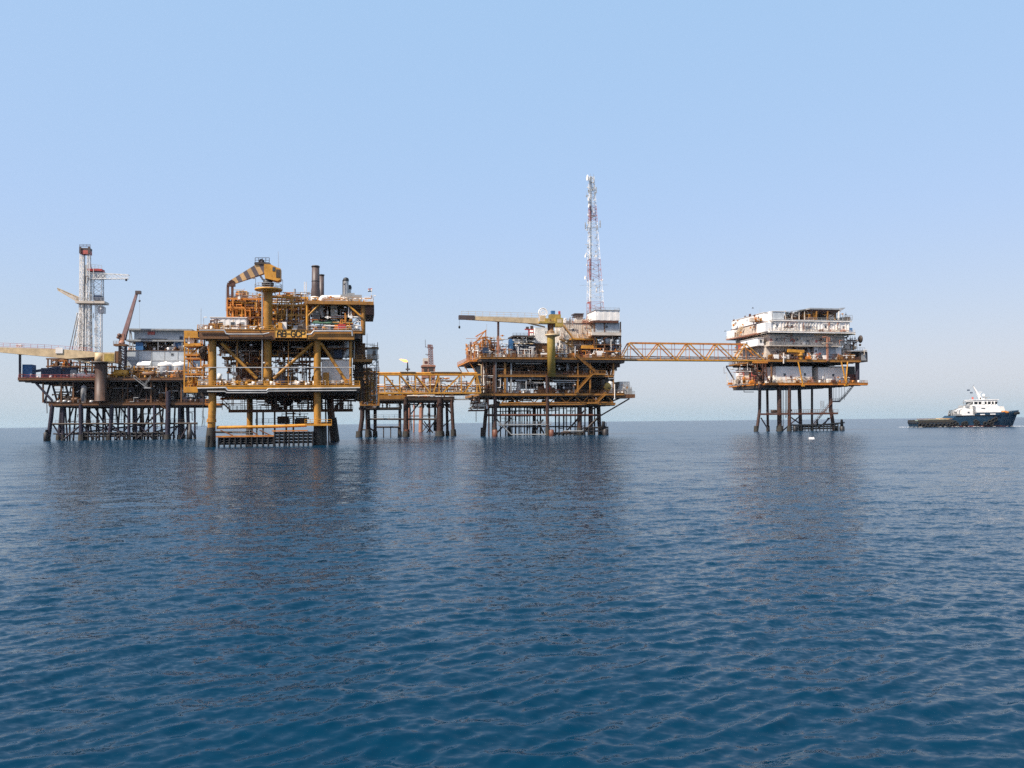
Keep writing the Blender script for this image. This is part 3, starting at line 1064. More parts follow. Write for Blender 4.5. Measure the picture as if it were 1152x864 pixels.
# right pipe rack
pr_ = thing('pipe_rack', 'golden pipe rack of stacked pipes between crane column and exhaust stacks', 'pipe rack', G, G(325, 371, 10))
fb = MB()
for v in (5, 14, 26):
    for x in (306, 317, 328, 339, 346):
        q = G(x, 350, v)
        fb.box(q.x - .17, q.x + .17, v - .17, v + .17, tz, G(x, 334, v)[2])
    for y in (334.5, 343, 354):
        a, b_ = G(305, y, v), G(347, y, v)
        fb.box(a.x, b_.x, v - .2, v + .2, a.z - .22, a.z + .22)
for x in (306, 328, 346):
    q = G(x, 343, 5)
    fb.box(q.x - .17, q.x + .17, 5.1, 25.9, q.z - .2, q.z + .2)
part('steel_frame', fb, M['golden'], pr_)
for i, (x0, x1, y, r, mt) in enumerate(((305, 347, 345.5, .3, 'golden'), (305, 345, 349, .22, 'orange'), (306, 336, 340, .28, 'galv'), (305, 346, 337.5, .22, 'rust'), (312, 346, 352, .3, 'golden'), (316, 346, 356.5, .26, 'pinkbrown'), (305, 344, 360, .2, 'golden'), (305, 330, 333, .25, 'dark'), (318, 346, 331.8, .16, 'dark'))):
    ppart('long_pipe', G, pr_, [(x0, y), (x1, y)], 6 + i * 1.1, r, mt, 8)
for i, x in enumerate((311, 315, 319, 322.5, 326, 330, 333, 336, 341, 344)):
    ppart('riser_pipe', G, pr_, [(x, 344 + (i * 5) % 11), (x, 371)], 4.4 + (i % 3), .17 + .05 * (i % 3), ('golden', 'orange', 'golden', 'white')[i % 4], 7)
equip(G, pr_, 305, 347, 336, 371, 8, 26, 24, ['golden', 'orange', 'rust', 'ochre', 'dark', 'rust'], 23, 'mmmmhum', (.1, .28))
equip(G, pr_, 305, 347, 360, 371, 1, 5, 14, ['white', 'grey', 'golden', 'galv', 'rust', 'dark'], 24, 'mssc', (.07, .16))
tf = MB()
for i in range(5):
    tf.pbox(G, 306, 333.6, 347, 334.4, 6.2 + i * 4, 7.1 + i * 4)
part('walkway', tf, M['ochre'], pr_)
part('railing', MB().rail([G(320, 333.5, 6), G(347, 333.5, 6)], 1.1, 1.8, .05), M['ochre'], pr_)
part('vent_pipe', MB().ppath(G, [(331.5, 345), (331.5, 325)], 7, .3, 9), M['galv'], pr_)
part('vent_pipe', MB().ppath(G, [(342.5, 335), (342.5, 317)], 9, .1, 6).ppath(G, [(344.5, 335), (344.5, 317)], 9, .1, 6), M['white'], pr_)
for x in (324, 335.5):
    q = G(x, 331, 10)
    part('valve_wheel', MB().torus(q, .55, .09, 'z', 12, 5).bar(q, q - Vector((0, 0, 1.2)), .08), M['dark'], pr_)

# turbine module at the right with its own raised deck
tm = thing('turbine_module', 'turbine module under a raised brown deck with yellow knee braces', 'turbine module', G, G(375, 371, 8))
u0, u1, z0, z1 = G.rect(344, 339, 420, 342.5, 0)
part('raised_deck', MB().box(u0, u1, 0, 30, z1 - .5, z1).box(u0 - .1, u1 + .1, -.25, -.004, z0, z1 + .05), M['ochre'], tm)
hb_ = pb(G, 408, 342.6, 421, 354, 1, 16)
part('hung_box', MB().box(*hb_).box(hb_[0], hb_[1], .85, .996, hb_[4], hb_[4] + .35), M['rust'], tm)
ppart('column', G, tm, [(408.5, 343), (408.5, 371.4)], 1.2, .62, 'ochre', 12)
part('column', MB().cone(G(408.5, 371, 1.2), G(408.5, 377, 1.2), .62, None, 12), M['ochre'], tm)
ppart('column', G, tm, [(345.5, 340), (345.5, 371.4)], .3, .3, 'golden', 8)
ppart('column', G, tm, [(348, 340), (348, 371.4)], 8, .3, 'golden', 8)
ppart('knee_brace', G, tm, [(346, 356), (358.5, 343)], .3, .24, 'golden', 8)
ppart('knee_brace', G, tm, [(391, 342.5), (406, 356)], .3, .26, 'golden', 8)
part('railing', MB().rail([(G(410, 340)[0], .1, z1), (u1, .1, z1), (u1, 30, z1)], 1.3, 1.8, .06), M['white'], tm)
part('railing', MB().rail([(G(376, 340)[0], .1, z1), (G(404, 340)[0], .1, z1)], 1.2, 1.6, .05), M['golden'], tm)
part('duct_pipe', MB().ppath(G, [(360, 340), (363, 335.2), (383, 335)], 4, .72, 12), M['white'], tm)
part('generator_casing', MB().pbox(G, 383, 331.5, 407, 340, 6, 14).pbox(G, 391, 329.6, 399, 331.6, 7, 12), M['grey'], tm)
ex = MB().ppath(G, [(389.2, 332), (389.2, 316)], 9, .72, 14)
e_ = part('exhaust_pipe', ex, M['galv'], tm)
part('rain_cap', MB().lathe(G(389.2, 316.4, 9), [(.78, 0), (.8, .5), (.6, .9), (0, 1.1)], 12), M['black'], e_)
e_ = part('exhaust_pipe', MB().ppath(G, [(392.8, 332), (392.8, 324)], 10.5, .55, 12), M['galv'], tm)
part('rain_cap', MB().lathe(G(392.8, 324.4, 10.5), [(.65, -.3), (.7, .4), (.5, .9), (0, 1.0)], 12), M['black'], e_)
part('drain_stack', MB().ppath(G, [(385.8, 332), (385.8, 315)], 8, .14, 7).ppath(G, [(385.8, 319.5), (389, 319.5)], 8.4, .1, 5), M['dark'], tm)
# below the raised deck
part('intake_casing', MB().pbox(G, 372, 343.5, 379.5, 360, 5, 8), M['white'], tm)
part('intake_casing', MB().pbox(G, 351, 341, 358.6, 359, 6, 10), M['grey'], tm)
part('duct_pipe', MB().ppath(G, [(361.5, 342), (361.5, 350), (364, 357)], 6, .7, 12), M['galv'], tm)
equip(G, tm, 349, 396, 344, 361, 6, 18, 22, ['rust', 'white', 'dark', 'orange', 'soot', 'grey'], 27, 'mmmuc', (.08, .26))
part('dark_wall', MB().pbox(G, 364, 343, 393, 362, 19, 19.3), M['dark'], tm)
part('duct_pipe', MB().ppath(G, [(378, 354), (388, 357.5)], 4, .18, 6), M['white'], tm)
can = MB()
q = [G(351, 363, .5), G(397, 363, .5), G(391, 359.5, 6), G(356, 359.5, 6)]
can.add(q + [k - Vector((0, 0, .18)) for k in q], [(0, 1, 2, 3), (7, 6, 5, 4), (0, 4, 5, 1), (1, 5, 6, 2), (2, 6, 7, 3), (3, 7, 4, 0)])
part('canopy', can, M['green'], tm)
equip(G, tm, 350, 398, 363, 371, 0, 4, 20, ['golden', 'white', 'red', 'ochre', 'grey', 'sage', 'orange'], 28, 'mssc', (.07, .15))
st = MB()
for i in range(4):
    st.bar(G(395 + i * 1.0, 358 + i * 3.5, 1), G(405 + i * .5, 371 - (3 - i) * 4.5, 1), .1)
st.stair(G(394, 371, 1.5), G(406, 357, 1.5), 1.2)
part('stair', st, M['white'], tm)
fp = thing('flagpole', 'small flag in red, white and black on the right end rail', 'flag', G, (u1 - .3, .3, z1))
part('pole', MB().cone((u1 - .8, .3, z1), G(418.6, 324, .3), .05, .04, 5), M['white'], fp)
fg = MB()
q = G(418.6, 324.2, .3)
for k, mt in enumerate(('redfade', 'cleanwhite', 'black')):
    m_ = MB()
    pts = []
    for i in range(5):
        pts += [(q.x - i * .27, .3 + .1 * math.sin(i * 1.4), q.z - k * .3 - i * .04), (q.x - i * .27, .3 + .1 * math.sin(i * 1.4), q.z - (k + 1) * .3 - i * .04)]
    fs = [(2 * i, 2 * i + 1, 2 * i + 3, 2 * i + 2) for i in range(4)]
    m_.add(pts + [(a, b_ + .02, c) for a, b_, c in pts], fs + [tuple(10 + j for j in f[::-1]) for f in fs])
    part('flag_stripe', m_, M[mt], fp)
light_pole('floodlight at the far right corner of the raised turbine deck', G, (u1 - .1, 6, z1), 2.6, arm=(.6, 0))

# exhaust stacks
s1 = thing('exhaust_stack', 'tall brown exhaust stack, the taller of the pair', 'exhaust stack', G, G(355, 341, 6), 'brown exhaust stacks')
part('shaft', MB().lathe(G(355, 334, 6), [(1.22, 0), (1.22, 1.6), (1.05, 2.6), (.98, (G(355, 299, 6)[2] - G(355, 334, 6)[2])), (.9, (G(355, 299, 6)[2] - G(355, 334, 6)[2])), (.88, 2)], 20), M['stack'], s1)
part('flange', MB().lathe(G(355, 300.6, 6), [(1.0, 0), (1.12, 0), (1.12, .25), (1.0, .25)], 20).lathe(G(355, 317, 6), [(1.0, 0), (1.08, 0), (1.08, .2), (1.0, .2)], 20), M['black'], s1)
part('base_drum', MB().lathe(G(354.5, 341, 6), [(0, 0), (1.3, 0), (1.3, 1.5), (1.22, 1.7), (0, 1.7)], 18), M['white'], s1)
s2 = thing('exhaust_stack', 'dark thin exhaust stack, the shorter one behind the tall brown stack', 'exhaust stack', G, G(361.6, 341, 11), 'brown exhaust stacks')
part('shaft', MB().lathe(G(361.6, 340.5, 11), [(.8, 0), (.72, 1), (.72, (G(361.6, 309, 11)[2] - G(361.6, 340.5, 11)[2])), (.6, (G(361.6, 309, 11)[2] - G(361.6, 340.5, 11)[2])), (.6, 1)], 16), M['stack'], s2)
part('flange', MB().lathe(G(361.6, 310, 11), [(.72, 0), (.84, 0), (.84, .25), (.72, .25)], 16), M['black'], s2)

# ---- pedestal crane with striped boom
gc = thing('pedestal_crane', 'golden pedestal crane with striped boom lowered onto its rest', 'crane', G, G(301, 434, 1))
zb, zp = G(301, 434, 1), G(301, 326, 1)
part('pedestal', MB().lathe(zb, [(1.02, 0), (1.02, (zp.z - zb.z) * .88), (1.25, zp.z - zb.z - .6), (1.25, zp.z - zb.z)], 20), M['yellow'], gc)
pq = G(302, 327, 1)
plat = part('crane_platform', MB().lathe(pq, [(1.2, -.5), (3.4, 0), (3.5, .05), (3.5, .4), (1.2, .42)], 20), M['golden'], gc)
ring = [(pq.x + 3.4 * math.cos(a), 1 + 3.4 * math.sin(a), pq.z + .4) for a in [i * math.pi / 7 for i in range(15)]]
part('railing', MB().rail(ring, 1.2, 1.5, .05), M['galv'], plat)
part('slew_ring', MB().lathe(G(301.3, 325, 1), [(1.3, 0), (1.3, .9), (1.55, .9), (1.55, 1.6), (1.2, 1.6), (1.2, 2.4)], 18), M['black'], gc)
hz_ = pb(G, 299, 298.5, 314, 315.6, -.2, 3)
hs = MB()
q = [(297, 297), (305, 297.5), (312, 301), (315.5, 302), (315.5, 314.5), (312, 316), (298, 313), (297, 305)]
n_ = len(q)
A_ = [G(x, y, -.4) for x, y in q]
B_ = [Vector((a.x, 2.8, a.z)) for a in A_]
hs.add(A_ + B_, [tuple(range(n_)), tuple(range(2 * n_ - 1, n_ - 1, -1))] + [(i, n_ + i, n_ + (i + 1) % n_, (i + 1) % n_) for i in range(n_)])
house = part('crane_house', hs, M['golden'], gc)
part('cab_window', MB().pbox(G, 306.5, 300.5, 309.5, 305, -.5, -.42), M['window'], house)
part('engine_louvre', MB().pbox(G, 310.6, 303, 315.2, 312, -.5, -.42), M['dark'], house)
part('gantry', MB().rail([G(287, 295.6, 0), G(303, 295.6, 0)], 1.3, 1.0, .07).pbox(G, 286, 295.6, 304, 297.2, -.2, 2.4), M['dark'], gc)
part('winch', MB().lathe(G(294, 294.4, .2), [(0, 0), (.75, 0), (.75, .15), (.5, .15), (.5, 1.4), (.75, 1.4), (.75, 1.55), (0, 1.55)], 12, 'v'), M['black'], gc)
tip, heel = G(258, 319, 1), G(298, 300.5, 1)
segs = 9
def bsec(i):
    f = i / segs
    c = tip.lerp(heel, f)
    return c, .55 + f * 1.15
dirv = (heel - tip).normalized()
nrm = Vector((-dirv.z, 0, dirv.x))
for i in range(segs):
    (c0_, h0), (c1_, h1) = bsec(i), bsec(i + 1)
    vs = []
    for c, h in ((c0_, h0), (c1_, h1)):
        for s1_, s2_ in ((-1, -1), (1, -1), (1, 1), (-1, 1)):
            vs.append(c + nrm * (h * .95 * s2_) + Vector((0, s1_ * h * .6, 0)))
    part('boom_section', MB().add(vs, [(0, 1, 5, 4), (1, 2, 6, 5), (2, 3, 7, 6), (3, 0, 4, 7), (0, 3, 2, 1), (4, 5, 6, 7)]), M['stripedark' if i % 2 == 0 else 'stripe'], gc, 'dark boom stripe' if i % 2 == 0 else 'yellow boom stripe')
part('boom_head', MB().pbox(G, 255.5, 318, 264, 321.5, .2, 1.8).cone(G(261, 318.5, .2), G(261, 318.5, 1.8), .8, None, 10), M['rust'], gc)
part('luffing_cylinder', MB().path([G(296, 315, 1), G(289, 304, 1)], .25, 8), M['galv'], gc)
antenna('whip antenna on the back of the golden crane house', G, G(313, 302, 1), 4.5, .05)
light_pole('floodlight on the right rim of the golden crane platform', G, G(318, 327, 1), 2.8, arm=(-.4, 0))
light_pole('floodlight on the left rim of the golden crane platform', G, G(287.5, 327, 1), 3.2, arm=(-.5, 0))

# left stair tower
lt_ = thing('stair_tower', 'orange stair tower at the left edge of the yellow platform', 'stair tower', G, G(216, 442, 8))
q0, q1 = G(207.5, 410, 6)[0], G(226, 410, 6)[0]
zlo, zhi = G(216, 441.5, 6)[2], G(216, 373, 6)[2]
fb = MB()
for u in (q0, q1):
    for v in (6, 11):
        fb.box(u - .16, u + .16, v - .16, v + .16, zlo, zhi)
part('frame', fb, M['golden'], lt_)
part('panel', MB().pbox(G, 207.2, 435, 222.4, 441.6, 5.7, 11.2), M['golden'], lt_)
part('panel', MB().pbox(G, 207, 372, 225, 380, 5.5, 11), M['golden'], lt_)
part('panel', MB().pbox(G, 207, 386, 226, 389.6, 5.5, 11), M['golden'], lt_)
part('white_panel', MB().pbox(G, 210.5, 380, 218.5, 386, 6.5, 10), M['white'], lt_)
for y in (399, 403, 420.5):
    a, b_ = G(208, y, 6), G(228, y, 6)
    part('landing', MB().box(a.x, b_.x, 5.8, 11, a.z - .3, a.z), M['orange'], lt_)
    part('railing', MB().rail([(a.x, 5.9, a.z), (b_.x, 5.9, a.z)], 1.2, 1.4, .06), M['golden'], lt_)
part('flight', MB().stair(G(209, 434, 6.5), G(224, 421, 6.5), 1.2), M['golden'], lt_)
part('flight', MB().stair(G(224, 420, 8.5), G(210, 403, 8.5), 1.2), M['golden'], lt_)
part('flight', MB().stair(G(210, 402, 6.5), G(226, 388, 6.5), 1.2), M['golden'], lt_)
equip(G, lt_, 208, 222, 422, 435, 6.5, 10.5, 8, ['golden', 'orange', 'ochre'], 31, 'mmr', (.08, .2))
equip(G, gp, 222, 240, 386, 404, 6, 14, 9, ['navy', 'dark', 'orange', 'ochre', 'grey'], 32, 'mmcu', (.1, .25))
equip(G, gp, 223, 238, 407, 434, 2, 8, 12, ['golden', 'orange', 'ochre', 'white', 'grey'], 33, 'mmmcs', (.08, .2))

# right end: balcony, small white cabin on a lattice leg
u0, u1, z0, z1 = G.rect(397, 404.5, 419, 407, 4)
part('balcony', MB().box(u0, u1, 4, 12, z0, z1), M['ochre'], gp)
part('railing', MB().rail([(u0, 4.1, z1), (u1, 4.1, z1)], 1.2, 1.3, .06), M['ochre'], gp)
part('equipment_house', MB().pbox(G, 397, 386, 411, 404, 16, 40).pbox(G, 397, 376, 408, 386, 12, 40), M['brown'], gp)
equip(G, gp, 397, 408, 378, 403, 5, 12, 6, ['dark', 'galv', 'rust'], 35, 'mmr', (.08, .16))
equip(G, gp, 397, 425, 408, 450, 8, 40, 30, ['ochre', 'ochre', 'rust', 'brown', 'orange', 'dark'], 36, 'mmmmmr', (.08, .25))
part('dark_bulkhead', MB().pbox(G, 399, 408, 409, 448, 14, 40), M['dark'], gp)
lc = thing('lookout_cabin', 'small white lookout cabin on a lattice leg at the right end', 'cabin', G, G(417, 405, 30))
cb = pb(G, 413, 392, 425, 404, 28, 33)
part('wall', MB().box(*cb), M['cleanwhite'], lc)
part('roof', MB().box(cb[0] - 1.2, cb[1] + .3, 27.5, 33.5, cb[5] + .003, cb[5] + .3), M['ochre'], lc)
wn = part('window', MB().pbox(G, 419.5, 394.5, 423, 399.5, 27.85, 27.97), M['grey'], lc)
part('pane', MB().pbox(G, 420, 395.2, 422.6, 399, 27.8, 27.84), M['window'], wn)
zz = G(419, 455, 28)[2]
part('lattice_leg', MB().lattice([(cb[0], 28.3, zz), (cb[1] - .3, 28.3, zz), (cb[1] - .3, 32.5, zz), (cb[0], 32.5, zz)], [(cb[0], 28.3, cb[4]), (cb[1] - .3, 28.3, cb[4]), (cb[1] - .3, 32.5, cb[4]), (cb[0], 32.5, cb[4])], 5, .16, .09), M['white'], lc)
part('railing', MB().rail([G(411, 404, 27.6), G(426, 404, 27.6)], 1.3, 1.2, .06), M['ochre'], lc)
antenna('whip antenna on the roof of the small lookout cabin', G, (cb[0], 28.5, cb[5] + .3), 4.2, .06)

# small fittings
fine(G, gp, 244, 302, 386, 433, -.5, 8, 55, ['ochre', 'brown', 'rust', 'orange', 'golden'], 201)
fine(G, gp, 304, 358, 388, 433, .5, 10, 60, ['ochre', 'brown', 'grey', 'rust', 'golden'], 202)
fine(G, gp, 224, 404, 427, 433.6, -1.2, .5, 40, ['golden', 'orange', 'white', 'ochre', 'grey'], 203, 'sjdvl')
fine(G, gp, 397, 426, 380, 452, 6, 26, 45, ['ochre', 'rust', 'brown', 'golden'], 204, 'ssLcs')
fine(G, gp, 246, 396, 441, 461, 2, 22, 40, ['dark', 'brown', 'rust', 'ochre'], 205, 'ssccL')
fine(G, gp, 224, 300, 364, 371.3, -1.4, 2.5, 34, ['golden', 'orange', 'white', 'ochre', 'rust'], 206, 'sjdvl')
fine(G, gp, 209, 238, 376, 432, 3, 9, 26, ['golden', 'orange', 'ochre', 'white'], 213, 'ssLjc')
fine(G, pm, 255.5, 296.5, 330, 371, 6.8, 14, 95, ['orange', 'orange', 'golden', 'rust', 'stripe'], 207, 'ssssvlLcj')
equip(G, pm, 255.5, 296.5, 345, 371, 7.5, 12, 26, ['orange', 'orange', 'golden', 'rust', 'stripe'], 208, 'mmmmu', (.15, .36))
equip(G, pm, 255.5, 296.5, 337, 350, 7.5, 14, 22, ['orange', 'orange', 'golden', 'rust'], 209, 'mmm', (.15, .36))
fine(G, pr_, 305, 347, 332, 371, 3.6, 9, 95, ['golden', 'golden', 'orange', 'rust', 'stripe'], 210, 'sssvlLcj')
equip(G, pr_, 305, 347, 343, 371, 4.4, 9, 22, ['golden', 'orange', 'ochre', 'rust', 'stripe'], 211, 'mmmmu', (.14, .32))
fine(G, tm, 347, 405, 343, 371, .5, 7, 80, ['orange', 'white', 'golden', 'grey', 'rust', 'redtone'], 212, 'ssvljdc')
fine(G, tm, 350, 418, 333, 339, .5, 5, 30, ['golden', 'white', 'orange', 'grey'], 214, 'sjlv')

fine(G, pm, 257, 297, 325, 336, 8.4, 20, 40, ['orange', 'golden', 'stripe', 'galv'], 215, 'sssvjc')
fine(G, pr_, 306, 347, 326, 334, 6, 20, 30, ['orange', 'golden', 'dark', 'galv', 'rust'], 216, 'sssvj')
fine(G, gp, 244, 300, 400, 433, 1, 14, 40, ['brown', 'rust', 'white', 'orange', 'ochre'], 217, 'dLvj')
fine(G, gp, 304, 358, 405, 433, 2, 16, 40, ['white', 'galv', 'ochre', 'orange', 'grey'], 218, 'dLvj')
# ------------------------------------------------------------------ the brown process platform in the middle
C = Frame(541, 315, 13)
cp = thing('process_platform', 'brown multi-deck process platform in the middle, below the tall lattice mast', 'platform', C, C(600, 490))
def legs(F, root, items, mat, sl='marine', ys=None, splash=None):
    for pts, v, r in items:
        o = part('leg', MB().path([F(x, y, v) for x, y in pts], r, 12), M[mat], root)
        if splash:
            (x, y) = pts[-1]
            a, b_ = F(x, splash, v), F(x, y, v)
            part('splash_sleeve', MB().cone(a, b_, r * 1.3, r * 1.6, 10), M[sl], o)
legs(C, cp, [([(557, 404), (557, 470), (556.6, 498)], 0, .72), ([(615.5, 422), (616, 498)], 0, .72), ([(548, 452), (546, 470), (543.5, 498)], 6, .75),
             ([(652, 452), (652, 498)], 2, 1.0), ([(664.5, 452), (664.5, 498)], 4, .95), ([(673, 452), (674, 475), (677, 497)], 10, .85),
             ([(601, 456), (601, 495)], 20, .75), ([(573, 456), (573, 495)], 24, .6)], 'pile', splash=481)
for x, v in ((557, -.9), (620.5, -.9)):
    part('fender', MB().lathe(C(x, 496, v), [(.0, 0), (1.05, 0), (1.05, C(x, 484, v)[2] - C(x, 496, v)[2]), (.5, .3 + C(x, 484, v)[2] - C(x, 496, v)[2])], 12), M['fender'], cp)
for x, v, r in ((569, 12, .3), (580, 14, .35), (584, 16, .3), (593, 12, .3), (629, 12, .28), (634, 14, .3), (637.5, 11, .22), (608, 14, .4), (586, 9, .2), (563, 9, .25), (576, 18, .25), (590, 20, .25), (596, 18, .2), (642, 20, .25), (625, 20, .3), (647, 14, .25), (658, 12, .3), (669, 12, .3), (605, 8, .18), (550, 14, .3), (554, 18, .3)):
    ppart('conductor_pipe', C, cp, [(x, 456), (x, 497)], v, r, ('soot', 'pile', 'soot')[int(x) % 3], 8)
def xbr(F, root, segs, v, r, mat, n=6):
    for a, b_ in segs:
        ppart('brace', F, root, [a, b_], v, r, mat, n)
xbr(C, cp, [((548, 467), (676, 467))], .5, .45, 'rust')
xbr(C, cp, [((557, 470), (575, 489)), ((575, 470), (558, 488)), ((652, 470), (632, 490)), ((654, 490), (673, 470)), ((641, 482), (657, 462)), ((600, 488), (611, 472)), ((612, 488), (604, 472))], 5, .32, 'dark')
xbr(C, cp, [((549, 467.5), (676, 467.5)), ((573, 480), (655, 480))], 18, .3, 'dark')
xbr(C, cp, [((561, 478.5), (620, 477.5)), ((575, 489), (615, 488.8)), ((560, 473), (575, 489)), ((634, 485), (680, 485))], -.4, .26, 'grey')
part('railing', MB().rail([C(560, 478, -.5), C(620, 477, -.5)], 1.1, 2.5, .06), M['grey'], cp)
fenders(C, cp, 657, 684, 480, 497, -1, 2.0, 'soot', 'boat_landing', 2)
fenders(C, cp, 624, 650, 486, 497, 1, 1.6, 'soot', 'boat_landing', 2)
part('fender', MB().lathe(C(681, 497, -1.5), [(0, 0), (1.1, 0), (1.1, 5), (.5, 5.4)], 12).lathe(C(679, 480, -1.5), [(0, -1), (.8, -1), (.6, 2.2)], 10), M['soot'], cp)
# decks
d1 = deck(C, cp, 562, 692, 453.6, -.2, 34, 'dark', 'cellar_deck', .3, .9, 'ochre', .7)
d2 = deck(C, cp, 541, 702, 442.6, -.6, 36, 'dark', 'cellar_deck', .35, 1.0, 'ochre', .75)
d3 = deck(C, cp, 560, 690, 421.8, 0, 36, 'dark', 'mezzanine_deck', .3, .8, 'ochre', .7)
d4 = deck(C, cp, 541, 703, 402.4, -1.2, 38, 'dark', 'main_deck', .4, 1.4, 'ochre', .6)
rim_rail(cp, d2[0], d2[1], -.5, 36, d2[2] + .06, 'brown', 'flr', 1.2, .06)
rim_rail(cp, d3[0], d3[1], .1, 36, d3[2] + .06, 'brown', 'f', 1.2, .05)
rim_rail(cp, d4[0], d4[1], -1.1, 38, d4[2] + .06, 'ochre', 'flr', 1.2, .06)
# truss panels between the decks
box_truss(C, cp, 564, 690, 444.5, 453, (.3, 17), 7, .2, 'ochre')
box_truss(C, cp, 568, 640, 405, 421, (5, 22), 5, .22, 'brown')
for x in (568, 617, 575, 650, 664, 690):
    q0, q1 = C(x, 402, .4), C(x, 442, .4)
    part('column', MB().bar(q1, q0, .45 if x in (568, 617) else .3), M['ochre'] if x != 575 else M['grey'], cp)
for x in (543, 547, 555):
    part('column', MB().bar(C(x, 442, .2), C(x, 403, .2), .22), M['brown'], cp)
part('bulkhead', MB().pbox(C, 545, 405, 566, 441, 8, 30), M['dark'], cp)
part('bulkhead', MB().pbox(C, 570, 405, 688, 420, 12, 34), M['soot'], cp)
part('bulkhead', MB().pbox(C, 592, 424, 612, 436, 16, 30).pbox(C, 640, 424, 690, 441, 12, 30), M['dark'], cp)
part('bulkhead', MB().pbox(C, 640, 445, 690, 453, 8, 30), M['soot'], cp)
equip(C, cp, 562, 650, 425, 442, 2, 12, 30, ['dark', 'grey', 'rust', 'white', 'brown', 'galv', 'soot'], 41, 'mmushc', (.09, .25))
equip(C, cp, 562, 690, 424, 430, 1, 14, 14, ['grey', 'galv', 'dark', 'brown'], 42, 'm', (.1, .22))
equip(C, cp, 569, 690, 405, 421, 1, 10, 18, ['dark', 'brown', 'soot', 'grey'], 43, 'mmuc', (.1, .28))
equip(C, cp, 562, 690, 445.5, 453.4, 2, 16, 20, ['dark', 'rust', 'grey', 'brown'], 44, 'mms', (.08, .2))
equip(C, cp, 543, 566, 410, 441, 1, 7, 12, ['brown', 'grey', 'rust', 'white'], 45, 'mmur', (.1, .25))
equip(C, cp, 562, 684, 456, 466, 3, 25, 16, ['dark', 'rust', 'soot'], 46, 'mmr', (.1, .25))
for x0, x1, y, mt in ((571, 612, 407.5, 'grey'), (580, 610, 409, 'white'), (622, 652, 428, 'white'), (575, 611, 426.5, 'galv'), (624, 648, 430.2, 'galv'), (544, 613, 424.6, 'grey'), (569, 690, 405.5, 'dark')):
    ppart('cable_tray', C, cp, [(x0, y), (x1, y)], .9, .16, mt, 5)
ppart('riser_pipe', C, cp, [(557.5, 408), (557.5, 441)], -.3, .42, 'grey', 9)
ppart('riser_pipe', C, cp, [(541.6, 442), (541.6, 411), (538, 410)], -1.2, .22, 'cream', 8)
ppart('riser_pipe', C, cp, [(580, 428), (592, 428), (592, 441)], .6, .25, 'galv', 8)
ppart('riser_pipe', C, cp, [(570, 424), (570, 441)], .9, .55, 'clad', 10)
for x, y in ((616, 434), (617, 437)):
    q = C(x, y, .8)
    part('red_drum', MB().ball(q, .9, 10, 7), M['red'], cp)
# left end: lower brown clutter at the bridge landing, upper orange outrigger
u0, u1, z0, z1 = C.rect(529, 461, 545, 462.6, 0)
part('outboard_platform', MB().box(u0, u1, 0, 5, z0, z1), M['rust'], cp)
equip(C, cp, 531, 550, 446, 460, 1, 6, 14, ['pinkbrown', 'rust', 'beige', 'brown'], 47, 'mmhsr', (.15, .4))
ppart('hose', C, cp, [(535.6, 462), (535.6, 474.5)], .5, .13, 'dark', 6)
for x in (531, 537, 546):
    part('hanger', MB().bar(C(x, 445, .6), C(x, 461.5, .6), .14), M['brown'], cp)
# right end: cantilevered lower platform with its struts, underside of the main deck
u0, u1, z0, z1 = C.rect(688, 443.6, 714.5, 447.6, -.4)
part('outboard_platform', MB().box(u0, u1, -.4, 11, z0, z1), M['brown'], cp)
part('railing', MB().rail([(u0, -.3, z1), (u1 - .1, -.3, z1), (u1 - .1, 11, z1)], 1.3, 1.8, .06), M['grey'], cp)
for a, b_ in (((675, 468), (708, 448.5)), ((664, 461), (697, 448)), ((655, 487), (676, 466))):
    ppart('outboard_strut', C, cp, [a, b_], .8, .3, 'dark', 7)
for i, (x0, x1, y0, y1) in enumerate(((688, 702, 404, 408.6), (688, 697.5, 408, 413), (688, 694, 412.5, 417), (686, 691, 416, 421))):
    part('stepped_girder', MB().pbox(C, x0, y0, x1, y1, 2 + i, 32 - i), M['rust' if i % 2 else 'dark'], cp)
ppart('bent_pipe', C, cp, [(682, 417), (685, 426), (690, 426), (692, 416)], 0, .16, 'galv', 6)
ppart('bent_pipe', C, cp, [(679, 421), (687, 422), (688, 416)], .4, .13, 'white', 6)
equip(C, cp, 676, 692, 424, 442, 1, 8, 10, ['dark', 'galv', 'white', 'grey'], 48, 'mmu', (.1, .2))
# outside stairs
part('stair', MB().stair(C(648, 400, -2.6), C(672, 420.5, -2.6), 1.3), M['ochre'], cp)
part('stair', MB().stair(C(667, 421, -2.6), C(647.5, 442.5, -2.6), 1.3), M['ochre'], cp)
part('stair', MB().stair(C(682, 443.5, -2.6), C(672, 453, -2.6), 1.3), M['ochre'], cp)
part('stair_landing', MB().pbox(C, 668, 420.4, 681, 421.6, -2.7, 0).rail([C(669, 420.4, -2.6), C(681, 420.4, -2.6)], 1.3, 1.6, .06), M['ochre'], cp)
part('stair_landing', MB().pbox(C, 662, 453, 674, 454.2, -2.7, 0).rail([C(662, 453, -2.6), C(674, 453, -2.6)], 1.3, 1.6, .06), M['ochre'], cp)

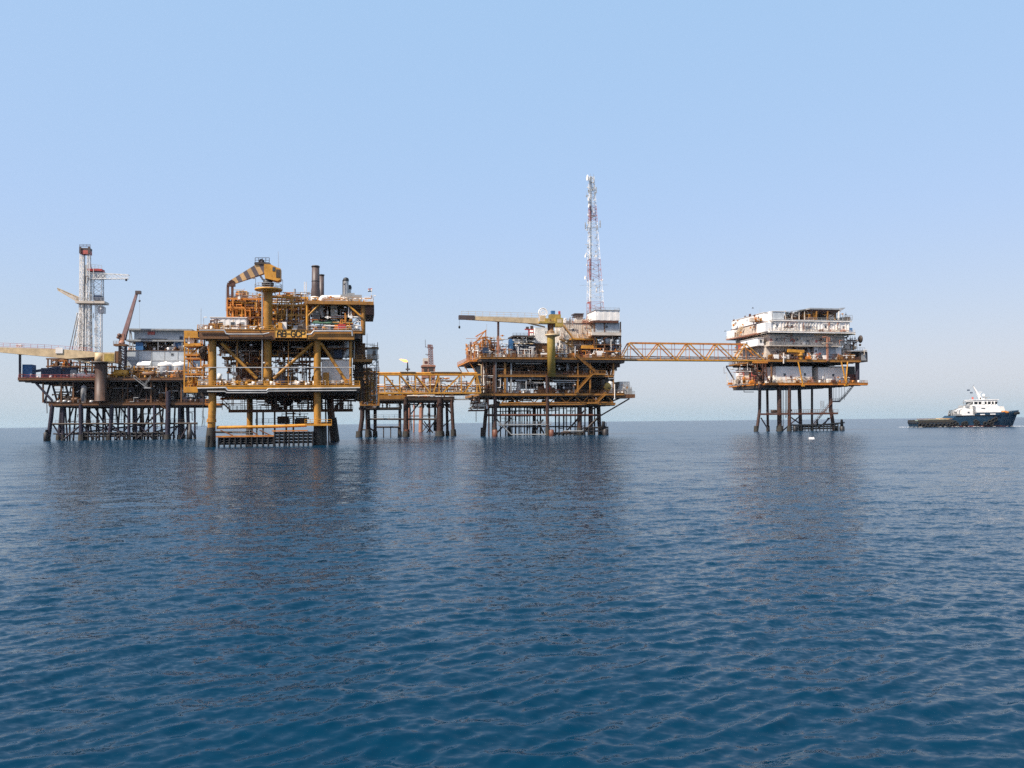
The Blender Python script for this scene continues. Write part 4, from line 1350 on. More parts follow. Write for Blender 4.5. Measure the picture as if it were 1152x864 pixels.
def drum_tank(F, px, py, r, v0, L, mat, name, label, cat, saddle='grey'):
    q = F(px, py, v0)
    t = thing(name, label, cat, F, (q.x, v0 + L / 2, q.z - r))
    part('shell', MB().lathe((q.x, v0, q.z), [(0, -.5), (r * .6, -.38), (r * .93, -.12), (r, .1), (r, L), (r * .6, L + .4), (0, L + .5)], 18, 'v'), M[mat], t)
    part('saddle', MB().box(q.x - r * .8, q.x + r * .8, v0 + .5, v0 + 1, q.z - r - .3, q.z - r * .5).box(q.x - r * .8, q.x + r * .8, v0 + L - 1, v0 + L - .5, q.z - r - .3, q.z - r * .5), M[saddle], t)
    part('manhole', MB().lathe((q.x + r * .15, v0 - .5, q.z - r * .35), [(0, -.1), (r * .22, -.1), (r * .22, .3)], 10, 'v'), M['dark'], t)
    return t
drum_tank(C, 684, 435.2, 1.75, .2, 6, 'olive', 'horizontal_tank', 'olive yellow round tank on the outboard platform beside the grey box', 'tank')
cladbox('grey_enclosure', 'square grey enclosure on the outboard platform right of the olive tank', 'enclosure', C, pb(C, 697, 429.3, 708.5, 443.4, 2, 7), 'galv', 'f')
cladbox('dark_locker', 'dark narrow locker left of the square grey enclosure', 'locker', C, pb(C, 692, 430, 696.4, 443.4, 2.5, 6), 'dark')
cladbox('deck_bin', 'small dark bin at the outer rail of the outboard platform', 'bin', C, pb(C, 706, 437, 711, 443.4, .4, 1.8), 'grey')
solo('white_standpipe', MB().cone(C(691.5, 449, -.9), C(691.5, 432, -.9), .2, None, 8), M['white'], 'white standpipe in front of the dark narrow locker', 'pipe', C, C(691.5, 449, -.9))

# upper deck, left: orange steelwork climbing to a point
ow = thing('orange_steelwork', 'orange rusty steel frame climbing in steps at the left end of the main deck', 'steel frame', C, C(535, 402, 10))
fb = MB()
for v in (4, 14, 26):
    for x, yt in ((534, 388), (543, 379), (546.5, 371), (551, 384)):
        fb.bar(C(x, 403, v), C(x, yt, v), .22)
    for a, b_ in (((533, 388), (543, 386)), ((533, 388), (546, 372)), ((539, 381), (549, 379)), ((543, 379), (552, 384))):
        fb.bar(C(*a, v), C(*b_, v), .22)
for x, y in ((534, 388), (546.5, 372), (543, 380), (551, 384)):
    q = C(x, y, 4)
    fb.bar(q, (q.x, 26, q.z), .2)
part('frame', fb, M['orange'], ow)
equip(C, ow, 533, 556, 383, 402, 3, 24, 34, ['orange', 'pinkbrown', 'white', 'orange', 'rust', 'grey'], 51, 'mmmumr', (.12, .34))
u0, u1 = C(541, 403, 18)[0], C(541, 403, 18)[0]
part('outrigger_floor', MB().box(d4[0] - 3.2, d4[0] - .2, 6, 37, d4[2] - 1.2, d4[2] - .6), M['orange'], ow)
part('railing', MB().rail([(d4[0] - 3.2, 6, d4[2] - .6), (d4[0] - 3.2, 37, d4[2] - .6)], 1.3, 2.4, .07), M['orange'], ow)
part('knee_brace', MB().bar((d4[0] - 3, 8, d4[2] - 1.2), (d4[0], 8, d4[2] - 6), .2).bar((d4[0] - 3, 22, d4[2] - 1.2), (d4[0], 22, d4[2] - 6), .2).bar((d4[0] - 3, 36, d4[2] - 1.2), (d4[0], 36, d4[2] - 6), .2), M['orange'], ow)
equip(C, ow, 544, 574, 378, 402, 6, 22, 26, ['orange', 'rust', 'pinkbrown', 'white', 'grey', 'brown'], 52, 'mmmurh', (.12, .3))
antenna('small whip antenna above the orange steel frame', C, C(547.5, 372, 8), 2.8, .06)
rp = C(560.5, 396, 0)
solo('boom_rest', MB().bar((rp.x, 0, d4[2]), C(560.5, 362, 0), .42).box(rp.x - .9, rp.x + .9, -.9, .9, C(560.5, 362, 0)[2], C(560.5, 362, 0)[2] + .3), M['pinkbrown'], 'rusty square boom rest post standing under the crane boom', 'post', C, (rp.x, 0, d4[2]))
bt = C(574.5, 393.5, 2)
t = thing('blue_tank', 'upright pale blue tank left of the dark generator module', 'tank', C, (bt.x, 2, d4[2]))
part('shell', MB().lathe((bt.x, 2, C(574.5, 394, 2)[2]), [(0, 0), (.5, .05), (.93, .5), (.93, 3.6), (.8, 4.2), (.4, 4.5), (0, 4.6)], 16), M['lightblue'], t)
part('stand', MB().bar((bt.x - .7, 1.5, d4[2]), (bt.x - .7, 1.5, bt.z + .5), .12).bar((bt.x + .7, 1.5, d4[2]), (bt.x + .7, 1.5, bt.z + .5), .12).bar((bt.x, 2.7, d4[2]), (bt.x, 2.7, bt.z + .5), .12), M['grey'], t)
gm = thing('generator_module', 'dark two-storey generator module under the crane boom', 'generator', C, C(590, 401, 8))
part('casing', MB().pbox(C, 577, 387, 602, 401.8, 5, 14).ribs(*pb(C, 577, 387, 602, 401.8, 5, 14), 1.4, .08, 'fl'), M['navy'], gm)
part('open_frame', MB().pbox(C, 577, 377.5, 602, 379, 4.6, 14).pbox(C, 577, 385.8, 602, 387, 4.6, 14), M['dark'], gm)
part('radiator', MB().pbox(C, 579, 379, 586, 386, 8, 13).pbox(C, 594, 379, 601, 386, 8, 13), M['dark'], gm)
equip(C, gm, 577, 602, 379, 386.5, 4.8, 7.5, 14, ['galv', 'grey', 'lightblue', 'dark', 'white'], 53, 'mmc', (.1, .2))
part('railing', MB().rail([C(577, 377.5, 4.7), C(602, 377.5, 4.7)], 1.0, 1.5, .05), M['dark'], gm)
part('yellow_rail', MB().pbox(C, 579, 386, 601, 386.9, 4.3, 4.55), M['cream'], gm)
equip(C, cp, 556, 612, 392, 402, -.3, 4, 18, ['brown', 'white', 'grey', 'rust', 'galv', 'red'], 54, 'mssc', (.08, .16))
cladbox('dark_cabinet', 'dark square cabinet on the front edge of the brown main deck', 'cabinet', C, pb(C, 543.5, 391, 549, 397, .2, 1.8), 'navy')
for x, l in ((598.5, 'white T-shaped post left of the olive crane pedestal'), (647, 'white post on the front edge above the outside stair'), (583, 'thin white post in front of the generator module')):
    solo('white_post', MB().cone(C(x, 402, -.8), C(x, 390.5, -.8), .16, None, 6).box(C(x, 390, -.8)[0] - (1 if 590 < x < 600 else .2), C(x, 390, -.8)[0] + (1 if 590 < x < 600 else .2), -1, -.6, C(x, 390.8, -.8)[2], C(x, 390, -.8)[2]), M['cleanwhite'], l, 'post', C, C(x, 402, -.8))
solo('white_box', MB().pbox(C, 609, 397, 615.5, 399.4, -.9, .2), M['cleanwhite'], 'white flat box at the foot of the olive crane pedestal', 'box', C, C(612, 399.4, -.9))
container('white container with a bright left end between generator module and crane pedestal', C, pb(C, 602, 368.5, 616, 386, 6, 16), 'cleanwhite')
cladbox('container_stand', 'brown stand under the white container by the crane pedestal', 'stand', C, pb(C, 602.5, 386.1, 616, 402, 6.4, 15), 'brown')
rj = thing('deck_hoist', 'small red frame with dark hoist sticking out left of the white container', 'hoist', C, C(596, 378, 8))
part('beam', MB().pbox(C, 590.5, 369.8, 602, 371.2, 8, 8.5).pbox(C, 595, 373.5, 602, 374.6, 8, 8.5), M['red'], rj)
part('post', MB().pbox(C, 594.5, 370, 596, 378, 8.1, 8.6), M['red'], rj)
part('hoist', MB().pbox(C, 592, 367.5, 595, 369.6, 7.9, 8.7).pbox(C, 597, 366.5, 600, 369.6, 7.9, 8.7), M['dark'], rj)
# crane
cc = thing('pedestal_crane', 'olive yellow pedestal crane with its boom lying level to the left', 'crane', C, C(620.5, 424, -1.8))
zb, zt_ = C(620.5, 424, -2), C(620.5, 378, -2)
part('pedestal', MB().lathe(zb, [(0, 0), (1.62, 0), (1.62, zt_.z - zb.z)], 20), M['olive'], cc)
pq = C(621.5, 377.5, -2)
pl = part('crane_platform', MB().lathe(pq, [(1.6, -.5), (2.9, -.1), (2.95, .4), (1.5, .42)], 18), M['cream'], cc)
part('railing', MB().rail([(pq.x + 2.85 * math.cos(a), -2 + 2.85 * math.sin(a), pq.z + .4) for a in [i * math.pi / 6 for i in range(13)]], 1.2, 1.5, .06), M['cream'], pl)
part('slew_column', MB().lathe(C(619.5, 376, -2), [(1.5, 0), (1.5, 1.2), (1.2, 1.2), (1.25, 4.5), (1.6, 4.6), (1.6, 5.2), (0, 5.2)], 16), M['brown'], cc)
part('crane_deck', MB().pbox(C, 607, 361.5, 626, 363.5, -4, .5), M['olive'], cc)
cab = part('operator_cab', MB().pbox(C, 625, 357.5, 633.5, 367.5, -4, -1), M['olive'], cc)
part('cab_window', MB().pbox(C, 627, 359, 632, 363, -4.1, -4.02), M['cream'], cab)
part('machinery', MB().pbox(C, 619, 353.5, 631, 361.4, -2.5, .3).pbox(C, 613, 358, 619, 364, -2.8, 0), M['olive'], cc)
part('blue_motor', MB().pbox(C, 620.5, 349.5, 624.5, 353.4, -2, -.5), M['blue'], cc)
part('red_lamp', MB().pbox(C, 628.5, 350, 630.5, 353.4, -2, -1.4), M['red'], cc)
wq = C(611, 351.5, -2)
wh = MB().torus(wq, 1.75, .16, 'v', 20, 6).torus(wq + Vector((0, .7, 0)), 1.75, .16, 'v', 20, 6).torus(wq, 1.2, .1, 'v', 16, 5)
for i in range(8):
    a = i * math.pi / 4
    wh.bar(wq, wq + Vector((1.7 * math.cos(a), 0, 1.7 * math.sin(a))), .09)
part('hose_reel', wh, M['white'], cc)
part('reel_stand', MB().pbox(C, 608, 355, 614, 361.5, -2.6, -1), M['cream'], cc)
A0, A1 = C(606, 357.8, -2.6), C(606, 364.2, -2.6)
B0, B1 = C(525, 355.6, -2.6), C(525, 359.4, -2.6)
bm = MB()
vs = [A0, A1, B1, B0]
vs = vs + [v + Vector((0, 1.6, 0)) for v in vs]
bm.add(vs, [(0, 3, 2, 1), (4, 5, 6, 7), (0, 1, 5, 4), (1, 2, 6, 5), (2, 3, 7, 6), (3, 0, 4, 7)])
boom = part('boom', bm, M['cream'], cc)
part('boom_walkway_rail', MB().rail([C(519, 355.3, -2.6), C(606, 357.6, -2.6)], 1.8, 2.9, .055), M['cream'], boom)
part('boom_head', MB().pbox(C, 516.5, 354.6, 534, 359.2, -2.75, -.85), M['stack'], boom)
part('boom_strut', MB().bar(C(590, 362.5, -1.8), C(613, 368, -1.8), .3), M['cream'], boom)
part('hook_rope', MB().bar(C(516.8, 358.5, -1.8), C(516.8, 366.5, -1.8), .045), M['dark'], boom)
part('hook', MB().ball(C(516.8, 368, -1.8), .42, 8, 6, 1.5), M['black'], boom)
# living block and cabins on the right
cabin('accommodation_block', 'cream ribbed block on the main deck between crane and mast', 'building', C, pb(C, 634, 364, 668.5, 383, 7, 20), 'beige', 'fl', .9, ((.3, .62),), (.7, .12), roof='rust')
cabin('beige_block', 'long beige block under the cream ribbed block, behind orange clutter', 'building', C, pb(C, 636, 383.2, 669, 402, 8, 20), 'beige', 'fl', .9, (), (.35,), roof='grey')
ok_ = thing('access_walkway', 'ochre walkway with zigzag stair in front of the cream ribbed block', 'walkway', C, C(650, 402, 4))
part('floor', MB().pbox(C, 643, 380.5, 672, 382.2, 3.4, 6.8), M['golden'], ok_)
part('railing', MB().rail([C(643, 380.4, 3.5), C(672, 379, 3.5)], 1.2, 1.5, .06), M['golden'], ok_)
part('flight', MB().stair(C(633, 365, 3.6), C(645, 380.5, 3.6), 1.2), M['golden'], ok_)
part('flight', MB().stair(C(630, 381, 3.0), C(645, 391, 3.0), 1.2), M['golden'], ok_)
part('floor', MB().pbox(C, 655, 388.5, 671, 392.5, 3.2, 6.8), M['golden'], ok_)
part('post', MB().bar(C(643.5, 402, 3.6), C(643.5, 381, 3.6), .14).bar(C(671, 402, 3.6), C(671, 381, 3.6), .14), M['golden'], ok_)
equip(C, cp, 626, 700, 391, 402, -.4, 6, 34, ['redtone', 'rust', 'orange', 'brown', 'white', 'ochre', 'orange', 'pinkbrown', 'dark'], 56, 'mmsmc', (.1, .22))
equip(C, cp, 624, 640, 370, 401, 4, 7, 8, ['white', 'grey', 'beige'], 57, 'mur', (.15, .3))
# right tower of cabins
ft = thing('cabin_support', 'dark steel frame with tank carrying the two stacked white cabins', 'steel frame', C, C(682, 402, 6))
fb = MB()
for x in (668.5, 680, 698):
    for v in (3, 13):
        fb.bar(C(x, 402, v), C(x, 362, v), .25)
for y in (377.6, 387):
    a, b_ = C(667, y, 3), C(699, y, 3)
    fb.box(a.x, b_.x, 2.8, 13.2, a.z - .4, a.z)
part('frame', fb, M['brown'], ft)
part('floor', MB().pbox(C, 666, 374, 699, 377.2, 1.6, 13.6), M['beige'], ft)
part('railing', MB().rail([C(666, 374, 1.7), C(699, 374, 1.7), (C(699, 374, 1.7)[0], 13.5, C(699, 374, 1.7)[2])], 1.1, 2.0, .05), M['grey'], ft)
part('tank', MB().lathe(C(682, 388, 5), [(0, 0), (2, 0), (2, 2.4), (1.6, 2.7), (0, 2.8)], 18), M['galv'], ft)
part('dark_store', MB().pbox(C, 670, 389, 697, 401.5, 8, 18), M['dark'], ft)
equip(C, ft, 670, 699, 379, 387, 4, 12, 9, ['dark', 'grey', 'rust', 'white'], 58, 'mmc', (.1, .2))
equip(C, ft, 670, 700, 388, 402, 2, 7, 14, ['dark', 'grey', 'rust', 'navy', 'brown'], 59, 'mmhsu', (.1, .25))
ppart('knee_brace', C, ft, [(691, 401), (699, 389)], 3, .3, 'dark', 6)
cabin('control_cabin', 'pale blue-grey cabin with one small dark window, lower of the two stacked cabins', 'cabin', C, pb(C, 670, 363.3, 697, 374, 3, 13), 'clad', '', .8, ((.46, .6),), (), ((.5, .6),), roof='white')
wn_ = pb(C, 670, 349.3, 697, 360.5, 2, 13)
cabin('roof_cabin', 'weathered white open-topped cabin at the top beside the lattice mast', 'cabin', C, wn_, 'white', 'f', 2.2, (), (), (), roof='grey', rail='grey')
part_ = cladbox('cabin_plinth', 'rusty plinth under the weathered white top cabin', 'plinth', C, pb(C, 667, 360.6, 696, 363, 1.8, 13.2), 'rust')
u0_, u1_, z0_, z1_ = C.rect(648, 352, 656.5, 363.6, 10)
rt = thing('roof_ventilator', 'rusty louvred ventilator on the roof of the cream ribbed block', 'ventilator', C, C(652, 363.5, 10))
part('casing', MB().pbox(C, 649, 356, 656, 363.6, 10, 14), M['beige'], rt)
part('cowl', MB().pbox(C, 646.5, 352.4, 657, 353.6, 9.5, 14.5).pbox(C, 647.5, 354.6, 656.5, 356, 9.5, 14.5).pbox(C, 648, 353.6, 656, 354.6, 10, 14), M['stack'], rt)
equip(C, cp, 634, 668, 357.5, 363.5, 8, 18, 16, ['rust', 'beige', 'white', 'pinkbrown', 'grey'], 60, 'msmc', (.1, .2))

# ---- tall lattice mast
mt_ = thing('lattice_mast', 'tall tapering red and white lattice mast hung with dishes', 'mast', C, C(669, 363, 15))
mb0 = C(669, 364, 15)
top_z = C(664, 199, 15)[2]
hb, ht = 3.2, 1.05
zlow = mb0.z
xl = lambda y: C(661.6 + (663.2 - 661.6) * (364 - y) / 165, y, 15)[0]
xr = lambda y: C(678.6 + (668 - 678.6) * (364 - y) / 165, y, 15)[0]
ylev = [364, 340, 316, 292, 270, 250, 232, 214, 199]
for i in range(8):
    ya, yb = ylev[i], ylev[i + 1]
    za, zb_ = C(668, ya, 15)[2], C(666, yb, 15)[2]
    la, ra, lb_, rb = xl(ya), xr(ya), xl(yb), xr(yb)
    wa, wb = (ra - la) * .32, (rb - lb_) * .32
    base = [(la, 15 - wa, za), (ra, 15 - wa, za), (ra, 15 + wa, za), (la, 15 + wa, za)]
    top = [(lb_, 15 - wb, zb_), (rb, 15 - wb, zb_), (rb, 15 + wb, zb_), (lb_, 15 + wb, zb_)]
    sec = part('mast_section', MB().lattice(base, top, 4 if i < 4 else 5, .07, .05).bar(base[0], top[0], .16), M['mastred' if i in (0, 2, 5) else 'cleanwhite'], mt_, 'red mast section' if i in (0, 2, 5) else 'white mast section')
    part('ladder', MB().bar((la + .35, 15 - wa * .6, za), (lb_ + .35, 15 - wb * .6, zb_), .13).bar((la + .75, 15 - wa * .6, za), (lb_ + .75, 15 - wb * .6, zb_), .1).lattice([(la + .3, 15 - wa * .62, za), (la + .85, 15 - wa * .62, za)], [(lb_ + .3, 15 - wb * .62, zb_), (lb_ + .85, 15 - wb * .62, zb_)], 9, .06, .07), M['mastred' if i in (0, 2, 5) else 'cleanwhite'], sec)
def dish(px, py, r, v=13.4, left=True, name='dish_antenna'):
    q = C(px, py, v)
    mb = MB()
    s = -1 if left else 1
    prof = [(0, 0), (r * .5, s * .12 * r), (r * .85, s * .35 * r), (r, s * .55 * r), (r * .96, s * .58 * r), (r * .5, s * .2 * r), (0, s * .1 * r)]
    mb.lathe(q, prof, 14, 'u')
    mb.bar(q, q + Vector((-s * 1.2, .8, 0)), .08)
    part(name, mb, M['cleanwhite'], mt_)
dish(662.4, 200, 1.3); dish(662.8, 224, .8); dish(663.2, 231.5, .8); dish(659.5, 288, .85); dish(659.3, 312.5, .85)
dish(660.5, 298, .5); dish(677.5, 315, .5, 14, False); dish(678, 328, .45, 14, False)
for x, y, h in ((658.6, 254, 2.8), (675.2, 252, 3.0), (664, 213, 3.4), (668.6, 211, 2.4), (670.8, 214, 2.6), (669.5, 218, 1.6), (661, 257, 1.8), (672, 256, 1.8)):
    q = C(x, y, 13.2)
    part('panel_antenna', MB().box(q.x - .22, q.x + .22, 13.1, 13.4, q.z - h / 2, q.z + h / 2).bar(q, C(666, y, 14.2), .06), M['galv'], mt_)
part('cross_arm', MB().bar(C(652, 321, 14), C(684, 320.5, 14), .045).bar(C(658, 256, 13.6), C(675, 255.4, 13.6), .07), M['galv'], mt_)
part('antenna_bracket', MB().bar(C(664, 203, 14), C(664, 195.5, 14), .07).bar(C(668, 206, 14), C(668, 196, 14), .07).bar(C(662, 204, 14), C(669, 206, 14), .08), M['galv'], mt_)

fine(C, mt_, 660.5, 669, 199, 262, 13.6, 15.5, 30, ['galv', 'white', 'grey'], 301, 'jjl')
fine(C, mt_, 660, 672, 262, 350, 13, 15, 26, ['redfade', 'white', 'grey'], 302, 'jls')
fine(C, cp, 563, 650, 424, 442.4, -.3, 6, 70, ['grey', 'brown', 'rust', 'white', 'ochre', 'redtone'], 303, 'ssljvdc')
fine(C, cp, 564, 690, 405, 421.6, 0, 6, 50, ['brown', 'grey', 'ochre', 'rust'], 304, 'sslccj')
fine(C, cp, 545, 703, 392, 402.2, -.9, 3, 80, ['rust', 'brown', 'orange', 'white', 'ochre', 'grey'], 305, 'ssljvdL')
fine(C, cp, 562, 692, 444.5, 453.4, 0, 8, 40, ['brown', 'ochre', 'rust', 'grey'], 306, 'sscjl')
fine(C, cp, 543, 568, 405, 441, -.3, 4, 30, ['brown', 'ochre', 'rust', 'white'], 307, 'sLljc')
fine(C, cp, 630, 670, 357, 391, 3, 8, 55, ['rust', 'beige', 'ochre', 'pinkbrown', 'white', 'brown'], 308, 'ssljcL')
fine(C, cp, 530, 550, 445, 462, .5, 4, 22, ['pinkbrown', 'rust', 'stripe', 'white'], 309, 'ssvj')
fine(C, cp, 690, 713, 433, 443.4, .2, 3, 18, ['brown', 'grey', 'white', 'ochre'], 310, 'sjld')
fine(C, cp, 562, 680, 455, 487, 1, 22, 40, ['pile', 'soot', 'dark', 'brown'], 313, 'ssccL')
fine(C, ft, 669, 699, 378, 402, 1.8, 6, 40, ['brown', 'grey', 'white', 'rust', 'dark'], 311, 'ssljcL')
fine(C, ow, 531, 572, 376, 402, 2, 16, 95, ['orange', 'pinkbrown', 'stripe', 'white', 'rust', 'orange'], 312, 'ssslvjcL')
fine(C, gm, 577, 602, 378, 401, 3.6, 4.6, 40, ['galv', 'grey', 'clad', 'white', 'dark'], 314, 'sslvjc')
equip(C, cp, 548, 576, 386, 402, 0, 6, 16, ['pinkbrown', 'rust', 'white', 'orange', 'brown'], 315, 'mmsu', (.12, .28))
# ------------------------------------------------------------------ the white accommodation platform at the right
Q = Frame(866, 370, 12)
qp = thing('living_platform', 'white accommodation platform on slim legs, the rightmost platform', 'platform', Q, Q(890, 485))
legs(Q, qp, [([(854.8, 432), (854.5, 462), (850.5, 491)], 4, .72), ([(876.5, 432), (877, 491)], 2, 1.05), ([(888, 432), (888, 491)], 0, .8),
             ([(934, 432), (934.5, 460), (939.5, 491)], 2, .85), ([(863, 432), (864, 491)], 22, .6), ([(899, 432), (901, 491)], 18, .85), ([(913.5, 432), (913.5, 490)], 22, .55)], 'pile', splash=479)
for x, r, v in ((881, .18, 6), (884, .14, 3), (884.8, .1, 2), (899.7, .12, 8)):
    ppart('riser_pipe', Q, qp, [(x, 435), (x, 470 if r < .15 else 489)], v, r, 'dark', 6)
xbr(Q, qp, [((855, 466), (942, 465.2))], .3, .42, 'rust')
xbr(Q, qp, [((856, 470), (866, 486)), ((880, 485), (900, 468)), ((889, 469), (905, 480)), ((932, 470), (926, 480)), ((936, 470), (942, 486)), ((920, 482), (934, 470))], 4, .3, 'legblue')
wk = Q.rect(856, 464.6, 943, 466.4, -.6)
part('catwalk', MB().box(wk[0], wk[1], -.6, .6, wk[2], wk[3]), M['rust'], qp)
part('railing', MB().rail([(wk[0] + 4, -.5, wk[3]), (wk[1], -.5, wk[3])], 1.5, 2.4, .055), M['brown'], qp)
part('railing', MB().rail([Q(862, 464.6, 12), Q(930, 464.6, 12)], 1.5, 2.4, .055), M['grey'], qp)
part('catwalk_drum', MB().lathe(Q(868, 462.8, .3), [(0, 0), (.7, 0), (.7, 2.4), (0, 2.4)], 12, 'u').ball(Q(890, 461.5, .3), .5, 8, 6), M['dark'], qp)
fenders(Q, qp, 893, 943, 477, 491, -1.8, 1.8, 'black', 'boat_landing', 3, 2.2)
xbr(Q, qp, [((890, 478), (912, 479)), ((912, 479), (950, 475.5))], -1.6, .35, 'black')
part('fender', MB().lathe(Q(947.5, 491, -2), [(0, 0), (1.15, 0), (1.15, 4.6), (.6, 4.9)], 12).lathe(Q(947, 477, -2), [(0, -1), (.7, -1), (.5, 2.2)], 10), M['black'], qp)
part('fender', MB().lathe(Q(894.5, 491, -2), [(0, 0), (.9, 0), (.9, 4.6), (.5, 4.9)], 10).lathe(Q(919.5, 478, -2), [(0, 0), (.45, 0), (.4, 2.6)], 8), M['black'], qp)
r1 = deck(Q, qp, 866, 976, 430.8, -1, 35, 'dark', 'cellar_deck', .3, .9, 'orange', .9)
r2 = deck(Q, qp, 866, 968, 404.6, -1, 35, 'dark', 'main_deck', .35, 1.1, 'ochre', 1.0)
r3 = deck(Q, qp, 866, 946, 388.2, -.6, 35, 'beige', 'accommodation_deck', .25, .35, 'beige', .5)
r4 = deck(Q, qp, 866, 962, 373.2, -1.8, 35, 'white', 'accommodation_deck', .25, .35, 'white', .5)
r5 = deck(Q, qp, 868, 958, 360.2, -.5, 35, 'white', 'roof_deck', .25, .35, 'white', .5)
rim_rail(qp, r1[0], r1[1], -.9, 35, r1[2] + .06, 'ochre', 'flr', 1.2, .06)
rim_rail(qp, r2[0], r2[1], -.9, 35, r2[2] + .06, 'rust', 'flr', 1.25, .07, 1.8)
rim_rail(qp, r3[0], r3[1], -.5, 35, r3[2] + .06, 'galv', 'flr', 1.1, .05)
rim_rail(qp, r4[0], r4[1], -1.7, 35, r4[2] + .06, 'beige', 'flr', 1.1, .05)
rim_rail(qp, Q(905, 360)[0], r5[1], -.4, 35, r5[2] + .06, 'grey', 'fr', 1.2, .06)
# left wings of the decks
for d_, wd, mt in ((r1, 2.0, 'orange'), (r2, 2.0, 'ochre'), (r4, 3.2, 'pinkbrown')):
    part('deck_wing', MB().box(d_[0] - wd, d_[0] - .16, 6, 35, d_[2] - .55, d_[2] - .02), M[mt], qp)
    part('railing', MB().rail([(d_[0] - wd, 6, d_[2]), (d_[0] - wd, 35, d_[2]), (d_[0], 35, d_[2])], 1.2, 2.2, .06), M['rust' if mt != 'pinkbrown' else 'beige'], qp)
part('deck_wing', MB().box(r4[1] - .2, r4[1] + 3.0, 4, 22, r4[2] - .5, r4[2] - .03), M['beige'], qp)
# yellow struts between the two lower decks
for a, b_ in (((898, 407), (903.4, 433.5)), ((946.5, 407), (952.2, 433)), ((953.6, 407), (951.6, 433))):
    ppart('raking_strut', Q, qp, [a, b_], -1.5, .34, 'golden', 8)
    part('strut_shoe', MB().box(*(lambda q: (q.x - .7, q.x + .7, -1.9, -1.2, q.z - .5, q.z + .3))(Q(*b_, -1.5))), M['golden'], qp)
ppart('post', Q, qp, [(930.8, 406), (930.8, 379.5)], -1.35, .42, 'pinkbrown', 4)
ppart('post', Q, qp, [(933, 384), (933, 379.5)], -1.35, .3, 'pinkbrown', 4)
ppart('column', Q, qp, [(964.5, 431), (964.5, 406)], 1, .95, 'legblue', 12)
for x in (868, 876, 889, 915, 918):
    ppart('column', Q, qp, [(x, 431), (x, 406)], 16 if x > 870 else 1, .5, 'brown', 8)
# brown lattice under the bridge landing
ll = MB()
for a, b_ in (((852, 404), (866, 430)), ((866, 404), (852, 428)), ((858, 404), (858, 430)), ((852, 404), (852, 430)), ((860, 404), (864, 430)), ((846, 406), (856, 430))):
    ll.bar(Q(*a, 4), Q(*b_, 4), .22)
part('landing_lattice', ll, M['rust'], qp)
part('bracket', MB().bar(Q(817, 412.5, 36), Q(827, 429, 36), .3).bar(Q(817, 412, 36), Q(838, 411, 36), .35).bar(Q(832, 411, 36), Q(833, 431, 36), .2), M['legblue'], qp)
part('post', MB().bar(Q(830.5, 408, 34), Q(830.5, 432, 34), .28), M['pinkbrown'], qp)
# stairs down to the water
part('stair', MB().stair(Q(961, 433.5, 3), Q(951, 446, 3), 1.2), M['legblue'], qp)
part('stair', MB().stair(Q(951, 446, 3), Q(945, 451.5, 3), 1.2), M['legblue'], qp)
part('stair_landing', MB().pbox(Q, 936, 451, 945.5, 452.4, 2.8, 4.4).rail([Q(937, 451, 2.9), Q(945, 451, 2.9)], 1.2, 1.4, .06), M['legblue'], qp)
part('stair', MB().stair(Q(937, 452, 1), Q(915.5, 478.5, 1), 1.3), M['rust'], qp)
part('cage_gate', MB().lattice([Q(923, 460, 1), Q(927, 460, 1), Q(927, 460, 2), Q(923, 460, 2)], [Q(923, 451, 1), Q(927, 451, 1), Q(927, 451, 2), Q(923, 451, 2)], 4, .09, .06), M['galv'], qp)
for x in (938, 940.5, 944, 947, 950):
    ppart('hanger_rod', Q, qp, [(x, 434), (x, 450)], 4, .09, 'dark', 5)
for pts in ([(837, 438), (837, 441), (848, 441)], [(852, 439), (870, 439), (881, 437)], [(905, 438), (925, 437)]):
    ppart('under_pipe', Q, qp, pts, 3, .16, 'dark')
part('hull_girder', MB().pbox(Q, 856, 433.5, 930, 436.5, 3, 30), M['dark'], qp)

# ---- cabins, deck by deck
def qcab(name, label, x0, x1, y0, y1, v0, v1, mat, **k):
    return cabin(name, label, 'cabin', Q, pb(Q, x0, y0, x1, y1, v0, v1), mat, **k)
qcab('deck_cabin', 'white cabin on the lowest deck, the longer one at left of the raking strut', 873, 913.5, 412.5, 430.6, 1.5, 12, 'white', ribs='', windows=((.24, .5), (.8, .52)), roof='galv', win_h=1.0)
qcab('deck_cabin', 'white cabin on the lowest deck, the shorter one near the twin yellow struts', 920.5, 952, 413.5, 430.6, 2.5, 12, 'white', ribs='', windows=((.53, .5),), roof='galv', win_h=1.0)
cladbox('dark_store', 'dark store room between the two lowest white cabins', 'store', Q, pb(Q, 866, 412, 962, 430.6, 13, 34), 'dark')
qcab('small_cabin', 'small pale cabin on the lowest deck at the far left side', 834.5, 842, 416, 432.2, 27, 33, 'cleanwhite', ribs='', roof='beige')
qcab('small_cabin', 'grey-brown hut right of the small pale cabin at the left side', 843, 852, 413.5, 431.5, 22, 28, 'beige', ribs='l', roof='grey')
equip(Q, qp, 835, 868, 416, 431.5, 8, 28, 16, ['rust', 'orange', 'beige', 'redfade', 'grey'], 81, 'mmsuc', (.12, .25))
equip(Q, qp, 872, 965, 424, 430.6, -.6, 1.2, 12, ['white', 'beige', 'rust', 'pinkbrown', 'ochre'], 82, 'msc', (.07, .15))
cladbox('red_skid', 'dark red low box on the lowest deck beside the blue column', 'box', Q, pb(Q, 954, 421, 963, 430.6, 2, 5), 'bootred')
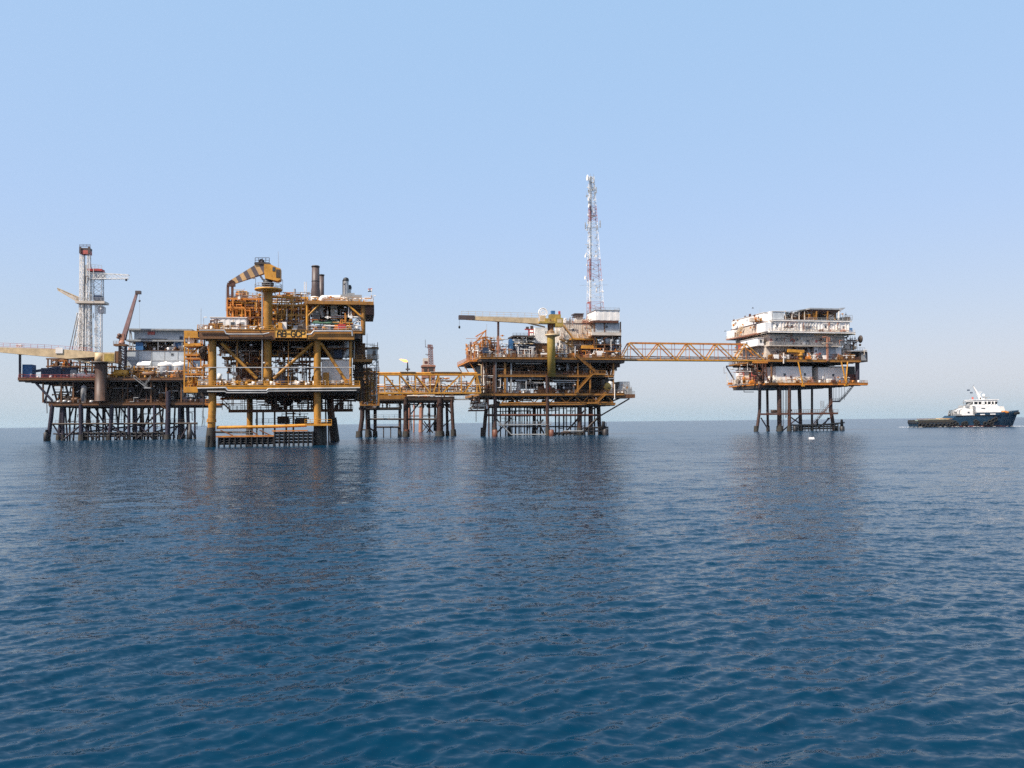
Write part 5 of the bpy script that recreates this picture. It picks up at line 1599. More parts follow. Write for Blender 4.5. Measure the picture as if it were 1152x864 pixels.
# main deck
qcab('beige_block', 'beige block on the main deck between bridge and yellow deck crane', 862, 914, 390, 404.4, 3, 34, 'beige', ribs='l', windows=((.24, .62),), left_windows=((.2, .6), (.5, .6)), roof='grey', win_h=1.0)
cladbox('painted_shade_slab', 'dark slab painting the shade of a recess behind pipes right of the beige main block', 'store', Q, pb(Q, 893, 389.5, 915.6, 404.4, 2.2, 3.0), 'dark')  # no real recess: a slab proud of the block, shade put into its colour
b = pb(Q, 916, 391, 947, 404.4, 1, 8)
cabin('blue_grey_cabin', 'pale blue-grey cabin with white ends on the main deck', 'cabin', Q, (b[0] + 2.1, b[1] - 3.2, b[2] + .25, b[3], b[4], b[5]), 'clad', '', roof='white')
cabin('white_unit', 'white end unit with a small window, left end of the blue-grey cabin', 'cabin', Q, (b[0], b[0] + 2.05, b[2], b[3], b[4], b[5]), 'cleanwhite', '', windows=((.5, .68),), roof='white')
cabin('white_unit', 'white panelled unit with grey marks, right end of the blue-grey cabin', 'cabin', Q, (b[1] - 3.15, b[1] - .2, b[2], b[3], b[4], b[5]), 'cleanwhite', '', roof='white', doors=(.6,))
cladbox('beige_store', 'beige store on the main deck right of the white end unit', 'store', Q, pb(Q, 948, 391, 957, 404.4, 3, 14), 'beige', 'f')
cladbox('orange_bin', 'ochre bin at the right end of the main deck rail', 'bin', Q, pb(Q, 955, 398.5, 961.5, 404.4, -.5, 1.5), 'ochre')
equip(Q, qp, 866, 962, 398, 404.4, -.7, .9, 26, ['rust', 'orange', 'brown', 'redfade', 'ochre', 'white'], 83, 'mscm', (.08, .18))
equip(Q, qp, 893, 915, 390, 404, .8, 2, 8, ['dark', 'grey', 'brown'], 84, 'mmu', (.1, .2))
re = thing('steel_cabin', 'dark steel cabin hung off the right end of the main deck', 'cabin', Q, Q(970, 407, 2))
part('casing', MB().pbox(Q, 966, 395.6, 976, 407, 2, 8), M['dark'], re)
part('panel', MB().pbox(Q, 969, 397.6, 974.6, 405.5, 1.85, 1.97), M['grey'], re)
part('cap', MB().pbox(Q, 953, 394.4, 975, 395.5, 1.2, 10), M['beige'], re)
part('railing', MB().rail([Q(962, 394.4, 1.3), Q(973, 394.4, 1.3)], 1.5, 1.4, .06), M['galv'], re)
part('under_box', MB().pbox(Q, 951, 395.6, 966, 407.5, 3, 12), M['soot'], re)
# third level
qcab('weathered_block', 'weathered beige block of the third level with small dark windows', 866, 950, 376.5, 388, 1.2, 34, 'beige', ribs='', windows=((.09, .5), (.365, .5), (.29, .28), (.5, .4), (.68, .55)), roof='grey', win_h=.8)
cladbox('dark_soffit_duct', 'long dark duct under the fourth deck edge', 'duct', Q, pb(Q, 892, 374.6, 916, 378, .4, 1.1), 'grey')
ppart('cable_tray', Q, qp, [(915, 376.5), (962, 376.2)], .7, .3, 'cream', 6)
ppart('cable_tray', Q, qp, [(917, 379.5), (950, 379.5)], .8, .2, 'beige', 6)
for x, y, r, l in ((891.5, 383.8, .95, 'faded red lifebuoy on the beige third level wall, the large one'), (867.5, 383, .6, 'faded red lifebuoy at the left corner of the beige third level')):
    solo('lifebuoy', MB().torus(Q(x, y, .9), r, r * .28, 'v', 16, 6), M['redfade'], l, 'lifebuoy', Q, Q(x, y, .9), 'lifebuoys on the beige wall')
solo('wall_lamp', MB().pbox(Q, 917.5, 383, 919.5, 385.5, .9, 1.14), M['redfade'], 'small red box on the beige third level wall', 'box', Q, Q(918, 385.5, .9))
equip(Q, qp, 866, 950, 383.5, 388, .2, 1.0, 10, ['beige', 'white', 'rust', 'grey'], 85, 'mc', (.06, .12))
bx = pb(Q, 849, 378.3, 860, 388.5, 8, 14)
b4 = (r3[0] - 3.6, r3[0] - .35, 4, 20, r3[2] + .02, r3[2] + 3.6)
cabin('hanging_cabin', 'bright white cabin hung on the left side of the third level', 'cabin', Q, b4, 'cleanwhite', '', left_windows=((.62, .55),), windows=((.5, .6),), roof='white', win_h=1.1)
cladbox('red_cabinet', 'red cabinet at the far end of the bright white side cabin', 'cabinet', Q, (r3[0] - 3.2, r3[0] - .4, 21, 23.5, r3[2] + .02, r3[2] + 3.0), 'red')
# right end of third level
equip(Q, qp, 948, 965, 378, 393, 2, 8, 16, ['beige', 'rust', 'brown', 'galv', 'cream', 'dark'], 86, 'mmcs', (.12, .28))
dt = thing('search_dish', 'dark round dish on the right end of the third level', 'dish', Q, Q(967, 386, 3))
part('dish', MB().lathe(Q(966.5, 381.5, 3), [(0, 0), (1.4, .2), (1.9, .7), (1.8, .75), (0, .3)], 16, 'u').ball(Q(967.5, 388, 3), .6, 8, 6), M['dark'], dt)
part('arm', MB().bar(Q(958, 389, 3), Q(967, 382, 3), .25).bar(Q(960, 394, 3), Q(960, 383, 3), .3), M['brown'], dt)
part('knee_pipe', MB().ppath(Q, [(946, 381), (956, 387.5)], .6, .22, 7), M['beige'], qp)
# fourth level: white ribbed block
rbk = qcab('ribbed_block', 'white ribbed block of the fourth level with small square windows', 866, 956, 361.3, 373, -.2, 34, 'white', ribs='',  windows=((.085, .5), (.27, .5), (.69, .5), (.92, .45)), roof='white', win_h=.9)
rb = pb(Q, 866, 361.3, 956, 373, -.2, 34)
k = int((rb[1] - rb[0]) / 1.5)
for i in range(k):
    u = rb[0] + (i + .5) * (rb[1] - rb[0]) / k
    if all(abs(u - (rb[0] + f * (rb[1] - rb[0]))) > .8 for f in (.085, .27, .69, .92)):
        part('wall_rib', MB().box(u - .2, u + .2, -.44, -.205, rb[4] + .3, rb[5] - .6), M['white'], rbk)
cladbox('wall_grille', 'grey louvred panel in the middle of the white ribbed wall', 'louvre', Q, pb(Q, 907, 366.5, 913.8, 372.6, -.5, -.21), 'galv')
cladbox('stair_enclosure', 'white boxy end of the fourth level at the left corner', 'cabin', Q, (r4[0] - 1.6, r4[0] + 1.5, -.8, 7, r4[2] + .02, r4[2] + 4.2), 'cleanwhite')
cladbox('white_locker', 'white locker on the far left wing of the fourth level', 'locker', Q, (r4[0] - 2.2, r4[0] - .2, 28, 36, r4[2] + .02, r4[2] + 4.0), 'cleanwhite')
cladbox('left_wall_panel', 'cream dirty wall panel on the left side of the fourth level', 'panel', Q, (r4[0] - .6, r4[0] - .08, 8, 27, r4[2] + .02, r4[2] + 4.3), 'beige', 'l')
part('stair', MB().stair((r4[0] - 1.6, 30, r4[2]), (r4[0] - 1.6, 23, r4[2] + 4.6), 1.2, axis='u'), M['beige'], qp)
part('stair', MB().stair((r4[0] - 2.6, 27, r4[2]), (r4[0] - 2.6, 20, r4[2] + 4.6), 1.2, axis='u'), M['cream'], qp)
equip(Q, qp, 867, 954, 369.5, 373, -1.5, .3, 9, ['beige', 'white', 'pinkbrown', 'rust'], 87, 'sc', (.07, .12))
solo('blue_bin', MB().pbox(Q, 956.6, 369, 959, 373, -.9, 0), M['blue'], 'small blue bin at the right end of the fourth deck', 'bin', Q, Q(956, 373, 0))
# roof level
tb = (r5[0] - 1.6, r5[0] + 2.4, 3, 35, r5[2] - .6, r5[2] + 3.7)
cabin('long_white_cabin', 'long bright white cabin along the left edge of the roof', 'cabin', Q, tb, 'cleanwhite', '', left_windows=((.88, .6), (.16, .6)), roof='white', win_h=.9)
part('wing_floor', MB().box(tb[0] - .5, tb[0] - .02, 2, 35.3, tb[4] - .4, tb[4] - .03), M['rust'], qp)
equip(Q, qp, 849, 869, 352, 361, 4, 10, 12, ['orange', 'orange', 'rust', 'beige', 'ochre'], 88, 'mmsc', (.12, .25))
b = pb(Q, 869.5, 350.4, 882, 359.8, 1, 8)
cabin('grey_roof_cabin', 'pale blue-grey cabin at the front of the roof', 'cabin', Q, b, 'clad', '', roof='white')
cladbox('white_end_wall', 'narrow white end wall left of the pale roof cabin', 'wall', Q, (b[0] - 1.3, b[0] - .3, 1, 8, b[4], b[5]), 'cleanwhite')
cn = thing('roof_shelter', 'open framed shelter with grey panels on the roof, left of the ochre machinery', 'shelter', Q, Q(893, 360, 3))
fb = MB()
for x in (883.5, 891, 899, 905):
    for v in (1.5, 9):
        fb.bar(Q(x, 360, v), Q(x, 349.5 if x > 886 else 350.5, v), .16)
part('frame', fb, M['beige'], cn)
part('roof', MB().add([Q(882.5, 351, 1), Q(906, 347.5, 1), Q(906, 347.5, 10), Q(882.5, 351, 10)] + [q - Vector((0, 0, .25)) for q in (Q(882.5, 351, 1), Q(906, 347.5, 1), Q(906, 347.5, 10), Q(882.5, 351, 10))], [(0, 1, 2, 3), (7, 6, 5, 4), (0, 4, 5, 1), (1, 5, 6, 2), (2, 6, 7, 3), (3, 7, 4, 0)]), M['galv'], cn)
part('panel', MB().pbox(Q, 884, 351.5, 890.6, 359.5, 6, 6.2).pbox(Q, 894, 350.8, 898.6, 359.5, 5, 5.2), M['clad'], cn)
equip(Q, qp, 884, 906, 353, 360, 2, 8, 10, ['dark', 'grey', 'brown', 'white'], 89, 'mscu', (.1, .2))
equip(Q, qp, 902, 919, 349, 360, 1.5, 6, 16, ['ochre', 'golden', 'rust', 'golden', 'brown'], 90, 'mmmsu', (.12, .28))
hp = thing('roof_canopy', 'flat brown-sided canopy on orange posts at the right of the roof', 'canopy', Q, Q(930, 360, 5))
part('roof', MB().pbox(Q, 911, 346.6, 947, 348.2, -.5, 24), M['galv'], hp)
part('soffit_beam', MB().pbox(Q, 912, 348.3, 946, 350, 0, 23), M['rust'], hp)
part('eave', MB().add([Q(945, 350.5, -.6), Q(951, 346.6, -.6), Q(951, 346, -.6), Q(945, 346.4, -.6)] + [q + Vector((0, 24, 0)) for q in (Q(945, 350.5, -.6), Q(951, 346.6, -.6), Q(951, 346, -.6), Q(945, 346.4, -.6))], [(0, 1, 2, 3), (7, 6, 5, 4), (0, 4, 5, 1), (1, 5, 6, 2), (2, 6, 7, 3), (3, 7, 4, 0)]), M['galv'], hp)
for x in (918.5, 931, 943.5):
    part('post', MB().bar(Q(x, 360, 0), Q(x, 350, 0), .3), M['ochre'] if x != 943.5 else M['white'], hp)
    part('post', MB().bar(Q(x, 360, 14), Q(x, 350, 14), .3), M['ochre'], hp)
part('brace', MB().bar(Q(921, 350, 6), Q(930, 359, 6), .2).bar(Q(934, 357, 1), Q(942, 351, 1), .2), M['rust'], hp)
part('back_screen', MB().pbox(Q, 915, 350, 941, 359.8, 12, 12.3), M['dark'], hp)
cladbox('white_unit', 'white box on the roof below the flat canopy', 'box', Q, pb(Q, 933.5, 354, 938.5, 359, 4, 7), 'cleanwhite')
equip(Q, qp, 944, 958, 355, 360, .5, 6, 7, ['dark', 'grey', 'white', 'brown'], 91, 'sc', (.07, .12))
part('railing', MB().rail([Q(948, 360, .1), Q(959, 360, .1)], 2.2, 1.4, .07), M['grey'], qp)
for x, h in ((857, 2.5), (846, 2), (835, 2.4)):
    q = Q(x, 352, 12)
    antenna('thin pole on the long bright white roof cabin' , Q, (tb[0] + .6, 8 + (857 - x) * 1.2, tb[5] + .16), h, .05, 'poles on the white roof cabin')
# yellow deck crane on main deck
yc = thing('deck_crane', 'small golden deck crane lying low on the main deck rail', 'crane', Q, Q(900, 404.5, 0))
part('pedestal', MB().lathe(Q(900.5, 404.5, -.2), [(1.0, 0), (1.0, 1.6), (1.3, 1.7), (1.3, 2.2), (.9, 2.3), (.9, 3.2), (0, 3.3)], 14), M['golden'], yc)
part('boom', MB().bar(Q(886, 394.5, -.3), Q(904, 395.5, -.3), .75), M['golden'], yc)
part('jib', MB().bar(Q(887, 396, -.3), Q(899, 400.5, -.3), .32).bar(Q(893, 400, -.3), Q(904, 397, -.3), .25), M['ochre'], yc)
solo('white_gangway_post', MB().bar(Q(881.5, 409, -1.7), Q(881.5, 397, -1.7), .2).bar(Q(880.5, 402, -1.7), Q(883, 402, -1.7), .2), M['white'], 'pale vertical post on the edge of the main deck left of the golden crane', 'post', Q, Q(881.5, 409, -1.7))

# ---- bridge 2, from the brown platform to the white one
def warren_bridge(F, root, tops, bots, ytop, ybot, v0, wd, mats, r=.26):
    """through truss: two side trusses, deck, cross beams, handrails."""
    zt = sum(F(x, ytop(x), v0)[2] for x in tops) / len(tops)
    zb = sum(F(x, ybot(x), v0)[2] for x in bots) / len(bots)
    T = [F(x, ytop(x), v0)[0] for x in tops]
    B = [F(x, ybot(x), v0)[0] for x in bots]
    for v, mt in ((v0, mats[0]), (v0 + wd, mats[1])):
        part('chord', MB().bar((T[0], v, zt), (T[-1], v, zt), r), M[mats[1]], root)
        part('chord', MB().bar((B[0], v, zb), (B[-1], v, zb), r * 1.3), M[mats[0]], root)
        for i, t in enumerate(T):
            for b_ in (B[i], B[i + 1]):
                part('diagonal', MB().bar((b_, v, zb), (t, v, zt), r * .95), M[mt], root)
            part('hanger', MB().bar((t, v, zb), (t, v, zt), r * .42), M[mats[1]], root)
    k = MB()
    for t in T:
        k.bar((t, v0, zt), (t, v0 + wd, zt), r * .7)
    for b_ in B:
        k.box(b_ - .15, b_ + .15, v0 + .1, v0 + wd - .1, zb - .3, zb + .1)
    part('cross_beam', k, M[mats[1]], root)
    part('walkway', MB().box(B[0], B[-1], v0 + .4, v0 + wd - .4, zb + .12, zb + .3), M['rust'], root)
    return T, B, zt, zb
b2 = thing('footbridge', 'orange zigzag truss footbridge from the brown platform to the white platform', 'bridge', Q, Q(783, 405, -5))
tops = [709, 742.8, 775.2, 807.5, 839]
bots = [698.5, 727.5, 761.5, 795, 827.5, 860]
T, B, zt, zb = warren_bridge(Q, b2, tops, bots, lambda x: 386.2, lambda x: 405.2, -5, 3.6, ('golden', 'orange'), .25)
part('long_pipe', MB().cone((B[0], -4.4, zb + 1.5), (B[-1], -4.4, zb + 1.5), .28, None, 8).cone((B[0], -3.4, zb + .9), (B[-1], -3.4, zb + .9), .24, None, 8), M['grey'], b2)
part('railing', MB().rail([(B[0], -4.7, zb + .3), (B[-1], -4.7, zb + .3)], 1.3, 2.6, .05, False), M['pinkbrown'], b2)
part('handrail', MB().bar((T[0], -4.9, zt - 2.6), (T[-1], -4.9, zt - 2.6), .1).bar((T[0], -1.5, zt - 2.6), (T[-1], -1.5, zt - 2.6), .1), M['pinkbrown'], b2)
for i in range(4):
    m_ = (T[i] + T[i + 1]) / 2
    part('light_post', MB().bar((m_, -4.8, zb), (m_, -4.8, zt), .1).bar((m_, -1.6, zb), (m_, -1.6, zt), .1), M['pinkbrown'], b2)
part('bearing', MB().box(B[-1] - 6, B[-1] + 1.5, -5.4, -1.15, zb - 1.2, zb - .38), M['orange'], b2)
# its landing on the brown platform

fine(Q, qp, 868, 960, 397, 404.4, -.8, .8, 50, ['rust', 'orange', 'brown', 'ochre', 'white', 'redtone'], 501, 'ssjdvlL')
fine(Q, qp, 868, 970, 423, 430.6, -.8, 1.2, 40, ['beige', 'rust', 'white', 'ochre', 'orange'], 502, 'sjdvl')
fine(Q, qp, 867, 948, 375, 388, .3, 1.0, 40, ['beige', 'rust', 'grey', 'white', 'pinkbrown'], 503, 'sscjl')
fine(Q, qp, 867, 955, 361.5, 373, -1.2, -.3, 34, ['beige', 'rust', 'grey', 'white', 'pinkbrown'], 504, 'scjL')
fine(Q, qp, 867, 915, 389, 404, 1.4, 2.6, 30, ['beige', 'rust', 'brown', 'white'], 505, 'ssjlc')
fine(Q, qp, 883, 958, 350, 360, .3, 8, 50, ['ochre', 'golden', 'rust', 'grey', 'white', 'brown'], 506, 'ssjlvdL')
fine(Q, qp, 835, 868, 408, 432, 6, 24, 40, ['rust', 'orange', 'beige', 'brown', 'white'], 507, 'ssjlcL')
fine(Q, qp, 945, 975, 376, 404, 1.5, 8, 34, ['beige', 'rust', 'brown', 'galv', 'dark'], 508, 'ssjlcL')
sg_ = Q.rect(845, 361, 866, 404, 0)
for zl, zh, seed in ((r4[2], r4[2] + 4, 509), (r3[2] - 3.5, r3[2] + 3.5, 510), (r2[2], r2[2] + 5, 511), (r5[2], r5[2] + 4.5, 512)):
    rg = random.Random(seed)
    for i in range(14):
        v = rg.uniform(3, 33)
        u = r4[0] - rg.uniform(.2, 2.6)
        z = rg.uniform(zl + .3, zh - .5)
        h = rg.uniform(.4, 1.3)
        part('wall_fitting', MB().box(u - .2, u + .2, v - h * .6, v + h * .6, z - h / 2, z + h / 2), M[rg.choice(['beige', 'rust', 'pinkbrown', 'grey', 'white', 'orange'])], qp)
# ------------------------------------------------------------------ small dark platform behind the first bridge
S = Frame(404, 332, 11)
sp_ = thing('small_wellhead', 'small dark platform standing behind the yellow truss bridge', 'platform', S, S(456, 489))
legs(S, sp_, [([(408, 449), (407.5, 470), (404, 494)], 0, .95), ([(413, 449), (414.5, 494)], 3, 1.0), ([(422, 455), (422, 494)], 4, .7), ([(449.8, 449), (449.8, 494)], 1, .6),
              ([(456.5, 448), (456.8, 494)], 0, 1.05), ([(489.5, 448), (489.5, 475)], 6, .5), ([(495, 448), (495, 494)], 0, 1.35), ([(502.5, 448), (503.5, 494)], 2, .6), ([(508, 448), (509, 470), (510.5, 494)], 0, .75)], 'pile', splash=485)
for x in (457.5, 414, 510):
    part('splash_sleeve', MB().cone(S(x, 483, -.2), S(x, 494, -.2), 1.1, 1.2, 10), M['fender' if x > 450 and x < 500 else 'marine'], sp_)
xbr(S, sp_, [((411, 471.5), (490, 471.8)), ((424, 480.5), (450, 480.5))], .4, .36, 'dark')
xbr(S, sp_, [((414, 479), (423, 488)), ((408, 483.5), (420, 483.5)), ((477, 474), (487, 487)), ((489, 474), (480, 487)), ((497, 481), (507, 472)), ((462, 466), (474, 450)), ((500, 455), (508, 466))], 5, .26, 'dark')
for x in (431.5, 439.5, 448):
    ppart('conductor_pipe', S, sp_, [(x, 480), (x, 492)], .6, .22, 'dark', 6)
part('railing', MB().rail([S(413, 471, .3), S(450, 471, .3)], 1.6, 2.4, .06), M['grey'], sp_)
part('railing', MB().rail([S(460, 471, .3), S(490, 471, .3)], 1.5, 2.4, .05), M['grey'], sp_)
s1d = deck(S, sp_, 404, 511, 447, -.5, 18, 'dark', 'deck', .5, 1.5, 'dark', 1.2, 5)
s2d = deck(S, sp_, 404, 452, 458.5, 0, 12, 'dark', 'cellar_deck', .3, .6, 'dark', .5, 5)
rim_rail(sp_, s1d[0], s1d[1], -.4, 18, s1d[2] + .06, 'brown', 'fr', 1.3, .06)
equip(S, sp_, 406, 510, 449, 459, 1, 10, 22, ['dark', 'rust', 'white', 'legblue', 'brown', 'orange'], 101, 'mmscr', (.12, .3))
equip(S, sp_, 404, 510, 437, 447, 1, 12, 26, ['ochre', 'golden', 'rust', 'grey', 'orange', 'brown'], 102, 'mmmhs', (.15, .35))
part('yellow_girder', MB().pbox(S, 427, 444.6, 455, 449, -3, -2.5), M['ochre'], sp_)
part('white_pipe', MB().ppath(S, [(458, 445.4), (489, 445)], -2.8, .3, 8), M['beige'], sp_)
part('davit', MB().ball(S(482.5, 466, .5), .6, 8, 6).bar(S(484, 471, .5), S(482, 462, .5), .14), M['dark'], sp_)
gw = thing('gangway', 'thin grey railed gangway between the small dark platform and the brown one', 'gangway', S, S(520, 449, 2))
u0, u1, z0, z1 = S.rect(509, 448.8, 534, 450, 2)
part('floor', MB().box(u0, u1, 2, 3.4, z0, z1), M['grey'], gw)
part('railing', MB().rail([(u0, 2.05, z1), (u1, 2.05, z1)], 1.5, 1.7, .05), M['grey'], gw)
# bridge landing tower
bl_ = thing('landing_tower', 'brown and ochre landing tower at the left end of the yellow bridge', 'tower', S, S(416, 457, -24))
fb = MB()
for x in (406, 415, 426):
    for v in (-26, -20):
        fb.bar(S(x, 456, v), S(x, 417, v), .3)
for y in (418, 430, 443, 455.5):
    a, b_ = S(405, y, -26), S(427, y, -26)
    fb.box(a.x, b_.x, -26.3, -19.7, a.z - .3, a.z + .1)
part('frame', fb, M['ochre'], bl_)
part('plating', MB().pbox(S, 411, 436, 425.5, 455, -25, -20), M['ochre'], bl_)
part('plating', MB().pbox(S, 405, 420, 412, 455, -24, -20), M['brown'], bl_)
equip(S, bl_, 406, 425, 420, 442, -25.6, -20, 16, ['ochre', 'brown', 'golden', 'rust', 'ochre', 'dark'], 103, 'mmmr', (.1, .25))
part('railing', MB().rail([S(405, 417.5, -26), S(427, 417.5, -26)], 1.3, 1.6, .06), M['brown'], bl_)
part('support_beam', MB().box(S(405, 456, -20)[0], S(405, 456, -20)[0] + 1, -20, 1, S(408, 459, 0)[2], S(408, 457, 0)[2]).box(S(424, 456, -20)[0], S(424, 456, -20)[0] + 1, -20, 1, S(408, 459, 0)[2], S(408, 457, 0)[2]), M['dark'], bl_)

# ---- bridge 1, from the yellow platform to the brown one
B1 = Frame(427, 303, 11)
b1 = thing('footbridge', 'yellow box truss bridge carrying pipes between the yellow and brown platforms', 'bridge', B1, B1(484, 443))
xs = [427, 433, 450, 467.5, 484, 494, 519, 536.5, 541]
zt, zb = B1(484, 421.3)[2], B1(484, 442.2)[2]
U = [B1(x, 430)[0] for x in xs]
for v, mt in ((0, 'golden'), (4.5, 'ochre')):
    part('chord', MB().bar((U[0], v, zt), (U[-1], v, zt), .26), M[mt], b1)
    part('chord', MB().bar((U[0], v, zb), (U[-1], v, zb), .3), M[mt], b1)
    for u in U[1:-1]:
        part('upright', MB().bar((u, v, zb), (u, v, zt), .2), M[mt], b1)
    for i, j in ((1, 2), (2, 3), (3, 4)):
        part('diagonal', MB().bar((U[i], v, zt), (U[j], v, zb), .22), M[mt], b1)
    for i, j in ((5, 4), (6, 5), (7, 6)):
        part('diagonal', MB().bar((U[i], v, zt), (U[j] + 1.2, v, zb), .24), M[mt], b1)
    part('truss_post', MB().bar((U[-1], v, zb), (U[-2], v, zt), .24), M[mt], b1)
part('walkway', MB().box(U[0], U[-1], .5, 4, zb + .1, zb + .3), M['rust'], b1)
part('railing', MB().rail([(U[0], .5, zb + .3), (U[-1], .5, zb + .3)], 1.3, 1.7, .06), M['beige'], b1)
part('railing', MB().rail([(U[0], 4, zb + .3), (U[-1], 4, zb + .3)], 1.3, 1.7, .06), M['grey'], b1)
for i, (z, v, r, mt) in enumerate(((zt + .55, .4, .34, 'golden'), (zt + .5, 1.4, .28, 'orange'), (zt + .5, 2.4, .3, 'golden'), (zt + .5, 3.6, .3, 'ochre'), (zb + 2.6, 3.4, .3, 'orange'), (zb + 1.6, 2.9, .35, 'ochre'), (zb + 3.4, 3.8, .2, 'white'))):
    part('long_pipe', MB().cone((U[0] - 1, v, z), (U[-1] + (-1.4 if i < 4 else 2), v, z), r, None, 9), M[mt], b1)
k = MB()
for u in U:
    k.bar((u, 0, zt), (u, 4.5, zt), .18).box(u - .12, u + .12, .05, 4.45, zb - .25, zb + .08)
part('cross_beam', k, M['ochre'], b1)
part('cable_tray', MB().box(U[2], U[3], -.5, .6, zt + .9, zt + 1.1).box(U[4], U[6], -.3, .8, zt + .9, zt + 1.1), M['beige'], b1)
rg = random.Random(5)
for i in range(10):
    u = rg.uniform(U[2], U[-2])
    part('pipe_support', MB().bar((u, 3.6, zb + .3), (u + rg.uniform(-.8, .8), 3.4, zb + 3.4), .16), M['golden'], b1)
part('valve_box', MB().box(U[2] + 3, U[2] + 4.4, 1.6, 2.6, zb + 1.9, zb + 3.2), M['dark'], b1)
part('valve_box', MB().box(U[4] + 2.0, U[4] + 3.2, 1.6, 2.6, zb + 2.6, zb + 3.8), M['navy'], b1)

# ------------------------------------------------------------------ far platform and flare behind
FA = Frame(452, 500, 8)
fp_ = thing('far_platform', 'distant pale orange platform with a small tower seen over the yellow bridge', 'platform', FA, FA(470, 486))
legs(FA, fp_, [([(466, 446), (465.5, 490)], 0, .5), ([(474.5, 446), (473, 490)], 0, 1.3), ([(460.5, 446), (460, 490)], 6, .5), ([(482.5, 446), (483.5, 490)], 4, .7), ([(489, 446), (491, 490)], 8, .7)], 'pinkbrown')
xbr(FA, fp_, [((474, 474), (484, 486)), ((484, 474), (475, 486)), ((461, 468), (491, 468))], 3, .3, 'brown')
deck(FA, fp_, 452, 530, 441, -1, 22, 'brown', 'main_deck', .4, 1.2, 'orange', .8, 6)
equip(FA, fp_, 453, 528, 424, 441, 1, 16, 34, ['beige', 'orange', 'white', 'pinkbrown', 'grey', 'beige'], 111, 'mmmhus', (.2, .5))
u0, u1, z0, z1 = FA.rect(474.5, 410.5, 489.5, 425, 2)
part('tower_base', MB().box(u0, u1, 2, 10, z0, z1).box(u0 + .3, u1 - .2, 1.6, 2, z0, z0 + 2).box(u0 - .4, u1 + .4, 1.4, 10.4, z1 - 1.2, z1 - .4), M['pinkbrown'], fp_)
part('tower_opening', MB().pbox(FA, 477, 412.5, 480, 419, 1.7, 1.97).pbox(FA, 482.5, 413, 487, 419, 1.7, 1.97), M['dark'], fp_)
part('tower_leg', MB().pbox(FA, 474.5, 424, 477, 441, 2.2, 9).pbox(FA, 486, 424, 489, 441, 2.2, 9), M['pinkbrown'], fp_)
dh = part('tower_house', MB().pbox(FA, 475.8, 403, 483, 410.4, 3, 8), M['beige'], fp_)
part('window', MB().pbox(FA, 477.5, 406.2, 481, 409, 2.8, 2.97), M['bootred'], dh)
a, b_, c_ = FA(482.4, 411, 3), FA(487.4, 411, 3), FA(484, 388, 3)
wd = b_.x - a.x
part('tower_shaft', MB().lattice([(a.x, 3, a.z), (b_.x, 3, a.z), (b_.x, 3 + wd, a.z), (a.x, 3 + wd, a.z)], [(a.x, 3, c_.z), (b_.x - .5, 3, c_.z), (b_.x - .5, 3 + wd, c_.z), (a.x, 3 + wd, c_.z)], 9, .24, .12, True).pbox(FA, 481, 387.5, 485, 391, 3, 5).pbox(FA, 484, 390.5, 487.6, 392, 3, 5), M['mauve'], fp_)
part('tower_antenna', MB().bar(FA(481.5, 392, 3), FA(478.6, 389.5, 3), .14).bar(FA(478.6, 391, 3), FA(478.4, 382, 3), .14).bar(FA(478.6, 398.6, 3), FA(482.5, 398.6, 3), .2).bar(FA(480, 400.6, 3), FA(482.5, 398.6, 3), .15), M['stack'], fp_)
FL = Frame(458.5, 640, 0)
fs = thing('flare_stack', 'distant slim flare stack with an orange flame blowing to the left', 'flare', FL, FL(458.5, 484))
q0, q1 = FL(458.6, 490), FL(458.5, 407.5)
part('stack', MB().cone(FL(458.6, 416), q1, .75, .42, 9).cone(FL(458.6, 490), FL(458.6, 416), .55, .5, 9), M['black'], fs)
part('stack_platform', MB().pbox(FL, 456.3, 414.6, 460.8, 416, -1.5, 1.5), M['stack'], fs)
part('lattice_support', MB().lattice([(q0.x - 3, -3, 0), (q0.x + 3, -3, 0), (q0.x + 3, 3, 0), (q0.x - 3, 3, 0)], [(q0.x - .8, -.8, 42), (q0.x + .8, -.8, 42), (q0.x + .8, .8, 42), (q0.x - .8, .8, 42)], 9, .2, .12), M['stack'], fs)
fm = MB()
pts = [(458.4, 407.2, .35), (456.8, 406.0, .95), (455, 405.8, 1.05), (453, 405.2, .8), (451, 404.6, .45), (449.2, 404.2, .08)]
for (xa, ya, ra), (xb, yb, rb) in zip(pts, pts[1:]):
    fm.cone(FL(xa, ya), FL(xb, yb), ra, rb, 9, False)
fm.ball(FL(456, 406.4, .2), .75, 8, 6).ball(FL(453.6, 404.7, .2), .5, 8, 6)
part('flame', fm, M['flame'], fs)

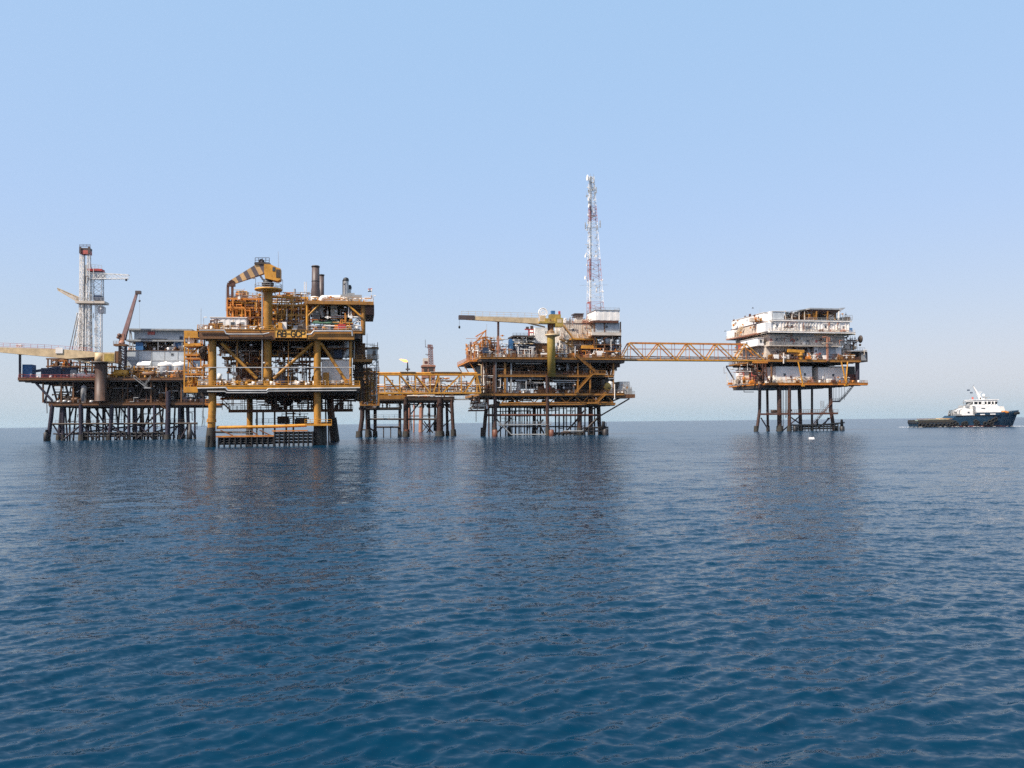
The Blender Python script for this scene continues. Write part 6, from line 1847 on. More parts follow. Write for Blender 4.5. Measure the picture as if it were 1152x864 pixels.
# ------------------------------------------------------------------ a white float and two birds
BF = Frame(912.5, 222, 0)
fb_ = thing('marker_float', 'white square float drifting in front of the white platform', 'float', BF, (0, 0, 0))
part('block', MB().box(-.62, .62, -.5, .5, -.12, .42).box(-.5, .5, -.4, .4, .42, .5), M['cleanwhite'], fb_)
part('rope_eye', MB().torus((.62, 0, .3), .14, .04, 'v', 8, 4), M['grey'], fb_)
def bird(px, py, D, yaw, span, flap, label):
    Fb = Frame(px, D, yaw)
    c = Fb(px, py, 0)
    t = thing('seabird', label, 'bird', Fb, c, 'seabirds near the white platform')
    mb = MB()
    body = [(-.5, .02, 0), (-.34, .09, .01), (-.1, .13, .02), (.15, .12, .03), (.3, .075, .05), (.38, .07, .06), (.46, .05, .06), (.56, .008, .05)]
    n = 8
    for (xa, ra, za), (xb, rb, zb_) in zip(body, body[1:]):
        mb.cone(c + Vector((xa, 0, za)), c + Vector((xb, 0, zb_)), max(ra, .005), max(rb, .005), n, False)
    for s in (-1, 1):
        w = [(.18, .0, .06), (-.12, .0, .05), (-.14, s * span * .5, .05 + flap * .7), (.16, s * span * .5, .05 + flap * .75), (-.2, s * span, .05 + flap), (-.02, s * span, .05 + flap)]
        v = [c + Vector(p) for p in w]
        v += [p - Vector((0, 0, .03)) for p in v]
        f = [(0, 1, 2, 3), (3, 2, 4, 5), (9, 8, 7, 6), (11, 10, 8, 9), (0, 3, 9, 6), (3, 5, 11, 9), (1, 7, 8, 2), (2, 8, 10, 4), (4, 10, 11, 5)]
        mb.add(v, f)
    mb.add([c + Vector(p) for p in ((-.45, -.05, .01), (-.75, -.14, .0), (-.75, .14, .0), (-.45, .05, .01), (-.45, -.05, -.02), (-.75, -.14, -.02), (-.75, .14, -.02), (-.45, .05, -.02))], [(0, 1, 2, 3), (7, 6, 5, 4), (0, 4, 5, 1), (1, 5, 6, 2), (2, 6, 7, 3)])
    part('body', mb, M['bird'], t)
bird(847, 346.8, 350, -20, .85, .35, 'dark seabird with raised wings flying above the white platform roof')
bird(816.2, 372.4, 350, 30, .8, -.2, 'dark seabird flying low left of the white platform')

fine(S, sp_, 405, 510, 436, 458, .2, 8, 60, ['ochre', 'rust', 'brown', 'grey', 'golden', 'dark'], 601, 'ssljcvd')
fine(S, bl_, 405, 427, 418, 455, -26.2, -20, 60, ['ochre', 'golden', 'rust', 'brown', 'white'], 602, 'ssljcvL')
fine(B1, b1, 434, 540, 428, 442, .8, 4, 60, ['golden', 'orange', 'beige', 'ochre', 'white'], 603, 'ssscj')
fine(FA, fp_, 453, 528, 424, 441, -.5, 8, 50, ['beige', 'orange', 'white', 'pinkbrown', 'grey'], 604, 'ssjlv')
# ------------------------------------------------------------------ supply tug at the right
T_ = Frame(1024.5, 480, -4)
PX = lambda px: T_(px, 470)[0]
LZ = lambda py, px=1085: T_(px, py)[2]
tg = thing('supply_tug', 'dark blue supply tug with white wheelhouse heading right, low work deck aft', 'tug boat', T_, (PX(1085), 0, 0))
Lh = PX(1146)
def loft(st, closed_top=True):
    """st: (u at keel, u at rail, half beam at rail, half beam at waterline, rail z)"""
    mb = MB()
    vs = []
    for uk, ur, br_, bw, zr in st:
        pr = [(uk, 0, -2.2), (uk, bw * .8, -1.6), (uk * .75 + ur * .25, bw, 0), ((uk + ur) / 2, (bw + br_) / 2, zr * .5), (ur, br_, zr)]
        vs += [(u, -b, z) for u, b, z in pr[::-1]] + [(u, b, z) for u, b, z in pr[1:]]
    k = 9
    fs = []
    for i in range(len(st) - 1):
        for j in range(k - 1):
            fs.append((i * k + j, i * k + j + 1, (i + 1) * k + j + 1, (i + 1) * k + j))
        if closed_top:
            fs.append((i * k, (i + 1) * k, (i + 1) * k + k - 1, i * k + k - 1))
    fs.append(tuple(range(k))[::-1])
    fs.append(tuple((len(st) - 1) * k + j for j in range(k)))
    mb.add(vs, fs, False)
    return mb
zA, zF, zB = LZ(474.4, 1050), LZ(467.6, 1075), LZ(463.6, 1140)
st = [(PX(1028), PX(1026), 7.0, 6.4, zA), (PX(1040), PX(1040), 7.2, 7.0, zA), (PX(1063), PX(1062), 7.2, 7.0, zA), (PX(1066), PX(1069), 7.2, 7.0, zF), (PX(1090), PX(1090), 7.2, 6.9, zF + .15), (PX(1110), PX(1110), 7.0, 6.2, zF + .5),
      (PX(1122), PX(1124), 6.2, 4.6, zF + 1.0), (PX(1131), PX(1134), 5.0, 2.8, zB - .8), (PX(1134), PX(1142), 2.9, 1.1, zB), (PX(1136), PX(1146), .35, .15, zB + .2)]
part('hull', loft(st), M['hull'], tg)
bt = [(a - .02, b_, c + .03, d + .06, e) for a, b_, c, d, e in st]
bm = MB()
for (ka, ra, ba, wa, za), (kb, rb, bb, wb, zb_) in zip(bt, bt[1:]):
    for s in (-1, 1):
        u_a, u_b = ka * .75 + ra * .25, kb * .75 + rb * .25
        bm.add([(u_a, s * wa, -.3), (u_b, s * wb, -.3), (u_b, s * (wb + .05), .75), (u_a, s * (wa + .05), .75)], [(0, 1, 2, 3) if s < 0 else (3, 2, 1, 0)])
part('boot_topping', bm, M['bootred'], tg)
# aft work deck with bulwark
bw = MB()
bw.box(PX(1027), PX(1066), -7.3, -7.05, zA - .5, zA + 1.1).box(PX(1027), PX(1066), 7.05, 7.3, zA - .5, zA + 1.1).box(PX(1026.2), PX(1027.4), -6.6, 6.6, zA - .8, zA + .5)
part('bulwark', bw, M['marine'], tg)
rg = random.Random(3)
cg = MB()
for i in range(9):
    u = PX(1030 + i * 3.6)
    cg.box(u - .7, u + .8, -4 + rg.uniform(-1, 1), -1 + rg.uniform(-1, 1), zA, zA + rg.uniform(.7, 1.9))
part('deck_cargo', cg, M['sage'], tg)
part('yellow_tank', MB().lathe((PX(1050), -3, zA + 1.2), [(0, 0), (.8, .1), (.8, 8), (0, 8.1)], 12, 'u').box(PX(1050) + .3, PX(1050) + 7, -3.6, -2.4, zA, zA + .8), M['cream'], tg)
part('cargo_rail', MB().bar((PX(1026), -6.5, zA + 1.6), (PX(1066), -6.5, zA + 1.7), .18), M['ochre'], tg)
# tyres
for x, z in ((1029, 1.2), (1033, 1.0), (1037.5, 1.3), (1042, 1.0), (1046.5, 1.2), (1051, 1.0), (1055.5, 1.3), (1060, 1.1), (1064, 1.9), (1067.5, 2.6), (1069.5, 1.5), (1077, 1.8), (1079.5, 2.2), (1090.5, 3.0), (1091, 1.6), (1092.5, 2.3), (1101, 1.8), (1106, 2.7), (1108, 1.6), (1110, 3.6), (1113, 4.4)):
    k = 7.25 if x < 1112 else 6.9
    part('tyre_fender', MB().torus((PX(x), -k - .1, z), .95, .42, 'v', 14, 6), M['rubber'], tg)
part('rubbing_strake', MB().bar((PX(1069), -7.25, zF - .2), (PX(1112), -7.1, zF + .2), .2).bar((PX(1026), -7.25, 1.9), (PX(1066), -7.25, 1.9), .22), M['black'], tg)
# bow bulwark cap and fender
bwl = MB()
for (ka, ra, ba, wa, za), (kb, rb, bb, wb, zb_) in zip(st[4:], st[5:]):
    for s in (-1, 1):
        a, b_ = Vector((ra, s * ba, za)), Vector((rb, s * bb, zb_))
        h = Vector((0, 0, .9))
        n_ = Vector((0, s * .12, 0))
        v = [a, b_, b_ + h, a + h]
        bwl.add(v + [q - n_ for q in v], [(0, 1, 2, 3), (7, 6, 5, 4), (3, 2, 6, 7)])
part('bulwark', bwl, M['hull'], tg)
part('bow_fender', MB().path([(PX(1137), -4.3, zB - .7), (PX(1142.5), -2.4, zB - .5), (PX(1146.2), 0, zB - .6), (PX(1142.5), 2.4, zB - .5)], .75, 8), M['rubber'], tg)
part('freeing_port', MB().box(PX(1096), PX(1101), -7.32, -7.22, zF + .2, zF + .8).box(PX(1107), PX(1113), -7.2, -7.05, zF + .4, zF + .95), M['cleanwhite'], tg)
part('bulwark', MB().box(PX(1092), PX(1118), -7.1, -6.9, zF, zF + 1.7), M['hull'], tg)
# superstructure
z1, z2, z3 = LZ(462.4), LZ(457), LZ(450.6)
dh = MB()
def tier(mb, x0, x1, b, za, zb_, rake0=0, rake1=0, tap=.9):
    u0, u1 = PX(x0), PX(x1)
    vs = [(u0, -b, za), (u1, -b * tap, za), (u1, b * tap, za), (u0, b, za), (u0 + rake0, -b, zb_), (u1 + rake1, -b * tap, zb_), (u1 + rake1, b * tap, zb_), (u0 + rake0, b, zb_)]
    return mb.add(vs, [(3, 2, 1, 0), (4, 5, 6, 7), (0, 1, 5, 4), (1, 2, 6, 5), (2, 3, 7, 6), (3, 0, 4, 7)])
part('deckhouse', tier(tier(MB(), 1078.5, 1122.5, 6.2, zF - .5, z1 + .5, 0, -1.2), 1080, 1088, 5.4, z1 + .2, LZ(459.3), 1.2, 0), M['cleanwhite'], tg)
part('bridge_deck', tier(MB(), 1088.5, 1120, 5.8, z1 + .5, z2 + .2, .4, -1.0), M['cleanwhite'], tg)
whs = part('wheelhouse', tier(tier(MB(), 1091, 1117.5, 5.0, z2 + .1, z2 + .9, 0, .2), 1091.2, 1118, 5.1, z3 - .9, z3, -.3, .2), M['cleanwhite'], tg)
wz0, wz1 = z2 + .9, z3 - .9
part('window_band', tier(MB(), 1091.4, 1117.6, 4.85, wz0 - .01, wz1 + .01, .1, .6), M['glass'], whs)
ml = MB()
for x in (1091.3, 1096.2, 1101, 1103, 1106.5, 1111, 1114.5):
    u = PX(x)
    ml.box(u - .2 if x not in (1101,) else u - .5, u + .25 if x != 1101 else u + .9, -5.02, -4.55, wz0 - .02, wz1 + .02)
part('mullion', ml, M['cleanwhite'], whs)
part('roof', tier(MB(), 1090.5, 1119.5, 5.4, z3 + .003, z3 + .45, 0, .2), M['cleanwhite'], whs)
part('window', MB().box(PX(1099), PX(1103), -5.7, -5.5, z1 + 1.1, z1 + 1.6).box(PX(1083), PX(1085), -6.32, -6.15, zF + 1.5, zF + 2.2), M['window'], tg)
part('door', MB().box(PX(1089), PX(1091.5), -6.3, -5.5, zF + .9, z2 + .2), M['grey'], tg)
part('boat_deck_stair', MB().stair((PX(1089), -6.4, z1), (PX(1094), -6.4, zF + .3), 1.0), M['galv'], tg)
part('rescue_boat', MB().lathe((PX(1121.5), -5.2, z1 - 1.1), [(0, 0), (.7, .3), (.95, 1.4), (.9, 3), (.5, 4), (0, 4.4)], 12, 'u'), M['orange'], tg)
part('foredeck_house', tier(MB(), 1114, 1128, 4.8, zF + .5, LZ(457.6), 0, -1.4), M['white'], tg)
part('railing', MB().rail([(PX(1081), -5.3, LZ(459.3)), (PX(1090), -5.3, LZ(459.3))], 1, 1.2, .06).rail([(PX(1122), -4.6, zF + 1.4), (PX(1134), -3.8, zB)], 1.1, 1.5, .06), M['galv'], tg)
# mast, radars, flags
ms = part('mast', MB().add([(PX(1103.2), -.9, z3 + .4), (PX(1105.8), -.9, z3 + .4), (PX(1096.8), -.35, LZ(435)), (PX(1095.6), -.35, LZ(435)), (PX(1103.2), .9, z3 + .4), (PX(1105.8), .9, z3 + .4), (PX(1096.8), .35, LZ(435)), (PX(1095.6), .35, LZ(435))], [(0, 1, 2, 3), (7, 6, 5, 4), (0, 4, 5, 1), (1, 5, 6, 2), (2, 6, 7, 3), (3, 7, 4, 0)]), M['cleanwhite'], tg)
part('radar', MB().box(PX(1102), PX(1105.5), -.3, .3, LZ(441.6), LZ(441)).bar((PX(1103.5), 0, LZ(444)), (PX(1103.5), 0, LZ(441.4)), .2), M['cleanwhite'], ms)
part('masthead_light', MB().bar((PX(1096.2), 0, LZ(435)), (PX(1096.2), 0, LZ(433.6)), .16), M['grey'], ms)
part('radar', MB().box(PX(1107), PX(1114), -.3, .3, LZ(447.6), LZ(446.8)).bar((PX(1110), 0, z3 + .4), (PX(1110), 0, LZ(447)), .25), M['grey'], tg)
part('satellite_dome', MB().ball((PX(1109.5), 2, LZ(445)), .9, 12, 8).bar((PX(1109.5), 2, z3), (PX(1109.5), 2, LZ(446)), .25), M['cleanwhite'], tg)
part('searchlight', MB().ball((PX(1101), -3, LZ(448.2)), .5, 8, 6).bar((PX(1101), -3, z3), (PX(1101), -3, LZ(448)), .12), M['dark'], tg)
fg = MB()
for x, y in ((1090.8, 439), (1094, 442)):
    u, z = PX(x), LZ(y)
    fg.box(u - .9, u + .7, -.04, .04, z - .35, z + .35)
part('flag', fg, M['navy'], tg)
part('flag', MB().box(PX(1094), PX(1096), -.05, .05, LZ(449.4), LZ(446.8)), M['redfade'], tg)
part('halyard', MB().bar((PX(1090), 0, LZ(438.5)), (PX(1096), 0, LZ(435)), .04).bar((PX(1094), 0, z3), (PX(1094.5), 0, LZ(440)), .05), M['grey'], tg)
# aft gantry / crane from the boat deck down to the stern
cr_ = MB()
cr_.lattice([(PX(1068.5), -2, zF), (PX(1068.5), 2, zF)], [(PX(1070), -2, LZ(461.6)), (PX(1070), 2, LZ(461.6))], 3, .25, .16)
cr_.bar((PX(1070), -2, LZ(462)), (PX(1092), -2.5, LZ(453)), .28).bar((PX(1072), -2, LZ(464)), (PX(1092), -2.5, LZ(455.5)), .2)
for i in range(6):
    f = i / 6
    cr_.bar((PX(1071 + 21 * f), -2.2, LZ(462.5 - 8.5 * f)), (PX(1074 + 19 * f), -2.2, LZ(463.6 - 8 * f)), .14)
cr_.bar((PX(1083), -2, LZ(456)), (PX(1083), -2, LZ(450.5)), .16).bar((PX(1081), -2, LZ(453.5)), (PX(1086), -2, LZ(452.5)), .16)
part('deck_crane', cr_, M['grey'], tg)
part('winch', MB().lathe((PX(1073), -2, zF + 1.2), [(0, 0), (1.3, 0), (1.3, .3), (.8, .3), (.8, 3), (1.3, 3), (1.3, 3.3), (0, 3.3)], 14, 'v').box(PX(1070), PX(1079), -4, 4, zF, zF + .9), M['grey'], tg)
part('funnel', MB().box(PX(1083), PX(1086.5), -5, -3.4, z1, LZ(456)).box(PX(1083), PX(1086.5), 3.4, 5, z1, LZ(456)), M['galv'], tg)

fo = MB()
rg = random.Random(12)
for i in range(70):
    u = PX(rg.choice((rg.uniform(1014, 1030), rg.uniform(1028, 1140), rg.uniform(1130, 1144))))
    v = -rg.uniform(7.3, 9.5) if u > PX(1027) else rg.uniform(-9, 5)
    a, b_ = rg.uniform(.3, 1.5), rg.uniform(.12, .4)
    n = 7
    pts = [Vector((u + a * rg.uniform(.6, 1.1) * math.cos(k * 2 * math.pi / n), v + b_ * rg.uniform(.6, 1.1) * math.sin(k * 2 * math.pi / n), .10 + rg.uniform(0, .03))) for k in range(n)]
    top = Vector((u, v, .22))
    fo.add(pts + [top], [(k, (k + 1) % n, n) for k in range(n)])
fm_ = bpy.data.objects.new('foam', fo.mesh('foam', M['cleanwhite']))
COL.objects.link(fm_)
fm_.location = T_.o
fm_.rotation_euler = (0, 0, T_.yaw)
tag(fm_, 'thin white foam along the waterline of the supply tug', 'foam', kind='stuff')
# ------------------------------------------------------------------ the dark wellhead platform at the left
W = Frame(55, 322, 10)
wp = thing('wellhead_platform', 'dark wellhead platform at far left carrying a drilling derrick', 'platform', W, W(140, 496))
legs(W, wp, [([(59, 455), (57.5, 470), (53.5, 500)], 0, .8), ([(71, 455), (71, 500)], 1, .6), ([(91, 455), (91.5, 500)], 0, .9), ([(126, 455), (125, 475), (122, 500)], 0, .8),
             ([(145, 455), (145, 500)], 0, .6), ([(152.5, 455), (153, 500)], 2, .6), ([(174, 455), (174, 500)], 0, .7), ([(189.5, 440), (188.5, 500)], -1, 1.0),
             ([(202, 455), (201.6, 500)], 1, .65), ([(211, 455), (212.5, 500)], 3, .7), ([(219.2, 452), (219.2, 497)], 2, .4),
             ([(100, 455), (97, 500)], 20, .8), ([(160, 455), (158, 500)], 20, .8), ([(205, 455), (206, 498)], 20, .8), ([(70, 455), (66, 500)], 20, .8)], 'legblue', splash=489)
for i, (x, v) in enumerate(((76, 5), (78.5, 7), (82, 6), (104, 8), (108, 10), (112, 7), (116, 11), (131, 8), (135, 6), (139, 10), (163, 7), (167, 9), (180, 8), (184, 6), (195, 7), (120, 6), (150, 10))):
    tilt = (-3, 0, 4, -5, 2)[i % 5]
    ppart('conductor_pipe', W, wp, [(x + tilt, 455), (x, 499)], v, .36, ('legblue', 'dark', 'legblue')[i % 3], 7)
xbr(W, wp, [((59, 477), (222, 476.3))], -.3, .4, 'dark')
xbr(W, wp, [((60, 478), (70, 494)), ((72, 494), (90, 479)), ((93, 478), (106, 494)), ((108, 494), (122, 478)), ((127, 479), (143, 495)), ((145, 479), (130, 495)), ((154, 494), (172, 478)), ((156, 478), (172, 494)), ((190, 492), (201, 478)), ((203, 494), (211, 479)), ((213, 479), (219, 492))], .4, .34, 'legblue')
xbr(W, wp, [((96, 457), (112, 474)), ((106, 457), (124, 488)), ((117, 457), (126, 474)), ((163, 457), (154, 474)), ((135, 457), (146, 474)), ((170, 457), (160, 488)), ((186, 458), (165, 476)), ((83, 457), (77, 474)), ((60, 488), (120, 488.5)), ((120, 489), (190, 488))], 6, .34, 'legblue')
xbr(W, wp, [((62, 477), (210, 476.5)), ((72, 489), (160, 478)), ((100, 478), (158, 490)), ((160, 490), (204, 478))], 19, .34, 'dark')
part('railing', MB().rail([W(62, 476.6, -.4), W(112, 476.5, -.4)], 1.4, 2.4, .06), M['dark'], wp)
part('railing', MB().rail([W(118, 476.5, -.4), W(150, 476.4, -.4)], 1.6, 1.6, .06), M['dark'], wp)
part('railing', MB().rail([W(192, 476.4, -.4), W(208, 476.3, -.4)], 1.6, 2.0, .06), M['dark'], wp)
fenders(W, wp, 93, 141, 486, 500, -1.2, 2.0, 'soot', 'boat_landing', 2)
fenders(W, wp, 147, 190, 486, 500, -1.2, 2.0, 'soot', 'boat_landing', 2)
part('fender', MB().lathe(W(51.5, 500, -1), [(0, 0), (.9, 0), (.9, 4.6), (.5, 4.9)], 10).lathe(W(52, 489, -1), [(0, -1), (.55, -1), (.4, 2)], 8), M['soot'], wp)
part('fender', MB().lathe(W(213.5, 499, -1), [(0, 0), (1.0, 0), (1.0, 5.4), (.7, 5.6), (.7, 8), (0, 8)], 10), M['soot'], wp)
e1 = deck(W, wp, 55, 233, 453.4, -.5, 34, 'dark', 'cellar_deck', .35, 1.1, 'brown', .8, 6)
e2 = deck(W, wp, 20.5, 222, 425, -1.5, 36, 'dark', 'main_deck', .4, 1.2, 'brown', .9, 6)
rim_rail(wp, e2[0], W(110, 425)[0], -1.4, 36, e2[2] + .06, 'redfade', 'fl', 1.2, .05)
rim_rail(wp, e1[0], e1[1], -.4, 34, e1[2] + .06, 'brown', 'f', 1.2, .05)
ppart('knee_brace', W, wp, [(37, 427), (59, 451)], -.3, .5, 'legblue', 8)
ppart('knee_brace', W, wp, [(37, 427), (59, 451)], 16, .5, 'legblue', 8)
for x in (48.5, 69, 82.5, 170, 187, 204):
    part('column', MB().bar(W(x, 453, -.2), W(x, 426, -.2), .3), M['brown'], wp)
box_truss(W, wp, 50, 108, 428, 452.5, (3, 18), 4, .34, 'legblue')
box_truss(W, wp, 120, 222, 428, 452.5, (3, 18), 6, .34, 'dark')
part('bulkhead', MB().pbox(W, 83, 428, 172, 452, 9, 30), M['soot'], wp)
part('bulkhead', MB().pbox(W, 183, 430, 204, 452, 20, 30), M['dark'], wp)
equip(W, wp, 58, 176, 430, 453, 0, 8, 34, ['dark', 'soot', 'brown', 'legblue', 'dark'], 61, 'mmmhurs', (.12, .35))
equip(W, wp, 174, 224, 430, 453, 2, 16, 20, ['dark', 'white', 'brown', 'soot'], 62, 'mmur', (.1, .3))
q = W(94, 453, .5)
part('process_vessel', upright_vessel(q.x, .6, q.z, 7.0, 1.1), M['grey'], wp)
for x, s in ((66, .7), (73, .9), (78, .7), (103, .8)):
    q = W(x, 453, .2)
    part('tarpaulin_bundle', MB().ball((q.x, .3, q.z + s * .55), s * 1.3, 9, 6, .6), M['galv'], wp)
part('stair', MB().stair(W(150.5, 425, -2.4), W(164.5, 436, -2.4), 1.4), M['grey'], wp)
part('stair_landing', MB().pbox(W, 162, 435.6, 169.5, 437, -2.6, 0).rail([W(162, 435.6, -2.5), W(169.5, 425.5, -2.5)], 1.2, 1.4, .05), M['grey'], wp)
part('stair', MB().stair(W(176, 452, -1.8), W(190, 463, -1.8), 1.2), M['brown'], wp)
ppart('hose', W, wp, [(52.5, 448), (53, 465)], -.6, .16, 'dark', 6)
ppart('hose', W, wp, [(228.5, 440), (228.5, 470), (227, 480)], -.6, .16, 'dark', 6)
for x in (139, 136.5, 180, 160):
    ppart('hanging_rope', W, wp, [(x, 456), (x, 474)], -.3, .06, 'dark', 4)
part('hanging_loop', MB().torus(W(177, 473, -.5), 2.4, .14, 'v', 18, 5), M['dark'], wp)
equip(W, wp, 206, 238, 443, 453, 0, 12, 12, ['dark', 'legblue', 'grey', 'brown'], 63, 'mmc', (.12, .3))

# caisson that carries the big cream crane
cr = thing('pedestal_crane', 'big cream crane whose box boom runs out of the picture at left', 'crane', W, W(113.5, 452, -2.5))
zb, zt_ = W(113.5, 451, -2.5), W(113.5, 407, -2.5)
part('pedestal', MB().lathe(zb, [(0, -.3), (2.6, -.3), (2.6, .1), (2.3, .1), (2.3, (zt_.z - zb.z) * .82), (2.15, zt_.z - zb.z)], 22), M['caisson'], cr)
part('slew_ring', MB().lathe(W(113, 408.6, -2.5), [(2.2, -.3), (3.9, 0), (3.9, .35), (2.6, .7)], 22), M['dark'], cr)
part('turret', MB().lathe(W(111.5, 408.6, -2.5), [(0, 0), (1.7, 0), (1.7, W(111, 397, -2.5)[2] - W(111, 408.6, -2.5)[2]), (0, W(111, 397, -2.5)[2] - W(111, 408.6, -2.5)[2])], 18), M['cream'], cr)
hs = part('machine_house', MB().pbox(W, 115.5, 396.5, 129, 407.6, -4.4, .6), M['cream'], cr)
part('counterweight', MB().pbox(W, 129, 395, 133, 408.6, -4.2, .4), M['brown'], hs)
part('house_panel', MB().pbox(W, 117, 398, 128, 406.5, -4.5, -4.42), M['olive'], hs)
x_ = [(-30, 388.5, 392.6), (0, 390.6, 396.4), (52, 392.2, 401.2), (76, 393.2, 403.6), (90, 394.4, 402.5), (107, 396, 401.5)]
bm = MB()
for (xa, a0, a1), (xb, b0, b1) in zip(x_, x_[1:]):
    vs = [W(xa, a0, -3.6), W(xb, b0, -3.6), W(xb, b1, -3.6), W(xa, a1, -3.6)]
    vs = vs + [v + Vector((0, 2.2, 0)) for v in vs]
    bm.add(vs, [(0, 3, 2, 1), (4, 5, 6, 7), (0, 1, 5, 4), (2, 3, 7, 6)])
boom = part('boom', bm, M['cream'], cr)
part('boom_walkway_rail', MB().rail([W(-20, 389.2, -3.4), W(50, 392, -3.4), W(104, 396, -3.4)], 1.5, 2.6, .055), M['redfade'], boom)
part('boom_fitting', MB().pbox(W, 62.5, 391, 70.5, 397.5, -3.9, -3.65).pbox(W, 18, 387.5, 24, 390.5, -3, -1.8), M['white'], boom)
part('boom_strut', MB().bar(W(78, 402.5, -2.5), W(106, 409, -2.5), .42), M['cream'], boom)
part('boom_ram', MB().bar(W(80, 400, -2), W(112, 404, -2), .35), M['dark'], boom)
q = W(22.5, 425, 0)
solo('boom_rest', MB().bar((q.x, 0, e2[2]), W(22.5, 398.5, 0), .4).pbox(W, 19.5, 397, 25.5, 398.6, -1.6, 1.2), M['legblue'], 'purple boom rest post at the left edge under the cream crane boom', 'post', W, (q.x, 0, e2[2]))

# derrick
dk = thing('drilling_derrick', 'white lattice drilling derrick with red crown block at far left', 'derrick', W, W(98, 404, 12))
def lat(x0, x1, y0, y1, v0, d, n, rl, rb, mat, name='derrick_leg', topx=None):
    tx0, tx1 = topx or (x0, x1)
    a, b_, c_, e_ = W(x0, y0, v0), W(x1, y0, v0), W(tx0, y1, v0), W(tx1, y1, v0)
    zl, zh = a.z, (c_.z + e_.z) / 2
    base = [(a.x, v0, zl), (b_.x, v0, zl), (b_.x, v0 + d, zl), (a.x, v0 + d, zl)]
    top = [(c_.x, v0, zh), (e_.x, v0, zh), (e_.x, v0 + d, zh), (c_.x, v0 + d, zh)]
    return part(name, MB().lattice(base, top, n, rl, rb, True), M[mat], dk)
dlow = 402
lat(88.5, 93, dlow, 286, 12, 1.7, 17, .12, .045, 'white', topx=(89.8, 92.2))
lat(95.5, 100, dlow, 286, 12, 1.7, 17, .12, .045, 'white', topx=(98.2, 100.6))
lat(89, 100, dlow, 340, 16, 3.2, 8, .13, .06, 'beige')
lat(107, 113, dlow, 340, 13, 2.4, 10, .13, .05, 'white')
lat(103, 114, 338, 306, 13, 3, 4, .13, .06, 'galv')
lat(83, 88.5, dlow, 352, 14, 3, 6, .12, .05, 'white', topx=(86.5, 89))
part('travelling_guide', MB().bar(W(94.5, 400, 12.6), W(95.3, 284, 12.6), .2).bar(W(96.7, 372, 12.4), W(96.7, 298, 12.4), .3), M['grey'], dk)
for a, b_ in (((78, 394), (87.3, 352)), ((81, 394), (88, 358)), ((103.5, 392), (103, 342))):
    ppart('stay', W, dk, [a, b_], 13, .2, 'grey', 5)
cb_ = pb(W, 90, 281.5, 100.5, 285.6, 11.6, 15)
part('crown_block', MB().box(*cb_), M['redfade'], dk)
part('crown_guard', MB().pbox(W, 89.5, 278.8, 101.2, 281.3, 11.8, 14.6).pbox(W, 89, 277.6, 91.2, 285, 11.2, 11.5).pbox(W, 98.8, 277.6, 101.5, 285, 11.2, 11.5).rail([W(89.5, 277.5, 11.8), W(101.5, 277.5, 11.8)], .9, 1.2, .07), M['stack'], dk)
part('racking_platform', MB().pbox(W, 84.5, 338.4, 117.5, 341, 11, 17), M['beige'], dk)
part('railing', MB().rail([W(84, 337.4, 11.1), W(117.5, 338, 11.1)], 1.2, 1.4, .06), M['galv'], dk)
part('tarpaulin', MB().pbox(W, 105, 332, 113, 337.5, 12, 16), M['navy'], dk)
part('jib_platform', MB().pbox(W, 98, 302.2, 114.5, 304.6, 12, 16), M['red'], dk)
part('railing', MB().rail([W(99, 301, 12.1), W(114.5, 303, 12.1)], 1.6, 1.3, .07), M['galv'], dk)
part('outboard_platform', MB().pbox(W, 110, 345, 117, 352, 13, 15.5).rail([W(110, 345, 13), W(117, 345, 13)], 1.2, 1.2, .07), M['galv'], dk)
def jib(pts_b, pts_t, v, d, n, rl, rb, mat, name):
    a, b_ = [W(*p, v) for p in pts_b]
    c_, e_ = [W(*p, v) for p in pts_t]
    base = [a, c_, c_ + Vector((0, d, 0)), a + Vector((0, d, 0))]
    top = [b_, e_, e_ + Vector((0, d, 0)), b_ + Vector((0, d, 0))]
    return part(name, MB().lattice(base, top, n, rl, rb, True), M[mat], dk)
j1 = jib([(98, 313.8), (143.5, 313.2)], [(98, 306.5), (144.5, 309)], 12.5, 1.6, 9, .13, .06, 'cleanwhite', 'hoist_jib')
part('hook_block', MB().ball(W(142, 315, 13), .5, 8, 6), M['stack'], j1)
part('jib_root', MB().pbox(W, 106, 306, 118, 313.6, 12.6, 14), M['galv'], dk)
j2 = jib([(89, 340.5), (65, 326.4)], [(89, 334.5), (64.5, 324)], 12.5, 1.4, 9, .15, .08, 'cream', 'lattice_jib')
part('jib_skin', MB().add([W(86, 338.8, 12.4), W(68, 328, 12.4), W(67.6, 326, 12.4), W(86, 335, 12.4)] + [q + Vector((0, 1.6, 0)) for q in (W(86, 338.8, 12.4), W(68, 328, 12.4), W(67.6, 326, 12.4), W(86, 335, 12.4))], [(0, 1, 2, 3), (7, 6, 5, 4), (0, 4, 5, 1), (2, 6, 7, 3)]), M['beige'], j2)
